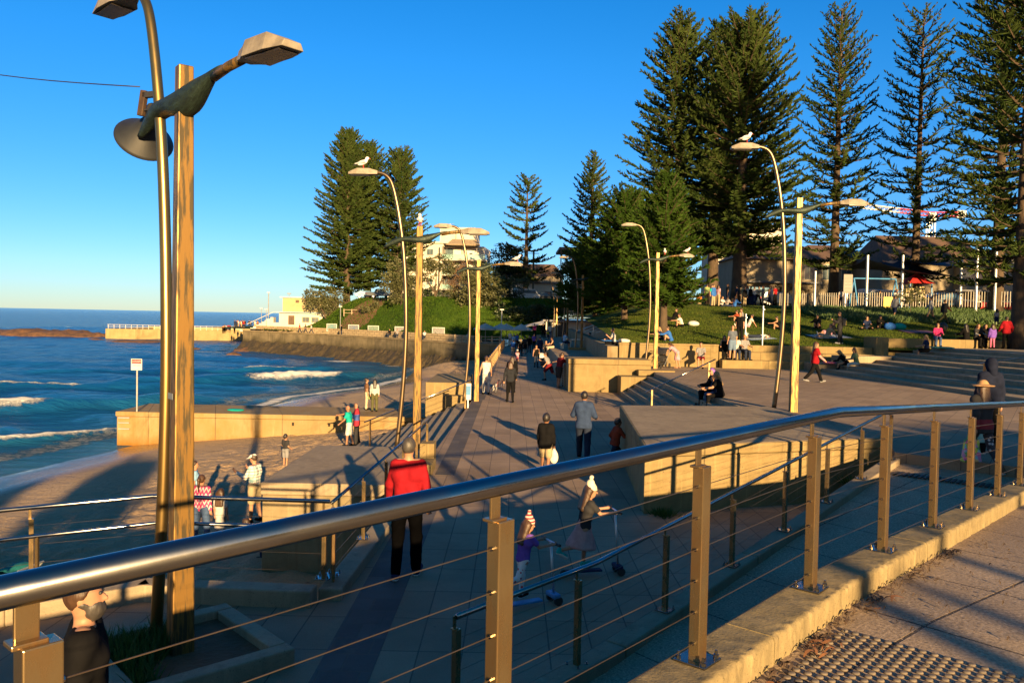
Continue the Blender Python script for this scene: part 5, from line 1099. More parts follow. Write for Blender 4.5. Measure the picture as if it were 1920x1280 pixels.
# ---------------------------------------------------------------- rocks and ocean pool
def rock(label, loc, sx, sy, sz, seed, mat='rock', n=40):
    u = np.linspace(0, 2 * np.pi, n, endpoint=False); v = np.linspace(0, 1, 12); U, Vv = np.meshgrid(u, v, indexing='ij'); r_ = 1 - .95 * Vv ** 1.5
    k = .7 + .6 * fbm(np.cos(U) * 2 + seed * 3, np.sin(U) * 2 + Vv * 1.5, 4, seed); X = np.cos(U) * r_ * k * sx; Y = np.sin(U) * r_ * k * sy; Z = sz * (np.sqrt(Vv) * (.55 + .8 * fbm(X * .35 + 9, Y * .35, 4, seed + 2)) - .4)
    F = []
    for i in range(n):
        for j in range(11): F.append((i * 12 + j, ((i + 1) % n) * 12 + j, ((i + 1) % n) * 12 + j + 1, i * 12 + j + 1))
    return tag(link('rock', arr_mesh('rock', np.stack([X.ravel(), Y.ravel(), Z.ravel()], 1), F), M[mat], loc=loc), label, 'rock', 'brown rocks off the headland')
rock('long brown rock shelf beside the ocean pool', (-112, 196, WZ), 19, 7, 3.2, 1); rock('low rock shelf at the left edge in the surf', (-132, 205, WZ), 14, 6, 2.0, 2); rock('brown reef just clear of the water before the pool', (-77, 168, WZ), 8, 2.6, 1.0, 3); rock('small dark rock by the sea wall corner', (-46, 138, WZ), 2.6, 2, 1.5, 4)
rock('tiny rock in the bay before the pool wall', (-56, 141, WZ), 1.3, .8, .8, 5); rock('tiny brown rock near the sea wall', (-44, 126, WZ), 1.4, 1, .8, 6); rock('pale rock beside the left shelf', (-92, 176, WZ), 2, 1.2, .9, 8)
t = thing('ocean_pool', 'walled ocean swimming pool with railings on the rocks', 'pool', (-95, 186, WZ))
bx('pool_wall', concrete('pool_wall_stone', (.30, .23, .11), (.22, .16, .07), sc=.3, spots=False), t, (0, 0, -1.5, 33, 1.2, 2.3), (0, 1.21, -1.5, 1.2, 22, 2.3), (33.01, 0, -1.5, 47, 4, 2.0), (0, 22.01, -1.5, 46, 23, 2.6))
bx('pool_water', pm('pool_water_turquoise', (.10, .36, .42), (.16, .45, .5), .4, .08), t, (1.21, 1.21, 1.5, 44, 22, 1.8))
bx('pool_bridge', 'blue_trim', t, (31.5, -.4, 2.31, 40, .6, 2.55)); bx('pool_pier', 'grey_wall', t, (33.2, -.6, -1.5, 34.2, -.02, 2.3))
b = MB()
for k in range(24): b.tube([(.5 + k * 1.35, .3, 2.3), (.5 + k * 1.35, .3, 3.3)], .05, 4)
for z in (2.8, 3.28): b.tube([(.3, .3, z), (32, .3, z)], .04, 4)
tag(b.build('railing', M['timber_white'], t)); bx('white_marker', 'timber_white', t, (35, 8, 2.0, 35.6, 8.5, 5.2)); bx('far_wall', 'timber_white', t, (20, 23.01, 1.2, 46, 23.5, 3.0))
t = thing('pool_stairs', 'white stairs and ramp climbing to the pool house', 'stairs', (-50, 152, .2))
for k in range(8): bx('step', 'white_wall', t, (.55 * k, 0, -.4, .55 * k + .54, 1.6, .3 * (k + 1)))
b = MB(); b.tube([(-.6, 0, 1.0), (4.4, 0, 3.4), (6.2, 0, 3.4)], .05, 5); b.build('handrail', M['timber_white'], t); bx('parapet', 'white_wall', t, (4.41, -.3, -.4, 6.4, 0, 1.4))
# ================================================================ PEOPLE
def surface_nets(Dg, org, h):
    s = Dg < 0; nx, ny, nz = Dg.shape
    c = [(i, j, k) for i in (0, 1) for j in (0, 1) for k in (0, 1)]
    sl = lambda i, j, k: (slice(i, nx - 1 + i), slice(j, ny - 1 + j), slice(k, nz - 1 + k))
    cnt = sum(s[sl(*q)].astype(np.int8) for q in c); mask = (cnt > 0) & (cnt < 8)
    idx = -np.ones(mask.shape, np.int64); I = np.argwhere(mask); idx[mask] = np.arange(len(I))
    acc = np.zeros((len(I), 3)); num = np.zeros(len(I)); base = I
    for a in c:
        for ax in range(3):
            if a[ax]: continue
            e = list(a); e[ax] = 1
            da = Dg[base[:, 0] + a[0], base[:, 1] + a[1], base[:, 2] + a[2]]; db = Dg[base[:, 0] + e[0], base[:, 1] + e[1], base[:, 2] + e[2]]
            x = (da < 0) != (db < 0); t = np.where(x, da / np.where(x, da - db, 1), 0)
            p = np.array(a, float)[None, :] + np.zeros((len(I), 3)); p[:, ax] += t
            acc += p * x[:, None]; num += x
    V = (acc / np.maximum(num, 1)[:, None] + I) * h + org; F = []
    for ax in range(3):
        u, v = (ax + 1) % 3, (ax + 2) % 3
        A = [slice(None)] * 3; B = [slice(None)] * 3; A[ax] = slice(0, -1); B[ax] = slice(1, None)
        sa, sb = s[tuple(A)], s[tuple(B)]; E = np.argwhere(sa != sb); E = E[(E[:, u] > 0) & (E[:, v] > 0) & (E[:, u] < Dg.shape[u] - 1) & (E[:, v] < Dg.shape[v] - 1)]
        def cell(du, dv):
            q = E.copy(); q[:, u] += du; q[:, v] += dv; return idx[q[:, 0], q[:, 1], q[:, 2]]
        q = np.stack([cell(-1, -1), cell(0, -1), cell(0, 0), cell(-1, 0)], 1); flip = ~sa[E[:, 0], E[:, 1], E[:, 2]]; q[flip] = q[flip][:, ::-1]; F.append(q)
    return V, np.concatenate(F)
def smin(a, b, k):
    if a is None: return b
    h = np.clip(.5 + .5 * (b - a) / k, 0, 1); return b * (1 - h) + a * h - k * h * (1 - h)
class SDF:
    def __init__(s): s.g = []
    def cone(s, a, b, ra, rb, k=.03): s.g.append(('c', np.array(a, float), np.array(b, float), ra, rb, k)); return s
    def ell(s, c, r, Rm=None, k=.02): s.g.append(('e', np.array(c, float), np.array(r, float), np.eye(3) if Rm is None else Rm, 0, k)); return s
    def cut(s, p, n): s.g.append(('x', np.array(p, float), unit(np.array(n, float)), 0, 0, 0)); return s
    def bounds(s):
        lo, hi = [], []
        for q in s.g:
            if q[0] == 'c': r = max(q[3], q[4]); lo += [np.minimum(q[1], q[2]) - r]; hi += [np.maximum(q[1], q[2]) + r]
            elif q[0] == 'e': r = max(q[2]); lo += [q[1] - r]; hi += [q[1] + r]
        return np.min(lo, 0), np.max(hi, 0)
    def mesh(s, vox):
        lo, hi = s.bounds(); lo = np.floor((lo - .06) / vox) * vox; n = np.ceil((hi + .06 - lo) / vox).astype(int) + 1
        g = [lo[i] + vox * np.arange(n[i]) for i in range(3)]; X, Y, Z = np.meshgrid(*g, indexing='ij'); P = np.stack([X, Y, Z], -1); d = None
        for q in s.g:
            if q[0] == 'c':
                ba = q[2] - q[1]; t = np.clip(((P - q[1]) @ ba) / max(ba @ ba, 1e-9), 0, 1); e = np.linalg.norm(P - q[1] - t[..., None] * ba, axis=-1) - (q[3] + (q[4] - q[3]) * t); d = smin(d, e, q[5])
            elif q[0] == 'e':
                l = ((P - q[1]) @ q[3]) / q[2]; r = np.linalg.norm(l, axis=-1); e = (r - 1) * min(q[2]) * (1 if True else 0); d = smin(d, e, q[5])
            else: d = np.maximum(d, (P - q[1]) @ q[2])
        return surface_nets(d, lo, vox)
PAL = dict(red=(.25, .010, .016), maroon=(.16, .015, .02), navy=(.015, .025, .07), blue=(.03, .12, .42), sky=(.22, .40, .60), black=(.007, .007, .008), char=(.032, .032, .036), grey=(.22, .22, .23), lgrey=(.42, .42, .42), white=(.52, .51, .49), cream=(.42, .36, .26), khaki=(.35, .28, .17), olive=(.09, .09, .04), green=(.22, .30, .12), teal=(.01, .33, .30), pink=(.45, .13, .24), lpink=(.48, .26, .31), magenta=(.42, .03, .13), purple=(.16, .08, .38), jeans=(.06, .10, .20), djeans=(.022, .03, .055), brown=(.14, .075, .04), orange=(.5, .16, .03), yellow=(.62, .45, .03), tan=(.30, .17, .08), rust=(.26, .05, .025), dusty=(.46, .25, .24))
SKIN = {'s': (.36, .19, .115), 't': (.26, .13, .075), 'd': (.12, .055, .03)}
HAIR = dict(black=(.01, .008, .008), dark=(.025, .014, .009), brown=(.040, .020, .010), blond=(.20, .13, .055), grey=(.14, .13, .12), dgrey=(.035, .031, .028), purple=(.12, .05, .25), ginger=(.22, .08, .03))
def skin_m(k): c = SKIN[k]; return pm('skin_' + k, c, tuple(x * .85 for x in c), 12, .55, 0, .1, 80, .002, spec=.35)
def hair_m(k): c = HAIR[k]; return pm('hair_' + k, c, tuple(x * 1.6 for x in c), 30, .5, 0, .6, 90, .006, (1, 1, .3))
POSES = dict(
    stand=dict(th=(2, -2), kn=(2, 2), sh=(4, -4), sa=(9, 9), el=(12, 12)),
    walk=dict(th=(26, -16), kn=(6, 22), sh=(-20, 22), sa=(9, 9), el=(16, 26), lean=3),
    walk2=dict(th=(-18, 24), kn=(26, 8), sh=(20, -20), sa=(9, 9), el=(26, 16), lean=3),
    run=dict(th=(40, -22), kn=(50, 45), sh=(-30, 35), sa=(12, 12), el=(70, 70), lean=10),
    hips=dict(th=(2, -2), kn=(2, 2), sh=(-12, -12), sa=(32, 32), el=(70, 70)),
    phone=dict(th=(3, -4), kn=(2, 6), sh=(25, 25), sa=(14, 14), el=(95, 95), head=18),
    reach=dict(th=(8, -6), kn=(4, 4), sh=(70, 10), sa=(10, 10), el=(10, 25), lean=8),
    bend=dict(th=(4, -4), kn=(10, 10), lean=72, sh=(40, 30), sa=(8, 8), el=(10, 20), head=20),
    lean=dict(th=(6, -4), kn=(6, 6), lean=32, sh=(58, 52), sa=(8, 8), el=(20, 20), head=20),
    push=dict(th=(22, -16), kn=(6, 24), lean=8, sh=(40, 40), sa=(10, 10), el=(45, 45)),
    sit=dict(seat=1, th=(84, 86), kn=(78, 86), sh=(30, 26), sa=(10, 10), el=(50, 55), lean=8),
    sitlow=dict(seat=1, th=(104, 98), kn=(98, 84), sh=(52, 46), sa=(12, 12), el=(30, 40), lean=18, head=8),
    ground=dict(seat=1, th=(128, 122), kn=(128, 118), sh=(62, 58), sa=(14, 14), el=(24, 30), lean=20),
    recl=dict(seat=1, th=(96, 112), kn=(12, 70), sh=(-38, -34), sa=(12, 12), el=(6, 6), lean=-24),
    cross=dict(seat=1, th=(94, 94), kn=(112, 112), ab=(34, 34), sh=(35, 35), sa=(12, 12), el=(60, 60), lean=12),
    bike=dict(seat=1, th=(72, 58), kn=(74, 40), sh=(62, 62), sa=(14, 14), el=(18, 18), lean=24),
    scoot=dict(th=(8, -24), kn=(10, 56), sh=(42, 42), sa=(8, 8), el=(52, 52), lean=10, head=8))
def person(label, loc, rz=0.0, h=1.75, pose='stand', top='tee:grey', bot='pants:djeans', hair='short:dark', hat=None, skin='s', vox=.035, group=None, shoes='black', near=False, child=False, extra=None, cat='person', headyaw=0.0, **kw):
    ps = dict(POSES[pose]); ps.update(kw); S = h / 1.75; hs_ = 1.28 if child else 1.0; v = vox
    t = thing('person', label, cat, loc, R(rz), group); lean = R(ps.get('lean', 0)); up = np.array([0, math.sin(lean), math.cos(lean)]); fw = np.array([0, math.cos(lean), -math.sin(lean)])
    tk = (1.08 if child else 1.0); X = np.array([1.0, 0, 0])
    dv = lambda p, q, sd: np.array([sd * math.sin(q), math.sin(p) * math.cos(q), -math.cos(p) * math.cos(q)])
    LL = .90 if child else 1.0; legs = []; arms = []
    for i, sd in enumerate((-1, 1)):
        hp = np.array([sd * .092, 0, -.02]); p = R(ps['th'][i]); q = R(ps.get('ab', (2, 2))[i]); sp = p - R(ps['kn'][i])
        k_ = hp + dv(p, q, sd) * .43 * LL; a_ = k_ + dv(sp, q * .4, sd) * .425 * LL; fp = min(R(8), .55 * sp + R(4)) if not ps.get('seat') else R(10) if sp < R(40) else R(60)
        if ps.get('seat') and sp > R(40): fp = sp * .9
        f_ = a_ + np.array([sd * .035, math.cos(fp) * .16, math.sin(fp) * .16 - .028]); legs.append((hp, k_, a_, f_))
    ch, shc, nb = up * .36, up * .475, up * .535
    for i, sd in enumerate((-1, 1)):
        s0 = shc + X * sd * .168; p = R(ps['sh'][i]); q = R(ps['sa'][i]); d1 = dv(p, q, sd); e_ = s0 + d1 * .285; p2 = p + R(ps['el'][i]); d2 = dv(p2, q * .3, sd); w_ = e_ + d2 * .245; arms.append((s0, e_, w_, w_ + d2 * .085, d2))
    hl = lean * .35 - R(ps.get('head', 0)) * -1.0; hu = np.array([0, math.sin(hl), math.cos(hl)]); hf = np.array([0, math.cos(hl), -math.sin(hl)]); hc = nb + hu * .155 * (1.1 if child else 1)
    cy_, sy_ = math.cos(R(headyaw)), math.sin(R(headyaw)); hx = X * cy_ + hf * sy_; hf2 = hf * cy_ - X * sy_; HM = np.stack([hx, hf2, hu], 1); HP = lambda x, y, z: hc + HM @ (np.array([x, y, z]) * hs_)
    # body: one continuous skin
    b = SDF()
    tors = [(-.062 * X, -.055 * X + up * .19, .108, .092), (.062 * X, .055 * X + up * .19, .108, .092), (-.055 * X + up * .19, -.085 * X + ch, .092, .112), (.055 * X + up * .19, .085 * X + ch, .092, .112), (-.085 * X + ch, -.12 * X + shc, .105, .065), (.085 * X + ch, .12 * X + shc, .105, .065), (shc - .12 * X, shc + .12 * X, .062, .062)]
    for a, c, ra, rc in tors: b.cone(a, c, ra, rc, .04)
    for hp, k_, a_, f_ in legs: b.cone(hp, k_, .083, .056, .035).cone(k_, a_, .056, .037, .02).cone(a_ + [0, -.02, -.035], f_, .04, .03, .02)
    for s0, e_, w_, hnd, d2 in arms: b.cone(s0, e_, .050, .039, .03).cone(e_, w_, .039, .028, .02).cone(w_, hnd, .028, .037, .015)
    b.cone(shc, hc - hu * .03, .055, .052, .03); b.ell(hc, np.array([.074, .092, .115]) * hs_, HM, .02).ell(HP(0, .03, -.055), np.array([.052, .06, .06]) * hs_, HM, .03)
    if near:
        b.cone(HP(0, .092, .01), HP(0, .112, -.022), .009 * hs_, .015 * hs_, .012)
        for sd in (-1, 1): b.ell(HP(sd * .077, -.005, -.005), np.array([.012, .02, .032]) * hs_, HM, .008)
    else: b.cone(HP(0, .09, .0), HP(0, .106, -.02), .012 * hs_, .015 * hs_, .015)
    zmin = min(min(l[2][2] - .078, l[3][2] - .032) for l in legs); z0 = (.105 if ps.get('seat') else -zmin)
    def out(sdf, name, mat, vx=None, par=t):
        V, F = sdf.mesh(vx or v)
        if v < .03 and name not in ('body', 'eye', 'sunglasses', 'shoe', 'sole'):
            a_, f_1, f_2 = (.010, 26, 22) if name in ('hair', 'beard') else (.016, 7.0, 11.0); o3 = label.__len__() * .37
            q1 = fbm(V[:, 0] * f_1 + V[:, 2] * f_2 * .7 + o3, V[:, 1] * f_1 + V[:, 2] * f_2 * .5, 3, 5) - .47; q2 = fbm(V[:, 1] * f_1 - V[:, 2] * f_2 * .8 + 7, V[:, 0] * f_1 + o3, 3, 9) - .47
            ctr = V.mean(0); rad_ = unit((V - ctr) * [1, 1, .15]); V = V + rad_ * (a_ * 1.6 * q1)[:, None] + np.stack([q2, q1, q2 * .5], 1) * a_
        V = (V + [0, 0, z0]) * S
        return link(name, arr_mesh(name, V, F), mat, par, smooth=True)
    bo = out(b, 'body', skin_m(skin))
    if near:                                   # five separate fingers on each hand, curled
        fm = MB()
        for i, (s0, e_, w_, hnd, d2) in enumerate(arms):
            sd = -1 if i == 0 else 1; n_ = unit(np.cross(d2, X)); wd = unit(np.cross(n_, d2)); curl = -n_ if (d2 @ np.array([0, 0, -1])) > -2 else n_
            if curl[1] < 0 and d2[2] < -.5: curl = -curl
            for j, (o_, ln) in enumerate(((-.027, .062), (-.009, .074), (.009, .07), (.026, .055))):
                p0 = hnd + wd * o_ + d2 * .01; p1 = p0 + d2 * ln * .5 + curl * ln * .12; p2 = p1 + d2 * ln * .28 + curl * ln * .3; p3 = p2 + d2 * ln * .08 + curl * ln * .32
                fm.tube([(np.array(p) + [0, 0, z0]) * S for p in (p0, p1, p2, p3)], [.0095 * S, .0088 * S, .008 * S, .006 * S], 6)
            p0 = w_ + d2 * .03 - wd * .026 * 1 + fw * .01; p1 = p0 + d2 * .035 - wd * .018 + curl * .018; p2 = p1 + d2 * .03 + curl * .012
            fm.tube([(np.array(p) + [0, 0, z0]) * S for p in (p0, p1, p2)], [.012 * S, .010 * S, .007 * S], 6)
        me = bo.data; off = len(me.vertices); V = np.empty(off * 3, np.float32); me.vertices.foreach_get('co', V); nl = len(me.polygons); F = [tuple(p.vertices) for p in me.polygons]
        me2 = bpy.data.meshes.new('body'); me2.from_pydata([tuple(x) for x in V.reshape(-1, 3)] + fm.v, [], F + [tuple(i + off for i in f) for f in fm.f]); me2.materials.append(skin_m(skin)); me2.polygons.foreach_set('use_smooth', [True] * len(me2.polygons)); bo.data = me2
        for sd in (-1, 1):
            e = MB(); q = (HP(sd * .03, .087, .018) + [0, 0, z0]) * S; e.lathe([(.001, -.011), (.008, -.008), (.011, 0), (.008, .008), (.001, .011)], tuple(q), 8); e.build('eye', M['black'], bo, smooth=True)
    # top
    kind, col = top.split(':')[:2]; cm = kw.get('topmat') or (cloth(PAL[col]))
    if kind != 'none':
        e = dict(tee=.013, long=.014, tank=.009, jacket=.028, hoodie=.024, puffer=.042, vest=.03, dress=.014)[kind]; s = SDF()
        for a, c, ra, rc in tors: s.cone(a, c, ra + e, rc + e * .8, .05)
        hem = dict(tee=-.09, long=-.08, tank=-.05, jacket=-.15, hoodie=-.10, puffer=-.12, vest=-.10, dress=-.05)[kind]
        if hem < -.09:
            for a in (-1, 1): s.cone(a * .06 * X, a * .06 * X + up * hem, .112 + e, .115 + e, .04)
        if kind == 'dress':
            hd = dv(R((ps['th'][0] + ps['th'][1]) / 2), 0, 1)
            s.cone(up * .05, hd * .42, .125, .19, .06); s.cut(hd * .46, hd)
        else: s.cut(up * hem, -up)
        if kind in ('hoodie', 'jacket', 'puffer'): s.cone(shc + up * .03 - fw * .02, nb - fw * .015, .07, .066, .02)
        else: s.cut(nb + up * (.0 if kind != 'tank' else -.02), up)
        if kind != 'tank':
            for s0, e_, w_, hnd, d2 in arms:
                if kind in ('tee', 'dress', 'vest') : s.cone(s0, s0 + (e_ - s0) * .62, .050 + e * 1.2, .046 + e * 1.3, .03)
                else: s.cone(s0, e_, .05 + e, .041 + e, .03).cone(e_, w_ - (w_ - e_) * .06, .041 + e, .033 + e * .8, .02)
        out(s, dict(tee='shirt', long='shirt', tank='top', jacket='jacket', hoodie='hoodie', puffer='jacket', vest='vest', dress='dress')[kind], cm)
        if kind == 'vest':
            s = SDF()
            for s0, e_, w_, hnd, d2 in arms: s.cone(s0, e_, .062, .053, .03).cone(e_, w_, .053, .042, .02)
            out(s, 'sleeve', cloth(PAL[top.split(':')[2]]))
        if kind == 'hoodie' and hat == 'hood':
            s = SDF(); s.ell(HP(0, -.012, .0), np.array([.098, .112, .135]), HM).cone(nb - fw * .03, HP(0, -.03, -.06), .085, .085, .04).cut(HP(0, .085, 0), HM @ np.array([0, 1, -.1])); out(s, 'hood', cm)
    # bottoms
    kind, col = bot.split(':')[:2]; bm = kw.get('botmat') or cloth(PAL[col])
    if kind in ('pants', 'leggings', 'shorts'):
        e = dict(pants=.022, leggings=.008, shorts=.03)[kind]; s = SDF()
        for a, c, ra, rc in tors[:2]: s.cone(a, a + (c - a) * .5, ra + e * .7, rc + e * .6, .04)
        for hp, k_, a_, f_ in legs:
            if kind == 'shorts': s.cone(hp, hp + (k_ - hp) * .92, .088 + e, .075 + e, .03).cut(hp + (k_ - hp) * .95, (k_ - hp)) if False else s.cone(hp, hp + (k_ - hp) * .86, .086 + e, .066 + e, .03)
            else: s.cone(hp, k_, .084 + e, .057 + e, .03).cone(k_, a_ + (k_ - a_) * .04, .057 + e, .040 + e * 1.2, .02)
        s.cut(up * .105, up); out(s, dict(pants='trousers', leggings='leggings', shorts='shorts')[kind], bm)
    elif kind in ('skirt', 'tutu'):
        hd = dv(R((ps['th'][0] + ps['th'][1]) / 2), 0, 1); s = SDF(); s.cone(up * .09, hd * .1, .115, .14, .04).cone(hd * .06, hd * (.40 if kind == 'tutu' else .36), .16, .31 if kind == 'tutu' else .19, .05).cut(hd * .44, hd).cut(up * .12, up); out(s, 'skirt', bm)
    if shoes:
        for hp, k_, a_, f_ in legs:
            s = SDF(); s.cone(a_ + [0, -.028, -.036], f_ + [0, 0, .0], .048, .04, .02).cone(a_ + [0, -.01, -.02], a_ + [0, 0, .015], .046, .045, .02); so = out(s, 'shoe', cloth(PAL[shoes], .6))
            if near:
                s = SDF(); q = np.array([0, 0, -.036]); s.cone(a_ + [0, -.03, -.045], f_ + [0, .004, -.012], .05, .042, .02).cut(a_ + [0, 0, -.055], [0, 0, 1]); out(s, 'sole', cloth(PAL['white'], .7), .01, so)
    # hair and hats
    hk, hcol = (hair.split(':') + [''])[:2]
    if hk != 'bald':
        s = SDF(); s.ell(HP(0, -.012, .018), np.array([.088, .100, .116]) * hs_, HM)
        s.cut(HP(0, .035 if hk == 'short' else .045, .03), HM @ np.array([0, 1, -.75]))
        if hk == 'short': s.cut(HP(0, -.05, -.07), HM @ np.array([0, .25, -1]))
        if hk in ('long', 'bob'):
            L_ = .30 if hk == 'long' else .12; bk = -fw * .07
            for x in (-.05, 0, .05): s.cone(HP(x, -.045, .0), HP(x * 1.2, -.065, -.06) - up * L_ + bk * .5, .062 * hs_, .045 * hs_, .03)
        if hk == 'pony': s.cone(HP(0, -.10, .05), HP(0, -.15, .02), .03, .034, .02).cone(HP(0, -.15, .02), HP(0, -.14, -.05) - np.array([0, .02, .22]), .036, .016, .02)
        if hk == 'bun': s.ell(HP(0, -.09, .085), np.array([.045, .045, .042]), HM, .015)
        out(s, 'hair', hair_m(hcol), min(v, .022))
    if hat and hat != 'hood':
        ht, hc_ = hat.split(':'); s = SDF(); mt = kw.get('hatmat') or cloth(PAL[hc_])
        if ht == 'cap': s.ell(HP(0, -.004, .045), np.array([.087, .104, .085]) * hs_, HM).cut(HP(0, 0, .035), HM @ np.array([0, 0, -1])); s.g += SDF().ell(HP(0, .115, .040), np.array([.07, .085, .018]) * hs_, HM, .02).g
        if ht == 'beanie': s.cone(HP(0, -.005, .05), HP(0, -.025, .115), .098 * hs_, .068 * hs_, .03).cut(HP(0, 0, .02), HM @ np.array([0, .15, -1])); s.g += SDF().ell(HP(0, -.035, .205), np.array([.036] * 3) * hs_, HM, .004).ell(HP(0, -.004, .03), np.array([.092, .108, .028]) * hs_, HM, .01).g
        if ht == 'wide': s.ell(HP(0, -.01, .07), np.array([.092, .108, .10]), HM).cut(HP(0, 0, .045), HM @ np.array([0, 0, -1])); s.g += SDF().ell(HP(0, -.01, .052), np.array([.215, .225, .024]), HM, .03).g
        if ht == 'helmet': s.ell(HP(0, -.01, .05), np.array([.10, .125, .10]) * hs_, HM).cut(HP(0, 0, .03), HM @ np.array([0, .1, -1]))
        out(s, {'cap': 'cap', 'beanie': 'beanie', 'wide': 'hat', 'helmet': 'helmet'}[ht], mt, min(v, .02))
    if extra:
        for ex_ in extra:
            if ex_ == 'sunglasses':
                s = SDF(); s.cone(HP(-.05, .088, .018), HP(.05, .088, .018), .017, .017, .01); out(s, 'sunglasses', M['black'], .012)
            elif ex_.startswith('beard'):
                s = SDF(); s.ell(HP(0, .045, -.075), np.array([.066, .066, .072]), HM).cone(HP(-.066, .0, -.03), HP(0, .07, -.08), .022, .03, .02).cone(HP(.066, .0, -.03), HP(0, .07, -.08), .022, .03, .02); out(s, 'beard', hair_m(ex_.split(':')[1]), .012)
    t['_h'] = 0; del t['_h']
    hands = [tuple(((a[3]) + [0, 0, z0]) * S) for a in arms]
    return t, hands
def march(px, py, f, y0=8.0, y1=170.0):
    n = 1600; prev = None
    for i in range(n):
        y = y0 + (y1 - y0) * i / n; q = D(px, py, y)
        if q.z < f(q.x, q.y): return Vector((q.x, q.y, f(q.x, q.y)))
    return q
def world_pt(t, p): a = t.rotation_euler.z; return Vector((t.location.x + p[0] * math.cos(a) - p[1] * math.sin(a), t.location.y + p[0] * math.sin(a) + p[1] * math.cos(a), t.location.z + p[2]))
def at(px, py, s):
    if s == 'p': return G(px, py, 0.0)
    if s == 'z': return G(px, py, PZ)
    if s == 'b': return march(px, py, lambda x, y: float(sand_z(x, y)) + .02)
    if s == 'l': return march(px, py, lambda x, y: float(terrain_z(x, y)), 43)
    if isinstance(s, tuple):
        q = D(px, py, s[0]); 
        return Vector((q.x, q.y, s[1] if s[1] is not None else q.z))
    return G(px, py, s)
def P(px, py, s, h, rz, pose, top, bot, hair, label, **kw):
    return person(label, at(px, py, s), rz, h, pose, top, bot, hair, **kw)
# patterned fabrics
def checked():
    m, t, bs = newmat('checked_shirt'); co = coords(t); sx = t.nodes.new('ShaderNodeSeparateXYZ'); t.links.new(co, sx.inputs[0])
    def stripe(axis, f, th): return math_(t, 'GREATER_THAN', math_(t, 'FRACT', math_(t, 'MULTIPLY', sx.outputs[axis], f)), th)
    c = mix(t, (.62, .60, .55), (.08, .26, .28), math_(t, 'MULTIPLY', stripe(0, 13, .62), .7)); c = mix(t, c, (.08, .22, .26), math_(t, 'MULTIPLY', stripe(2, 13, .62), .7)); c = mix(t, c, (.35, .08, .08), math_(t, 'MULTIPLY', stripe(2, 6.5, .9), .7))
    t.links.new(c, bs.inputs['Base Color']); bs.inputs['Roughness'].default_value = .85; return m
def banded(name, c1, c2, f, th=.5, c3=None, wav=0.0, axis=2):
    m, t, bs = newmat(name); co = coords(t); sx = t.nodes.new('ShaderNodeSeparateXYZ'); t.links.new(co, sx.inputs[0]); z = sx.outputs[axis]
    if wav: z = math_(t, 'ADD', z, math_(t, 'MULTIPLY', math_(t, 'PINGPONG', sx.outputs[0], .04), wav))
    k = math_(t, 'GREATER_THAN', math_(t, 'FRACT', math_(t, 'MULTIPLY', z, f)), th); t.links.new(mix(t, c1, c2, k), bs.inputs['Base Color']); bs.inputs['Roughness'].default_value = .85; return m
def dotted(name, c1, c2, sc, r_=.25):
    m, t, bs = newmat(name); v = N(t, 'ShaderNodeTexVoronoi'); v.inputs['Scale'].default_value = sc; t.links.new(coords(t), v.inputs['Vector']); k = math_(t, 'LESS_THAN', v.outputs['Distance'], r_); t.links.new(mix(t, c1, c2, k), bs.inputs['Base Color']); bs.inputs['Roughness'].default_value = .85; return m
NV, MV, FV = .016, .024, .036
# ---------------------------------------------------------------- people close by
sx = 'trio'
P(762, 1080, 'p', 1.83, 0, 'walk2', 'long:red', 'pants:black', 'short:dgrey', 'man in a red sweater and black trousers walking away down the promenade', near=True, vox=NV, shoes='navy', botmat=pm('slim_black_trousers', (.0022, .0022, .0026), (.0015, .0015, .0018), 9, .95, spec=0.0), sa=(14, 14), el=(24, 22), sh=(8, -8), th=(-8, 8), kn=(10, 6))
boy, hd = P(1022, 886, 'p', 1.36, -14, 'walk', 'jacket:black', 'shorts:khaki', 'short:black', 'boy in a black jacket and beige shorts carrying a white plastic bag', near=True, vox=NV, child=True, skin='t', th=(12, -8), sh=(8, 4), el=(10, 8))
q = world_pt(boy, hd[1]); s = SDF(); s.ell((0, 0, -.22), (.10, .05, .15)).cone((0, 0, -.02), (0, 0, -.14), .012, .05, .05); V_, F_q = s.mesh(.02)
tag(link('plastic_bag', arr_mesh('plastic_bag', V_, F_q), M['timber_white'], smooth=True, loc=q), 'white plastic bag hanging from the boy in the black jacket', 'bag')
P(1093, 862, 'p', 1.74, -8, 'walk', 'hoodie:navy', 'pants:djeans', 'short:black', 'man in a navy sweater and dark jeans walking away past the block', near=True, vox=NV, skin='t', sh=(10, 6), sa=(20, 20), el=(70, 66), topmat=cloth((.03, .05, .11)))
P(1152, 871, 'p', 1.2, -70, 'run', 'hoodie:rust', 'pants:djeans', 'short:black', 'small child in a rust red hooded coat beside the concrete block', near=True, vox=NV, child=True, skin='t')
tut, hd = P(1093, 1072, (10.6, .11), 1.17, -76, 'scoot', 'tee:char', 'tutu:dusty', 'long:brown', 'girl in a white beanie and pink tutu riding a scooter', near=True, vox=NV, child=True, hat='beanie:cream', shoes='teal', hatmat=cloth((.66, .60, .45)))
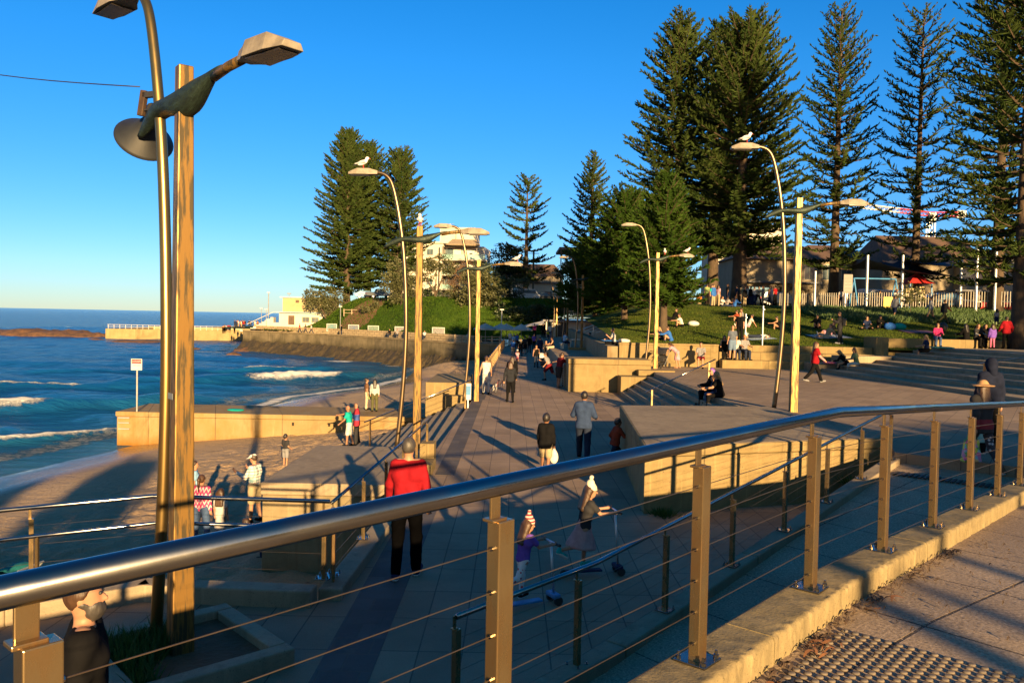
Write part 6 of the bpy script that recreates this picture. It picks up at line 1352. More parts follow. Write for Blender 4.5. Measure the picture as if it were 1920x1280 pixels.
def scooter(label, t, hd, deck, dx=.0):
    a = t.rotation_euler.z; o = thing('kick_scooter', label, 'scooter', (t.location.x, t.location.y, 0), a, 'kick scooters')
    hz_ = hd[0][2] + .11; yb = (hd[0][1] + hd[1][1]) / 2 + .04
    b = MB(); b.box((0, .0, .075), (.11, .52, .025)); b.build('deck', deck, o, bevel=.01); b = MB(); b.tube([(0, yb + .06, .08), (0, yb, hz_)], .016, 8); b.build('stem', M['galv'], o, smooth=True)
    b = MB(); b.tube([(-.19, yb, hz_), (.19, yb, hz_)], .013, 8); br = b.build('handlebar', M['galv'], o)
    for s_ in (-1, 1):
        b = MB(); b.tube([(s_ * .12, yb, hz_), (s_ * .21, yb, hz_)], .019, 8); b.build('grip', M['black'], br)
        b = MB(); b.tube([(s_ * .09 - .018, yb + .07, .055), (s_ * .09 + .018, yb + .07, .055)], .055, 14); b.build('wheel', M['rubber'], o)
    b = MB(); b.tube([(-.018, -.27, .05), (.018, -.27, .05)], .05, 14); b.build('wheel', M['rubber'], o); b = MB(); b.box((0, yb + .05, .11), (.22, .1, .06)); b.build('fork_cover', deck, o, bevel=.02)
scooter('scooter with navy deck under the girl in the tutu', tut, hd, cloth(PAL['navy']))
bea, hd = P(978, 1150, (9.35, .11), 1.0, -62, 'scoot', 'tee:purple', 'leggings:white', 'long:brown', 'little child in a striped beanie and purple dress riding a blue scooter', near=True, vox=NV, child=True, hat='beanie:maroon', hatmat=banded('striped_knit', (.20, .02, .03), (.5, .42, .35), 26), botmat=dotted('spotted_leggings', (.6, .58, .58), (.5, .05, .08), 16))
scooter('bright blue scooter under the child in the striped beanie', bea, hd, M['blue'])
person('bearded man in a black t-shirt below the near railing at lower left', Vector((-2.52, 4.7, 0)), -66, 1.86, 'stand', 'tee:black', 'pants:djeans', 'short:brown', near=True, vox=.013, extra=['beard:dgrey'], headyaw=-8)
P(1858, 700, (15.0, PZ), 1.80, 6, 'stand', 'hoodie:navy', 'pants:black', 'short:dark', 'person in a navy hoodie with the hood up walking behind the hat woman', near=True, vox=NV, hat='hood', topmat=cloth((.012, .016, .035)))
hat_w, hd = P(1845, 700, (14.1, float(ramp_z(14.0)) + .01), 1.66, 12, 'walk', 'jacket:black', 'leggings:grey', 'long:brown', 'woman in a wide brown hat and black jacket carrying two bags', near=True, vox=NV, hat='wide:tan', shoes='brown', hatmat=cloth((.40, .24, .12)), botmat=dotted('patterned_leggings', (.03, .03, .04), (.4, .4, .42), 14, .3), topmat=banded('black_and_maroon_jacket', (.022, .021, .022), (.20, .014, .022), 1.05, .82))
def bag(label, loc, sx, sy, sz, mat, rz=0):
    t = thing('tote_bag', label, 'bag', loc, rz); b = MB(); b.add([(-sx, -sy, -sz), (sx, -sy, -sz), (sx, sy, -sz), (-sx, sy, -sz), (-sx * .8, -sy * .4, 0), (sx * .8, -sy * .4, 0), (sx * .8, sy * .4, 0), (-sx * .8, sy * .4, 0)], [(3, 2, 1, 0), (4, 5, 6, 7), (0, 1, 5, 4), (1, 2, 6, 5), (2, 3, 7, 6), (3, 0, 4, 7)]); b.build('bag_body', mat, t, bevel=.02)
    b = MB(); b.tube([(-sx * .5, 0, 0), (-sx * .3, 0, .16), (sx * .3, 0, .16), (sx * .5, 0, 0)], .012, 6); b.build('strap', mat, t); return t
mt, tt_, bs_ = newmat('tropical_print'); vv = N(tt_, 'ShaderNodeTexVoronoi'); vv.inputs['Scale'].default_value = 14; tt_.links.new(coords(tt_), vv.inputs['Vector']); sp_ = tt_.nodes.new('ShaderNodeSeparateColor'); tt_.links.new(vv.outputs['Color'], sp_.inputs[0]); tt_.links.new(ramp(tt_, sp_.outputs[0], [(0, (.02, .03, .02)), (.3, (.05, .35, .08)), (.55, (.7, .6, .05)), (.75, (.6, .05, .25)), (1, (.1, .5, .5))]), bs_.inputs['Base Color'])
bag('colourful tropical print tote bag held by the hat woman', world_pt(hat_w, hd[0]) - Vector((.06, 0, .12)), .17, .07, .40, mt, R(10)); bag('turquoise bag held by the hat woman', world_pt(hat_w, hd[1]) - Vector((-.03, 0, .0)), .13, .06, .36, pm('aqua_cloth', (.05, .42, .42), (.4, .55, .5), 9), R(10))
# ---------------------------------------------------------------- people on the sand
def B(px, d, h, rz, pose, top, bot, hair, label, **kw):
    x = (px - 960) / FPX * d; q = Vector((x, d, float(sand_z(x, d)) + .01)); return person(label, q, rz, h, pose, top, bot, hair, **kw)
B(480, 20.6, 1.80, 74, 'phone', 'long:white', 'shorts:khaki', 'short:dark', 'man in a checked shirt and white cap standing on the sand', near=True, vox=NV, hat='cap:white', topmat=checked())
B(380, 18.6, 1.68, -8, 'stand', 'long:pink', 'pants:jeans', 'pony:brown', 'woman in a pink patterned sweater and jeans on the sand', near=True, vox=NV, topmat=banded('patterned_pink_knit', (.62, .05, .16), (.72, .55, .50), 7, .66, wav=2.5), ab=(9, 9))
B(416, 18.9, 1.30, -4, 'stand', 'dress:white', 'none:white', 'long:brown', 'girl in a white sundress with long hair on the sand', near=True, vox=NV, child=True, topmat=cloth((.5, .48, .46)), shoes=None)
B(367, 21.5, 1.58, -70, 'stand', 'tee:sky', 'shorts:navy', 'short:dark', 'person half hidden behind the near lamp post on the sand', vox=MV)
P(535, 874, 'b', 1.22, -24, 'stand', 'tee:char', 'shorts:grey', 'short:black', 'small boy in a dark t-shirt and grey shorts on the open sand', vox=MV, child=True, shoes=None, el=(70, 60))
B(498, 17.2, 1.15, 80, 'bend', 'tee:navy', 'pants:navy', 'short:dark', 'child in spotted navy clothes bending over beside the landing', near=True, vox=NV, child=True, topmat=dotted('navy_spots', (.015, .02, .06), (.5, .5, .5), 22, .2))
P(655, 838, 'b', 1.76, 84, 'reach', 'tee:teal', 'shorts:white', 'bald:', 'bald man in a teal t-shirt and white shorts reaching out before the groyne', vox=MV, skin='t', sh=(20, 74), el=(30, 5))
P(668, 834, 'b', 1.80, 100, 'phone', 'jacket:blue', 'pants:char', 'bald:', 'bald man in a blue and red jacket before the groyne', vox=MV, topmat=banded('blue_over_red_jacket', (.30, .012, .03), (.03, .07, .25), .9, .98) if False else banded('blue_over_red', (.32, .012, .03), (.03, .07, .26), .75, .80))
P(687, 768, -1.6, 1.66, -70, 'stand', 'tee:brown', 'pants:cream', 'bun:dark', 'woman in a brown top with a green bag standing on the groyne', vox=MV)
P(702, 771, -1.6, 1.68, 10, 'stand', 'long:lgrey', 'pants:olive', 'long:black', 'woman with long black hair in a grey cardigan on the groyne', vox=MV)
q = at(689, 768, -1.6); bag('pale green shoulder bag of the woman in the brown top', Vector((q.x + .22, q.y - .12, q.z + 1.0)), .16, .06, .42, cloth(PAL['green']))
P(808, 765, 'b', 1.05, 160, 'stand', 'tee:purple', 'shorts:char', 'long:dark', 'little girl in purple on the wet sand by the far block', vox=MV, child=True, sa=(40, 40))
# ---------------------------------------------------------------- promenade, middle distance
P(911, 739, 'p', 1.70, 8, 'stand', 'tank:white', 'leggings:lgrey', 'bun:brown', 'woman in a white racerback top and grey leggings at the rail', vox=.02, sh=(-8, 5), sa=(20, 12), el=(40, 20))
P(956, 754, 'p', 1.66, 2, 'walk', 'long:char', 'leggings:black', 'bob:brown', 'woman all in black walking away along the promenade', vox=.02, th=(10, -6), kn=(4, 8), sa=(16, 16), topmat=cloth((.02, .022, .028)))
P(959, 736, 'p', 1.66, -4, 'stand', 'puffer:black', 'pants:black', 'long:dark', 'woman with long dark hair in a bulky black jacket, just ahead of another', vox=MV)
P(1047, 727, 'p', 1.78, -52, 'lean', 'tee:maroon', 'shorts:char', 'short:dark', 'man in a dark red t-shirt and shorts leaning over the bin', vox=.02, shoes=None, lean=16, skin='t')
P(1030, 713, 'p', 1.72, 70, 'run', 'tee:grey', 'shorts:maroon', 'short:dark', 'crouching man in a grey t-shirt and burgundy shorts by the bin', vox=MV, lean=28)
P(1058, 716, 'p', 1.60, 40, 'lean', 'tee:white', 'pants:black', 'bob:dark', 'woman in white bending over behind the man in dark red', vox=MV)
P(1005, 689, 'p', 1.62, 176, 'walk', 'tank:black', 'leggings:djeans', 'bun:brown', 'woman in a black top and sunglasses walking towards the camera', vox=MV, extra=['sunglasses'])
P(1023, 680, 'p', 1.76, 182, 'push', 'jacket:char', 'pants:djeans', 'short:dark', 'man in a dark jacket pushing the white stroller', vox=MV)
rider = P(962, 663, (72, .62), 1.72, 0, 'bike', 'tee:blue', 'pants:grey', 'short:dark', 'cyclist in a blue top and white cap riding away', vox=MV, hat='helmet:white')
kid_r = P(970, 679, (60, .42), 1.15, 4, 'bike', 'tee:lpink', 'skirt:pink', 'bob:brown', 'little girl in pink riding a small bicycle', vox=MV, child=True, hat='helmet:lgrey')
def bicycle(label, loc, rz, s=1.0, col='black', tilt=0.0):
    t = thing('bicycle', label, 'bicycle', loc, rz); t.rotation_euler = (0, R(tilt), rz); r_ = .33 * s
    for y in (-.5 * s, .5 * s):
        b = MB(); b.tube([(0, y + r_ * math.cos(a), r_ + r_ * math.sin(a)) for a in np.linspace(0, 2 * math.pi, 21)], .022 * s, 6, False); w_ = b.build('wheel', M['rubber'], t)
        b = MB()
        for k in range(5): a = math.pi * k / 5; b.tube([(0, y - r_ * math.cos(a), r_ - r_ * math.sin(a)), (0, y + r_ * math.cos(a), r_ + r_ * math.sin(a))], .004, 4)
        b.build('spokes', M['galv'], w_)
    b = MB(); c = [(0, -.5 * s, r_), (0, -.05 * s, r_ * .95), (0, -.18 * s, .82 * s), (0, .38 * s, .85 * s), (0, .5 * s, r_)]
    for a, e in ((0, 1), (1, 2), (0, 2), (2, 3), (1, 3), (3, 4)): b.tube([c[a], c[e]], .018 * s, 6)
    b.build('frame', M[col], t); b = MB(); b.box((0, -.2 * s, .88 * s), (.12 * s, .24 * s, .05 * s)); b.build('saddle', M['black'], t, bevel=.01)
    b = MB(); b.tube([(-.26 * s, .3 * s, .98 * s), (0, .38 * s, 1.0 * s), (.26 * s, .3 * s, .98 * s)], .014 * s, 6); b.build('handlebar', M['black'], t); return t
bicycle('bicycle ridden by the cyclist in blue', (rider[0].location.x, rider[0].location.y, 0), 0, 1.0); bicycle('small bicycle ridden by the girl in pink', (kid_r[0].location.x, kid_r[0].location.y, 0), R(4), .6, 'red')
q = at(925, 738, 'p'); bicycle('little white and red bicycle beside the woman in the white top', q, R(-25), .5, 'timber_white', 8); q = at(935, 729, 'p'); bicycle('little red bicycle leaning behind the white one', q, R(-40), .5, 'red', 10)
far = [(963, 657, 1.72, 4, 'stand', 'tee:sky', 'pants:khaki', 'short:grey', 'man in pale blue walking ahead of the cyclist'), (976, 668, 1.68, 0, 'walk', 'tee:black', 'pants:black', 'long:blond', 'woman with blond hair in black in the far crowd'), (984, 664, 1.75, 2, 'walk2', 'tee:char', 'shorts:black', 'short:dark', 'man in charcoal shorts in the far crowd'), (992, 661, 1.75, 180, 'walk', 'jacket:black', 'pants:djeans', 'short:dark', 'man in black walking towards the camera in the far crowd'), (969, 652, 1.6, 180, 'stand', 'tee:blue', 'pants:black', 'long:dark', 'woman in bright blue far down the promenade'), (1012, 668, 1.8, 0, 'walk', 'jacket:navy', 'pants:djeans', 'short:dark', 'man in a navy jacket walking away behind the stroller'), (1001, 655, 1.7, 180, 'stand', 'tee:purple', 'pants:black', 'short:dark', 'person in purple far down the promenade'), (956, 648, 1.7, 0, 'stand', 'tee:white', 'pants:grey', 'bald:', 'pale figure at the far end of the sea railing')]
for px, py, h, rz, po, tp, bt, hr, lb in far: P(px, py, 'p', h, rz, po, tp, bt, hr, lb, vox=FV)
kio = [(1031, 637, 1.74, 0, 'stand', 'tee:white', 'pants:jeans', 'short:dark', 'man in a white shirt by the kiosk'), (1021, 634, 1.3, 0, 'stand', 'tee:red', 'pants:black', 'short:dark', 'child in red at the kiosk door'), (1018, 634, 1.75, 180, 'stand', 'jacket:black', 'pants:black', 'short:dark', 'person in black at the kiosk door'), (1027, 637, 1.1, 20, 'stand', 'tee:yellow', 'shorts:navy', 'short:dark', 'small child in yellow by the kiosk'), (1002, 633, 1.7, 0, 'stand', 'tee:magenta', 'pants:black', 'short:dark', 'person in magenta under the kiosk awning')]
for px, py, h, rz, po, tp, bt, hr, lb in kio: P(px, py, 'z', h, rz, po, tp, bt, hr, lb, vox=FV, child=h < 1.35)
P(1036, 652, (61, 1.17), 1.66, 110, 'sit', 'tank:black', 'pants:cream', 'bun:ginger', 'woman in a black tank top sitting on the ledge wall', vox=FV)
P(1058, 652, (63, PZ + .45), 1.72, -60, 'sit', 'tee:sky', 'shorts:navy', 'short:dark', 'man in a blue patterned shirt at the picnic table', vox=FV); P(1107, 654, (63, PZ + .45), 1.72, 70, 'sit', 'tee:black', 'pants:djeans', 'short:dark', 'person in black at the right side of the picnic table', vox=FV)
t = thing('picnic_table', 'white picnic table with benches beside the lamp plinth', 'picnic table', (*at(1083, 655, (63.4, PZ)).xy, PZ)); b = MB(); b.box((0, 0, .74), (1.9, .8, .06)); b.build('table_top', M['timber_white'], t)
for x in (-1.25, 1.25):
    b = MB(); b.box((x, 0, .43), (.32, 1.5, .05)); b.build('bench', M['timber_white'], t)
for x in (-.6, .6):
    b = MB(); b.box((x, 0, .36), (.08, .6, .72)); b.build('leg', M['timber_white'], t)
for x in (-1.25, 1.25):
    b = MB(); b.box((x, -.5, .2), (.24, .07, .4)); b.box((x, .5, .2), (.24, .07, .4)); b.build('bench_leg', M['timber_white'], t)
P(1151, 658, (44.0, 2.06), 1.76, 88, 'sit', 'tee:lgrey', 'pants:black', 'short:dark', 'man in a grey t-shirt sitting on the stone wall corner eating', vox=MV, el=(100, 55), shoes='white')
# prams
def pram(label, loc, rz, hood, body='black', s=1.0):
    t = thing('pram', label, 'pram', loc, rz); b = MB(); n = 10
    vs = []
    for i in range(n + 1):
        a = math.pi * .62 * i / n; 
        for x in (-.25, -.2, .2, .25): vs.append((x, -.12 + .34 * -math.cos(a + .5) * -1 * .9, .62 + .40 * math.sin(a + .25) * (1 if abs(x) < .22 else .93)))
    b.add(vs, [(i * 4 + k, i * 4 + k + 1, i * 4 + k + 5, i * 4 + k + 4) for i in range(n) for k in range(3)]); b.build('hood', hood, t, smooth=True)
    b = MB(); b.add([(-.22, -.25, .62), (.22, -.25, .62), (.22, .3, .55), (-.22, .3, .55), (-.18, -.15, .32), (.18, -.15, .32), (.18, .3, .34), (-.18, .3, .34)], [(4, 5, 1, 0), (5, 6, 2, 1), (6, 7, 3, 2), (7, 4, 0, 3), (7, 6, 5, 4)]); b.build('seat', M[body], t, bevel=.02)
    b = MB()
    for x in (-.26, .26): b.tube([(x, .42, .12), (x, -.1, .6), (x, -.5, 1.02)], .014, 6); b.tube([(x, -.38, .13), (x, .15, .5)], .014, 6)
    b.tube([(-.26, -.5, 1.02), (.26, -.5, 1.02)], .018, 6); b.build('frame', M['grey_metal'], t)
    for x, y, r_ in ((-.26, -.38, .13), (.26, -.38, .13), (-.1, .42, .1), (.1, .42, .1)):
        b = MB(); b.tube([(x - .02, y, r_), (x + .02, y, r_)], r_, 14); b.build('wheel', M['rubber'], t)
    b = MB(); b.box((0, -.05, .24), (.34, .4, .14)); b.build('basket', M[body], t, bevel=.02); return t
pram('white hooded stroller pushed along the promenade', at(1018, 690, 'p'), R(180), M['timber_white'])
pram('black pram parked in front of the sunlit retaining wall', at(1241, 690, (39.9, PZ)), R(150), M['black'])
q = at(3, 1010, (12.2, 0)); pram('stroller with a teal cover at the left edge beside the beach', Vector((-8.05, 12.6, float(sand_z(-8, 12.6)) + .45)), R(80), cloth((.03, .22, .20)))
t = thing('litter_bin', 'dark slatted litter bin against the concrete block', 'bin', at(1066, 724, 'p')); b = MB(); b.bb(-.35, -.3, 0, .35, .3, 1.0); b.build('bin_body', M['black'], t, bevel=.02); b = MB(); b.bb(-.38, -.33, 1.003, .38, .33, 1.08); b.build('lid', M['grey_metal'], t, bevel=.02)
b = MB()
for k in range(7): b.bb(-.36, -.315, .1 + k * .12, .36, -.303, .17 + k * .12)
b.build('slats', M['timber'], t)
# ---------------------------------------------------------------- plaza, ledges, terrace
P(1527, 717, 'z', 1.70, -96, 'walk', 'vest:red:dusty', 'pants:black', 'long:brown', 'woman in a red padded vest walking across the plaza', vox=.02, shoes='grey', th=(24, -20), extra=['sunglasses'])
sp = 1.05
P(1352, 748, (25.2, PZ), 1.62, 82, 'sit', 'tee:black', 'leggings:black', 'long:blond', 'woman in a black t-shirt sitting on the plaza steps', vox=.02, sh=(40, 34), el=(40, 46), lean=18)
P(1338, 742, (26.2, PZ), 1.66, 84, 'sit', 'jacket:black', 'pants:black', 'long:purple', 'woman with purple hair and sunglasses on the plaza steps', vox=.02, extra=['sunglasses'], headyaw=35)
P(1340, 748, (25.75, PZ), 1.2, 86, 'sit', 'tee:navy', 'pants:jeans', 'bob:brown', 'child leaning between two women on the plaza steps', vox=.022, child=True)
P(1270, 674, (40.2, PZ), 1.45, 62, 'bend', 'dress:lpink', 'none:pink', 'bob:brown', 'girl in a pink dress bending over by the retaining wall', vox=MV, shoes=None, lean=48)
P(1314, 672, (40.7, PZ + .42), 1.72, 165, 'sit', 'tee:grey', 'shorts:maroon', 'short:dark', 'man in a grey t-shirt sitting sideways on the sunlit ledge', vox=MV)
L_Z = PZ + .42
P(1373, 655, (41.1, L_Z), 1.78, 12, 'stand', 'tee:char', 'shorts:grey', 'bald:', 'bald man in a slate shirt and blue shorts standing on the ledge', vox=MV, topmat=cloth((.09, .11, .15)), botmat=cloth((.12, .18, .28)))
P(1358, 648, (42.0, PZ + .82), 1.65, 170, 'sit', 'tank:black', 'leggings:black', 'long:dark', 'woman in black sitting on the upper ledge', vox=MV)
P(1379, 652, (41.7, PZ + .82), 1.74, 178, 'sit', 'tee:white', 'pants:djeans', 'short:dark', 'man in a white t-shirt sitting on the upper ledge with a child', vox=MV, skin='t')
P(1395, 650, (41.8, PZ + .82), 1.74, 190, 'sit', 'tee:grey', 'pants:djeans', 'short:ginger', 'ruddy man in a grey shirt sitting beside the shower post', vox=MV)
P(1387, 632, (43.6, 2.3), 1.7, 150, 'stand', 'tee:black', 'pants:black', 'short:brown', 'person in black standing on the grass behind the seated group', vox=MV)
P(1367, 689, 'z', .95, 176, 'stand', 'none:white', 'shorts:white', 'short:brown', 'bare chested toddler in white shorts by the showers', vox=MV, child=True, shoes=None, skin='t')
P(1379, 686, 'z', 1.1, 10, 'walk', 'none:white', 'shorts:navy', 'short:dark', 'wet child in dark shorts by the showers', vox=MV, child=True, shoes=None, skin='t')
P(1607, 676, (39.0, PZ + .40), 1.66, 78, 'sit', 'tee:green', 'leggings:white', 'long:brown', 'woman in a sage green t-shirt with long hair on the seat steps', vox=MV, lean=16, shoes='white', topmat=cloth((.22, .27, .13)))
P(1588, 678, (39.2, PZ + .40), 1.60, 70, 'sit', 'long:black', 'pants:black', 'long:blond', 'girl in black and a tan cap huddled on the seat steps', vox=MV, lean=42, hat='cap:khaki')
P(1738, 664, (40.2, PZ + 8 * .155 - .16), 1.64, 74, 'sit', 'tee:navy', 'shorts:black', 'bob:blond', 'blond woman in a navy t-shirt sitting on the top terrace step', vox=MV)
P(1757, 641, (43.2, 2.73), 1.66, 160, 'sit', 'long:magenta', 'pants:jeans', 'bob:brown', 'woman in a magenta cardigan sitting on the low wall', vox=MV, extra=['sunglasses'])
for px, d, h, rz, po, tp, bt, hr, lb, kw in ((1812, 43.3, 1.65, 20, 'sit', 'jacket:black', 'pants:black', 'long:black', 'dark figure in black sitting on the low wall', {}), (1832, 43.2, 1.66, 186, 'sit', 'vest:char:lgrey', 'pants:black', 'bob:brown', 'woman with grey sleeves reading on the low wall', {}), (1846, 43.25, 1.66, 176, 'sit', 'jacket:black', 'leggings:black', 'bob:dark', 'woman in black beside the reading woman', {})): P(px, 640, (d, 2.73), h, rz, po, tp, bt, hr, lb, vox=MV, **kw)
tz = PZ + 8 * .155
P(1860, 652, (42.4, tz), 1.32, 6, 'stand', 'puffer:purple', 'leggings:pink', 'bob:dark', 'girl in a purple puffer jacket and pink trousers at the low wall', vox=MV, child=True)
P(1886, 652, (42.3, tz), 1.70, -8, 'stand', 'puffer:red', 'pants:black', 'short:dark', 'person in a bright red puffer jacket standing at the low wall', vox=MV, sa=(24, 24), el=(40, 40))
P(1868, 612, (44.6, None), 1.0, 0, 'stand', 'tee:white', 'shorts:navy', 'bob:dark', 'small child in a striped top on the grass behind the purple girl', vox=MV, child=True, topmat=banded('striped_top', (.6, .58, .55), (.12, .06, .06), 18))
P(1908, 640, (43.3, 2.73), 1.7, 170, 'sit', 'jacket:char', 'pants:black', 'short:dark', 'dark seated figure at the far right end of the wall', vox=MV)
# ---------------------------------------------------------------- lawn
lawn = [(1279, 613, 1.72, 84, 'ground', 'tee:white', 'pants:black', 'short:dark', 'man in a white t-shirt sitting on the grass with knees up'), (1262, 601, 1.70, 88, 'recl', 'jacket:black', 'pants:black', 'short:dark', 'figure in black stretched out on the grass with white shoes'), (1258, 640, 1.66, 80, 'ground', 'hoodie:blue', 'pants:navy', 'short:brown', 'person in a bright blue hoodie sitting at the lawn edge'), (1241, 638, 1.5, 100, 'ground', 'tee:navy', 'pants:djeans', 'long:blond', 'girl with fair hair sitting beside the blue hoodie'), (1403, 613, 1.66, 70, 'recl', 'tee:white', 'shorts:lpink', 'short:dark', 'woman in a white t-shirt leaning back on the grass'), (1393, 602, 1.7, 80, 'cross', 'tee:grey', 'pants:char', 'short:brown', 'person in a striped shirt sitting further up the grass'), (1386, 604, 1.6, 60, 'ground', 'tee:rust', 'pants:char', 'short:brown', 'person in rust behind the shower post'), (1462, 618, 1.66, 70, 'ground', 'tank:black', 'shorts:black', 'short:dark', 'bare legged person sitting left of the plaza lamp'), (1534, 616, 1.75, 140, 'ground', 'jacket:black', 'pants:black', 'short:dark', 'man in black sitting with folded arms on the grass'), (1556, 628, 1.66, 90, 'recl', 'tee:char', 'shorts:lpink', 'long:brown', 'woman reclining on a blanket beside the backpacker'), (1550, 634, 1.7, 100, 'recl', 'tee:khaki', 'shorts:cream', 'short:brown', 'second person lounging on the blanket'), (1625, 618, 1.66, 160, 'cross', 'tee:navy', 'leggings:black', 'long:dark', 'woman resting her chin sitting on the shaded grass'), (1648, 616, 1.68, 190, 'cross', 'jacket:black', 'pants:black', 'short:dark', 'person in black sitting by the blue bags')]
for px, py, h, rz, po, tp, bt, hr, lb in lawn: P(px, py, 'l', h, rz, po, tp, bt, hr, lb, vox=FV, shoes='white' if ('recl' in po or 'knees' in lb) else 'black')
bp, hd = P(1574, 645, 'l', 1.78, 62, 'phone', 'jacket:char', 'pants:char', 'short:brown', 'man in dark grey with a yellow and black backpack standing on the grass', vox=MV, shoes='white')
t = thing('backpack', 'black and yellow backpack worn by the man on the grass', 'backpack', world_pt(bp, (0, -.22, 1.02)), R(62)); b = MB(); b.box((0, 0, .2), (.30, .18, .44)); b.build('pack_body', M['black'], t, bevel=.04); b = MB(); b.box((0, -.10, .16), (.22, .05, .26)); b.build('front_pocket', M['yellow'], t, bevel=.02)
P(1677, 598, 'l', 1.76, -60, 'walk', 'hoodie:grey', 'shorts:navy', 'short:dark', 'man in a grey top and navy shorts striding by the fence', vox=FV, topmat=cloth((.16, .17, .20)))
P(1680, 585, 'l', 1.78, 170, 'reach', 'tee:white', 'pants:djeans', 'short:dark', 'man in a white t-shirt by the fence behind the sapling', vox=FV, skin='t')
P(1745, 603, 'l', 1.80, 66, 'walk', 'hoodie:lgrey', 'shorts:khaki', 'short:dark', 'man in a pale grey hoodie and khaki shorts walking by the fence', vox=FV)
P(1770, 607, 'l', 1.76, -80, 'walk', 'vest:char:maroon', 'pants:olive', 'short:brown', 'man with maroon sleeves walking right by the fence', vox=FV, th=(30, -28))
# one person lying on a towel
q = at(1424, 636, 'l'); ly, hd = person('man in a white shirt lying face down on a towel', q, 0, 1.75, 'stand', 'tee:white', 'pants:djeans', 'short:dark', vox=FV, shoes='khaki', sa=(40, 40), el=(80, 80)); ly.rotation_euler = (R(-90), 0, R(-68)); ly.location = q + Vector((-.85, -.1, .16))
def slab(name, label, cat, loc, sx_, sy_, sz_, mat, rz=0, bev=.03):
    b = MB(); n_ = 8; gx, gy = np.meshgrid(np.linspace(-sx_ / 2, sx_ / 2, n_), np.linspace(-sy_ / 2, sy_ / 2, n_), indexing='ij'); c_, s_ = math.cos(rz), math.sin(rz)
    wx_, wy_ = loc[0] + gx * c_ - gy * s_, loc[1] + gx * s_ + gy * c_; z_ = terrain_z(wx_, wy_) - loc[2] + .02 + .05 * (fbm(wx_ * 3, wy_ * 3, 2, 4) - .3)
    V = np.concatenate([np.stack([gx.ravel(), gy.ravel(), (z_ + sz_).ravel()], 1), np.stack([gx.ravel(), gy.ravel(), (z_ - .05).ravel()], 1)]); F = grid_faces(n_, n_); return tag(link(name, arr_mesh(name, V, np.concatenate([F, F[:, ::-1] + n_ * n_])), mat, loc=loc, rz=rz), label, cat)
slab('towel', 'pale blue towel under the man lying on the grass', 'towel', q + Vector((0, 0, .01)), 1.9, .9, .03, cloth((.35, .45, .55)), R(24), .005)
q = at(1553, 632, 'l'); slab('blanket', 'light picnic blanket under the reclining pair', 'blanket', q + Vector((0, 0, .0)), 2.2, 1.5, .03, cloth((.35, .40, .48)), R(10), .005)
q = at(1722, 623, 'l'); slab('blanket', 'pink picnic blanket spread on the shaded grass', 'blanket', q, 2.0, 1.3, .03, cloth((.42, .2, .24)), R(5), .005)
def lump(name, label, cat, loc, r_, mat, rz=0):
    s = SDF(); s.ell((0, 0, r_[2] * .8), r_).ell((r_[0] * .5, 0, r_[2] * .7), (r_[0] * .6, r_[1] * .8, r_[2] * .7), None, .05).ell((-r_[0] * .5, 0, r_[2] * 1.0), (r_[0] * .4, r_[1] * .7, r_[2] * .6), None, .05); V_, F_q = s.mesh(max(.02, min(r_) / 6)); return tag(link(name, arr_mesh(name, V_, F_q), mat, smooth=True, loc=loc, rz=rz), label, cat)
lump('bag', 'crumpled white bag beside the man with his knees up', 'bag', at(1300, 611, 'l'), (.34, .25, .18), M['timber_white']); lump('bag', 'bright blue bag on the shaded grass', 'bag', at(1668, 618, 'l'), (.36, .25, .26), cloth(PAL['blue'])); lump('bag', 'teal bag on the shaded grass next to the blue one', 'bag', at(1686, 618, 'l'), (.4, .25, .24), cloth(PAL['teal'])); lump('bag', 'dark bag beside the magenta cardigan woman', 'bag', at(1768, 620, 'l'), (.26, .2, .3), M['black'])
lump('bag', 'white bag lying by the wall next to the girl in pink', 'bag', at(1279, 675, 'z'), (.30, .2, .16), M['timber_white']); lump('clothing', 'purple jacket left on the seat steps', 'clothing', at(1555, 676, (39.5, PZ + .42)), (.3, .2, .06), cloth(PAL['pink'])); lump('clothing', 'teal cloth lying on the top of the groyne', 'clothing', at(441, 770, -1.6), (.36, .25, .06), cloth(PAL['teal'])); lump('clothing', 'mint towel beside the blond woman on the terrace', 'clothing', at(1766, 655, (41.0, tz)), (.5, .3, .05), cloth((.12, .4, .3))); lump('bag', 'white bag on the wall beside the eating man', 'bag', at(1170, 642, 'l'), (.3, .2, .12), M['timber_white'])
lump('seaweed', 'small green seaweed clump beside the boy on the sand', 'seaweed', at(545, 878, 'b'), (.16, .1, .03), cloth((.05, .3, .05)))
rr = random.Random(12)
for k in range(9):
    x, y = [(-5.4, 12.5), (-4.6, 13.2), (-6.4, 12.0), (-3.9, 12.2), (-7.0, 13.5), (-5.1, 11.3), (-8.8, 14.5), (-3.4, 13.6), (-9.6, 13.0)][k]
    lump('seaweed', 'dark seaweed clump washed up on the shaded sand below the rail', 'seaweed', (x, y, float(sand_z(x, y)) + .02), (.18 + .2 * rr.random(), .12 + .1 * rr.random(), .07), pm('dried_kelp', (.03, .02, .012), (.05, .03, .015), 9, .8), rr.random() * 3)['group'] = 'seaweed on the sand'
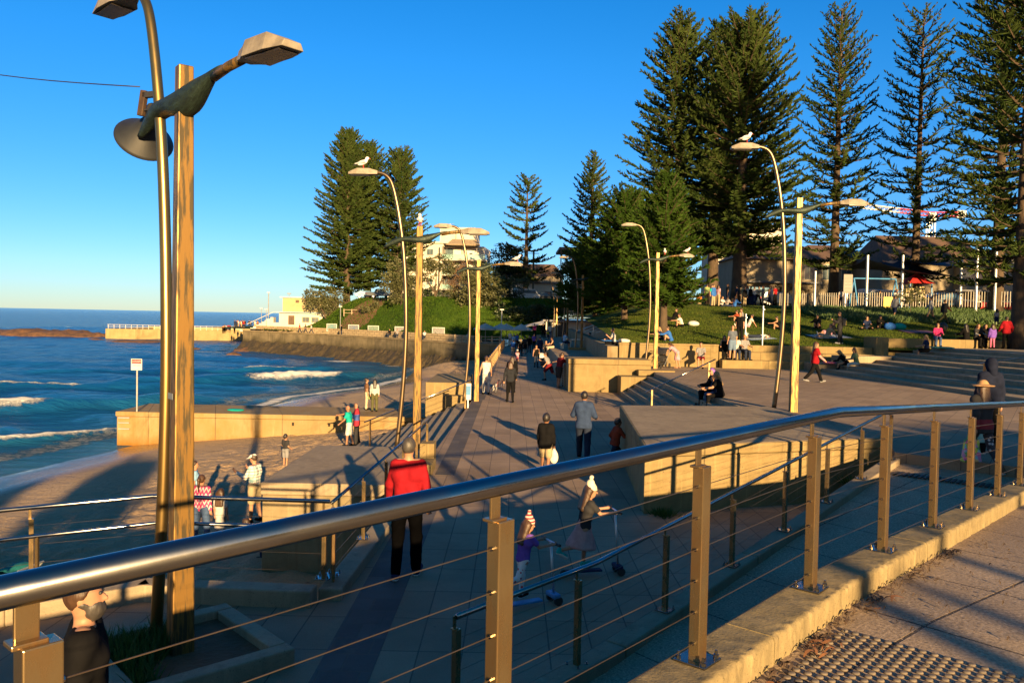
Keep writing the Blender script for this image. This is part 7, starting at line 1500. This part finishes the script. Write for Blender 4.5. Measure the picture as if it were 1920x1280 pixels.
# crowd under the big pine
crowd = [(1311, 572, 'sit', 'tee:orange', 'sitting figure in orange left of the crowd under the pine'), (1325, 570, 'stand', 'tee:green', 'standing figure in pale green under the pine'), (1334, 575, 'stand', 'tee:teal', 'standing figure in teal under the pine'), (1337, 578, 'stand', 'jacket:blue', 'figure in blue in the crowd under the pine'), (1346, 580, 'stand', 'tee:lpink', 'figure in pink with a cap in the crowd under the pine'), (1352, 584, 'cross', 'tee:white', 'seated figure in white at the front of the pine crowd'), (1362, 582, 'cross', 'tee:grey', 'seated figure in grey at the front of the pine crowd'), (1377, 581, 'cross', 'hoodie:blue', 'seated figure in blue at the foot of the big trunk'), (1381, 572, 'stand', 'tee:navy', 'figure in navy leaning at the big trunk'), (1392, 571, 'stand', 'tee:khaki', 'figure in khaki right of the big trunk'), (1396, 576, 'stand', 'jacket:black', 'dark figure right of the big trunk'), (1402, 569, 'stand', 'tee:lgrey', 'figure in light grey near the prams under the pines'), (1407, 570, 'stand', 'jacket:black', 'black clad figure near the prams under the pines'), (1414, 570, 'stand', 'tee:white', 'figure in a white shirt facing the street under the pines'), (1421, 572, 'push', 'tee:cream', 'figure in cream with a pram under the pines'), (1430, 571, 'stand', 'tee:grey', 'figure in grey right of the pine crowd'), (1443, 571, 'stand', 'tee:brown', 'dark skinned figure in brown near the fence end'), (1453, 570, 'stand', 'tee:red', 'figure in red at the fence end'), (1364, 562, 'stand', 'tee:char', 'dark standing figure between two trunks'), (1447, 568, 'stand', 'jacket:navy', 'figure in navy behind the one in red')]
for i, (px, py, po, tp, lb) in enumerate(crowd):
    d = 64 if py > 574 else 68.5; q = D(px, py, d); q.z = float(terrain_z(q.x, q.y)); person(lb, q, rr.choice([0, 40, 90, 180, 220, 300]), 1.6 + .18 * rr.random(), po, tp, 'pants:' + rr.choice(['djeans', 'black', 'navy', 'khaki']), rr.choice(['short:dark', 'long:brown', 'short:black', 'bob:dark']), vox=.042, group='people gathered under the big pine')
for px, py, tp, lb in ((1577, 555, 'tee:white', 'figure in white inside the playground at its left end'), (1650, 558, 'tee:char', 'dark figure inside the playground by the van'), (1820, 566, 'tee:brown', 'brown clad figure inside the playground'), (1833, 575, 'tee:lgrey', 'child in pale grey at the red toy car'), (1882, 560, 'tee:magenta', 'child in pink high on the playground toys'), (1752, 562, 'tee:lpink', 'figure in pink just behind the pickets')):
    d = 68.0; q = D(px, py, d); z = float(terrain_z(q.x, q.y)); q.z = z; person(lb, q, rr.choice([0, 90, 180]), 1.5, 'stand', tp, 'pants:djeans', 'short:dark', vox=.042, group='people in the playground')
# people on the sea wall and at the ocean pool (a few pixels each)
for px, py, tp, po, lb in ((562, 620, 'tee:red', 'walk', 'tiny walker in red on the sea wall path'), (573, 620, 'tee:char', 'walk', 'tiny dark walker on the sea wall path'), (584, 621, 'tee:white', 'walk', 'tiny walker in white on the sea wall path'), (731, 633, 'jacket:black', 'sit', 'seated figure in black on the sea wall beneath the bank'), (745, 634, 'tee:grey', 'sit', 'seated figure in grey on the sea wall beneath the bank'), (760, 634, 'tee:rust', 'sit', 'seated figure in rust on the sea wall beneath the bank'), (796, 637, 'tee:white', 'sit', 'seated figure in white right of the twin lamp on the sea wall'), (640, 624, 'jacket:black', 'stand', 'dark figure at the foot of the slim bank light pole'), (877, 641, 'tee:white', 'sit', 'pale seated figure at a cafe table')):
    d = float(np.interp((px - 960) / FPX * 118, SWX[::-1], SWY[::-1])) + 5.5; q = D(px, py, d); q.z = .06 + (.45 if po == 'sit' else 0); person(lb, q, rr.choice([150, 180, 210]) if po == 'sit' else 90, 1.7, po, tp, 'pants:djeans', 'short:dark', vox=.05, group='people along the sea wall')
base_fig = []
for i, (tp, bt) in enumerate((('tee:red', 'shorts:navy'), ('tee:black', 'pants:djeans'), ('tee:white', 'shorts:khaki'), ('tee:orange', 'pants:black'), ('jacket:navy', 'pants:char'))):
    t_, _ = person('tiny distant bather standing in the crowd on the ocean pool deck', Vector((-58 + i, 168, -1.0)), 40 * i, 1.7, 'stand', tp, bt, 'short:dark', vox=.06, group='bathers on the ocean pool deck'); base_fig.append(t_)
k = 0
for i in range(34):
    px = rr.uniform(418, 500) if i < 25 else rr.uniform(308, 345); d = rr.uniform(160, 176) if i < 25 else 192; q = D(px, 618, d); loc = (q.x, q.y, .05 - (1.0 if px < 440 and px > 400 else 0) if i < 25 else WZ + 2.62)
    if i < 5: base_fig[i].location = loc
    else: dup(base_fig[i % 5], None, loc, rr.uniform(0, 6))
q = G(254, 677, WZ); s = SDF(); s.ell((0, 0, .1), (.12, .13, .16)).ell((0, -.1, -.1), (.24, .16, .14), None, .05); V_, F_q = s.mesh(.04); tag(link('person', arr_mesh('person', V_, F_q), skin_m('d'), smooth=True, loc=q), 'lone swimmer whose head shows in the bay above the danger sign', 'person')
# ================================================================ SMALL THINGS
# gulls
def gull():
    t = thing('seagull', 'white seagull perched on a lamp', 'seagull', (0, 0, 0), 0, 'seagulls perched on the lamps'); b = SDF(); b.ell((0, -.02, .17), (.075, .15, .075), np.array(Matrix.Rotation(R(20), 3, 'X'))).cone((0, .09, .22), (0, .13, .30), .05, .042, .03).ell((0, .14, .31), (.045, .055, .045), None, .02); V_, F_q = b.mesh(.012); link('body', arr_mesh('body', V_, F_q), pm('gull_white', (.78, .76, .73), (.7, .68, .66), 9, .7), t, smooth=True)
    for s_ in (-1, 1):
        w_ = SDF(); w_.cone((s_ * .062, .05, .19), (s_ * .045, -.22, .13), .045, .02, .02); V_, F_q = w_.mesh(.012); link('wing', arr_mesh('wing', V_, F_q), pm('gull_grey', (.38, .39, .41), (.30, .31, .33), 9, .7), t, smooth=True)
        b = MB(); b.tube([(s_ * .03, .02, .11), (s_ * .03, .03, .0)], .008, 5); b.box((s_ * .03, .05, .005), (.03, .06, .01)); b.build('leg', M['red'], t)
    b = MB(); b.tube([(0, .18, .305), (0, .24, .295)], [.013, .004], 6); b.build('beak', M['red'], t); b = SDF(); b.cone((0, -.15, .13), (0, -.27, .09), .035, .016, .02); V_, F_q = b.mesh(.012); link('tail', arr_mesh('tail', V_, F_q), M['black'], t, smooth=True); return t
g0 = gull(); gl = []
def lw(t, x, z): a = t.rotation_euler.z; return Vector((t.location.x + x * math.cos(a), t.location.y + x * math.sin(a), t.location.z + z))
for i, (lp, x, z, rz, lb) in enumerate(((lamps[0], -1.50, 7.19, -90, 'gull on the hooked lamp head beside the headland pines'), (lamps[0], 0, 5.76, 180, 'gull on top of the post at the beach steps'), (lamps[1], 1.55, 5.72, -80, 'gull on the lamp arm over the sea railing'), (lamps[5], -1.45, 7.19, -80, 'gull on the hooked lamp head before the big pine clump'), (lamps[6], .35, 5.66, 160, 'gull on the bracket beside the plaza steps lamp post'), (lamps[6], 1.45, 5.74, -75, 'gull on the far end of the plaza steps lamp arm'))):
    o = g0 if i == 0 else dup(g0); o.location = lw(lp, x, z); o.rotation_euler = (0, 0, R(rz)); o['label'] = lb; o.scale = (.85,) * 3
# danger sign on the groyne
q = G(259, 788, -1.62); q = Vector((-18.7, 40.0, -1.62)); x = (257 - 960) / FPX * 39.6; q = Vector((x, 39.6, -2.3))
t = thing('danger_sign', 'white danger sign with red panel on a thin pole at the groyne end', 'sign', q); b = MB(); b.tube([(0, 0, 0), (0, 0, 3.25)], .045, 8); b.build('pole', M['grey_metal'], t)
b = MB(); b.box((-.0, -.06, 3.05), (.54, .02, .56)); b.build('panel', M['timber_white'], t); b = MB(); b.box((0, -.073, 3.20), (.48, .004, .20)); b.build('red_panel', pm('sign_red', (.16, .008, .025), (.14, .008, .02), 4, .5), t)
def text(s, size, loc, mat, par=None, name='lettering', rx=90, rz=0, ext=.002):
    cu = bpy.data.curves.new(name, 'FONT'); cu.body = s; cu.size = size; cu.align_x = 'CENTER'; cu.align_y = 'CENTER'; cu.extrude = ext; o = bpy.data.objects.new(name, cu); COL.objects.link(o); dg = bpy.context.evaluated_depsgraph_get(); me = bpy.data.meshes.new_from_object(o.evaluated_get(dg)); bpy.data.objects.remove(o)
    me.materials.clear(); me.materials.append(mat); o = bpy.data.objects.new(name, me); COL.objects.link(o); o.rotation_euler = (R(rx), 0, R(rz)); o.location = loc
    if par: o.parent = par
    return o
text('DANGER', .11, (0, -.078, 3.20), M['timber_white'], t); text('KEEP CLEAR', .065, (0, -.073, 3.0), M['black'], t); text('NO JUMPING', .04, (0, -.073, 2.94), M['black'], t) if False else None
# shower posts
for i, (px, y0, y1, lb) in enumerate(((1396, 688, 588, 'left hand tall thin shower pole on the plaza'), (1428, 688, 573, 'right hand shower pole with a tap box half way up'))):
    q = G(px, y0, PZ); h = D(px, y1, q.y).z - PZ; t = thing('shower_pole', lb, 'shower', q, 0, 'beach showers'); b = MB(); b.tube([(0, 0, 0), (0, 0, h)], .045, 10); b.build('pole', M['galv'], t, smooth=True, auto=40); b = MB(); b.box((0, -.05, 1.05 if i else 1.75), (.12, .1, .22)); b.box((.11, -.05, 1.05 if i else 1.78), (.1, .03, .03)); b.build('tap', M['blue_trim'] if not i else M['galv'], t)
    b = MB(); b.box((0, -.12, h - .2), (.04, .2, .04)); b.build('shower_rose', M['galv'], t)
q = G(1449, 689, PZ); t = thing('tap_post', 'short drinking tap post beside the showers', 'tap', q); b = MB(); b.tube([(0, 0, 0), (0, 0, .8)], .05, 8); b.build('pole', M['galv'], t); b = MB(); b.box((.08, 0, .7), (.16, .05, .05)); b.build('tap', M['galv'], t)
# leaf litter along the kerb: strips of bark and pine needles
r = np.random.default_rng(11); mb_ = [pm('dry_frond', (.20, .085, .03), (.11, .045, .02), 12, .8), pm('dead_twig', (.06, .035, .02), (.035, .022, .014), 12, .8)]
def litter(n, f, mi, L0, L1, name, lab):
    VS, FS = [], []; k = 0
    for i in range(n):
        s, o = f(r); x, y = WP(s, o); z = walk_z(s) + .004 + r.uniform(0, .018); L = r.uniform(L0, L1); a = r.normal(.85, .55) if r.uniform() < .7 else r.uniform(0, 3.1); w_ = L * r.uniform(.03, .07) + .002; cv = r.normal(0, .18) * L; lift = r.uniform(0, .03)
        d = np.array([math.cos(a), math.sin(a), 0]); n_ = np.array([-d[1], d[0], 0]); base = np.array([x, y, z])
        for j in range(5):
            u = j / 4; p = base + d * L * (u - .5) + n_ * cv * (4 * u * (1 - u)) + [0, 0, lift * math.sin(math.pi * u)]; ww = w_ * (math.sin(math.pi * min(.95, u + .08)) ** .6 + .1); VS += [p - n_ * ww, p + n_ * ww + [0, 0, .006 * (1 if j % 2 else .4)], ]
        FS += [(k + 2 * j, k + 2 * j + 2, k + 2 * j + 3, k + 2 * j + 1) for j in range(4)]; k += 10
    return tag(link(name, arr_mesh(name, VS, FS), mb_[mi]), lab, 'leaf litter', None, 'stuff')
along = lambda r: (r.uniform(.6, 5.6), -.19 - abs(r.normal(0, .06)))
heap = lambda r: (r.choice([1.1, 1.5, 2.3, 3.4], p=[.35, .2, .3, .15]) + r.normal(0, .12), -.22 - abs(r.normal(0, .07)))
litter(85, heap, 0, .04, .15, 'leaf_litter', 'rusty dead pine fronds heaped against the inside of the kerb'); litter(260, along, 1, .02, .09, 'twig_litter', 'small dark twigs scattered along the kerb'); litter(90, lambda r: (r.uniform(.8, 7), -.3 - r.exponential(.5)), 1, .015, .05, 'scattered_litter', 'fine debris scattered on the walkway paving')
for i, (s, o, L, a, lb) in enumerate(((1.75, -.42, .32, .25, 'long curved dry frond lying on the walkway before the studs'), (2.1, -.86, .12, -.5, 'short dark twig lying across a paving joint'))):
    x, y = WP(s, o); b = MB(); b.tube([(L * (u - .5), .05 * math.sin(3 * u), .008 + .012 * math.sin(3.1 * u)) for u in np.linspace(0, 1, 8)], [.004, .009, .011, .012, .011, .009, .006, .002], 6); tag(b.build('dry_frond', mb_[i], smooth=True, loc=(x, y, walk_z(s) + .004), rz=a), lb, 'frond')
# weeds at the foot of the block
for x, y, lb in ((2.75, 14.05, 'small green weed at the front corner of the large block'), (6.6, 15.2, 'green weed by the ramp at the right part of the block')):
    p = r.normal(0, .10, (160, 3)); p[:, 2] = 0; a = r.uniform(0, 6.28, 160); dx = np.stack([np.cos(a), np.sin(a), 0 * a], 1) * .018; V = np.stack([p - dx, p + dx, p * 1.6 + np.stack([0 * a, 0 * a, r.uniform(.04, .16, 160)], 1)], 1).reshape(-1, 3); tag(link('weed', arr_mesh('weed', V, np.arange(480).reshape(-1, 3)), pm('tuft_green', (.05, .16, .01)), loc=(x, y, .0 if y < 15 else .4)), lb, 'weed')
# information panel on the stair handrail post
q = G(893, 775, 0); t = thing('notice_sign', 'blue and white notice panel at the top of the beach steps', 'sign', Vector((-1.62, 30.05, 0))); b = MB(); b.box((0, 0, .62), (.22, .03, .62)); b.build('panel', M['timber_white'], t); b = MB(); b.box((0, -.017, .66), (.20, .004, .36)); b.build('blue_panel', M['blue'], t); b = MB(); b.box((0, 0, .16), (.05, .04, .32)); b.build('post', M['galv'], t)
# ---------------------------------------------------------------- unseen land added behind the camera: trees to shade, hill to block low sky
r = np.random.default_rng(77); VS = []
def wood_tree(x, y, z0, h, rad, n):
    u = r.uniform(0, 1, n) ** .75; zz = z0 + h * (.04 + .96 * u); rr_ = rad * (1 - u) ** .8 * r.uniform(.35, 1, n) + .05; a = r.uniform(0, 6.28, n); P_b = np.stack([x + rr_ * np.cos(a), y + rr_ * np.sin(a), zz], 1); dv = unit(np.stack([np.cos(a), np.sin(a), r.normal(.2, .4, n)], 1)); wv = unit(np.cross(dv, r.normal(0, 1, (n, 3)))); VS.append(diamonds(P_b, dv, wv, r.uniform(.5, 1.3, n), r.uniform(.15, .4, n)))
for k in range(6, 17): wood_tree(-44 + k * 2.85 + r.normal(0, .4), -25 + r.normal(0, 1.5), 1.0, r.uniform(6.0, 10.0) * (1 if k < 15 else .8), 1.9, 900)
for k in range(6): wood_tree(6 + k * 2.2, -27 + r.normal(0, 1), 1.0, r.uniform(2.5, 4.6), 1.8, 420)
for k in range(5): wood_tree(19.8 + k * 1.6, -23.5 + r.normal(0, .6), 1.0, r.uniform(7.9, 8.7), 2.3, 1000)
for k in range(7): wood_tree(30 + k * 3.4, -26 + r.normal(0, 2), 1.0, r.uniform(6.5, 9), 2.2, 700)
for k in range(12): wood_tree(53 + k * 4.4, 27 + k * 1.6 + r.normal(0, 2), 1.0, r.uniform(25, 30), 6.5, 2300)
for x, y, h in ((36, -10, 17), (43, -6, 20), (33, -20, 14), (50, -14, 20)): wood_tree(x, y, 1.0, h, 4.0, 1300)
def trunk_shadow(val, t_, rad, h):  # bare unseen trunks, added to cast shadow bands over the paving
    px_, py_ = .96 * val + .28 * t_, .28 * val - .96 * t_; a = np.linspace(0, 2 * np.pi, 9)[:-1]
    for k in range(8):
        a0, a1 = a[k], a[(k + 1) % 8]; q = lambda a_, z_, f: [px_ + rad * f * math.cos(a_), py_ + rad * f * math.sin(a_), z_]; VS.append(np.array([[q(a0, .5, 1.1), q(a1, .5, 1.1), q(a1, h, .7), q(a0, h, .7)]]))
for val, t_, rad in ((5.5, 22, .13), (4.45, 26, .15), (3.8, 19, .17), (8.6, 24, .16), (12.3, 25, .22)): trunk_shadow(val, t_, rad, 7.6)
V = np.concatenate(VS).reshape(-1, 3); o = link('shade_woods', arr_mesh('shade_woods', V, np.arange(len(V)).reshape(-1, 4)), M['pine']); tag(o, kind='stuff')  # unseen trees and trunks, placed and sized for their shade
hx_, hy_ = np.meshgrid(np.linspace(-220, 220, 60), np.linspace(-170, -34, 30), indexing='ij'); zz = 1.0 + 13 * npsm(-38, -110, hy_) * (.75 + .5 * fbm(hx_ * .02, hy_ * .02, 3, 5)) + 1.5 * fbm(hx_ * .15, hy_ * .15, 3, 8)
struct(link('hill', arr_mesh('hill', np.stack([hx_.ravel(), hy_.ravel(), zz.ravel()], 1), grid_faces(60, 30)), M['hill'], smooth=True))  # unseen rise, added to screen the bright low sky
b = MB(); b.quad((-220, -34.5, .6), (220, -34.5, .6), (220, -7.5, .6), (-220, -7.5, .6)); struct(b.build('ground', M['earth']))
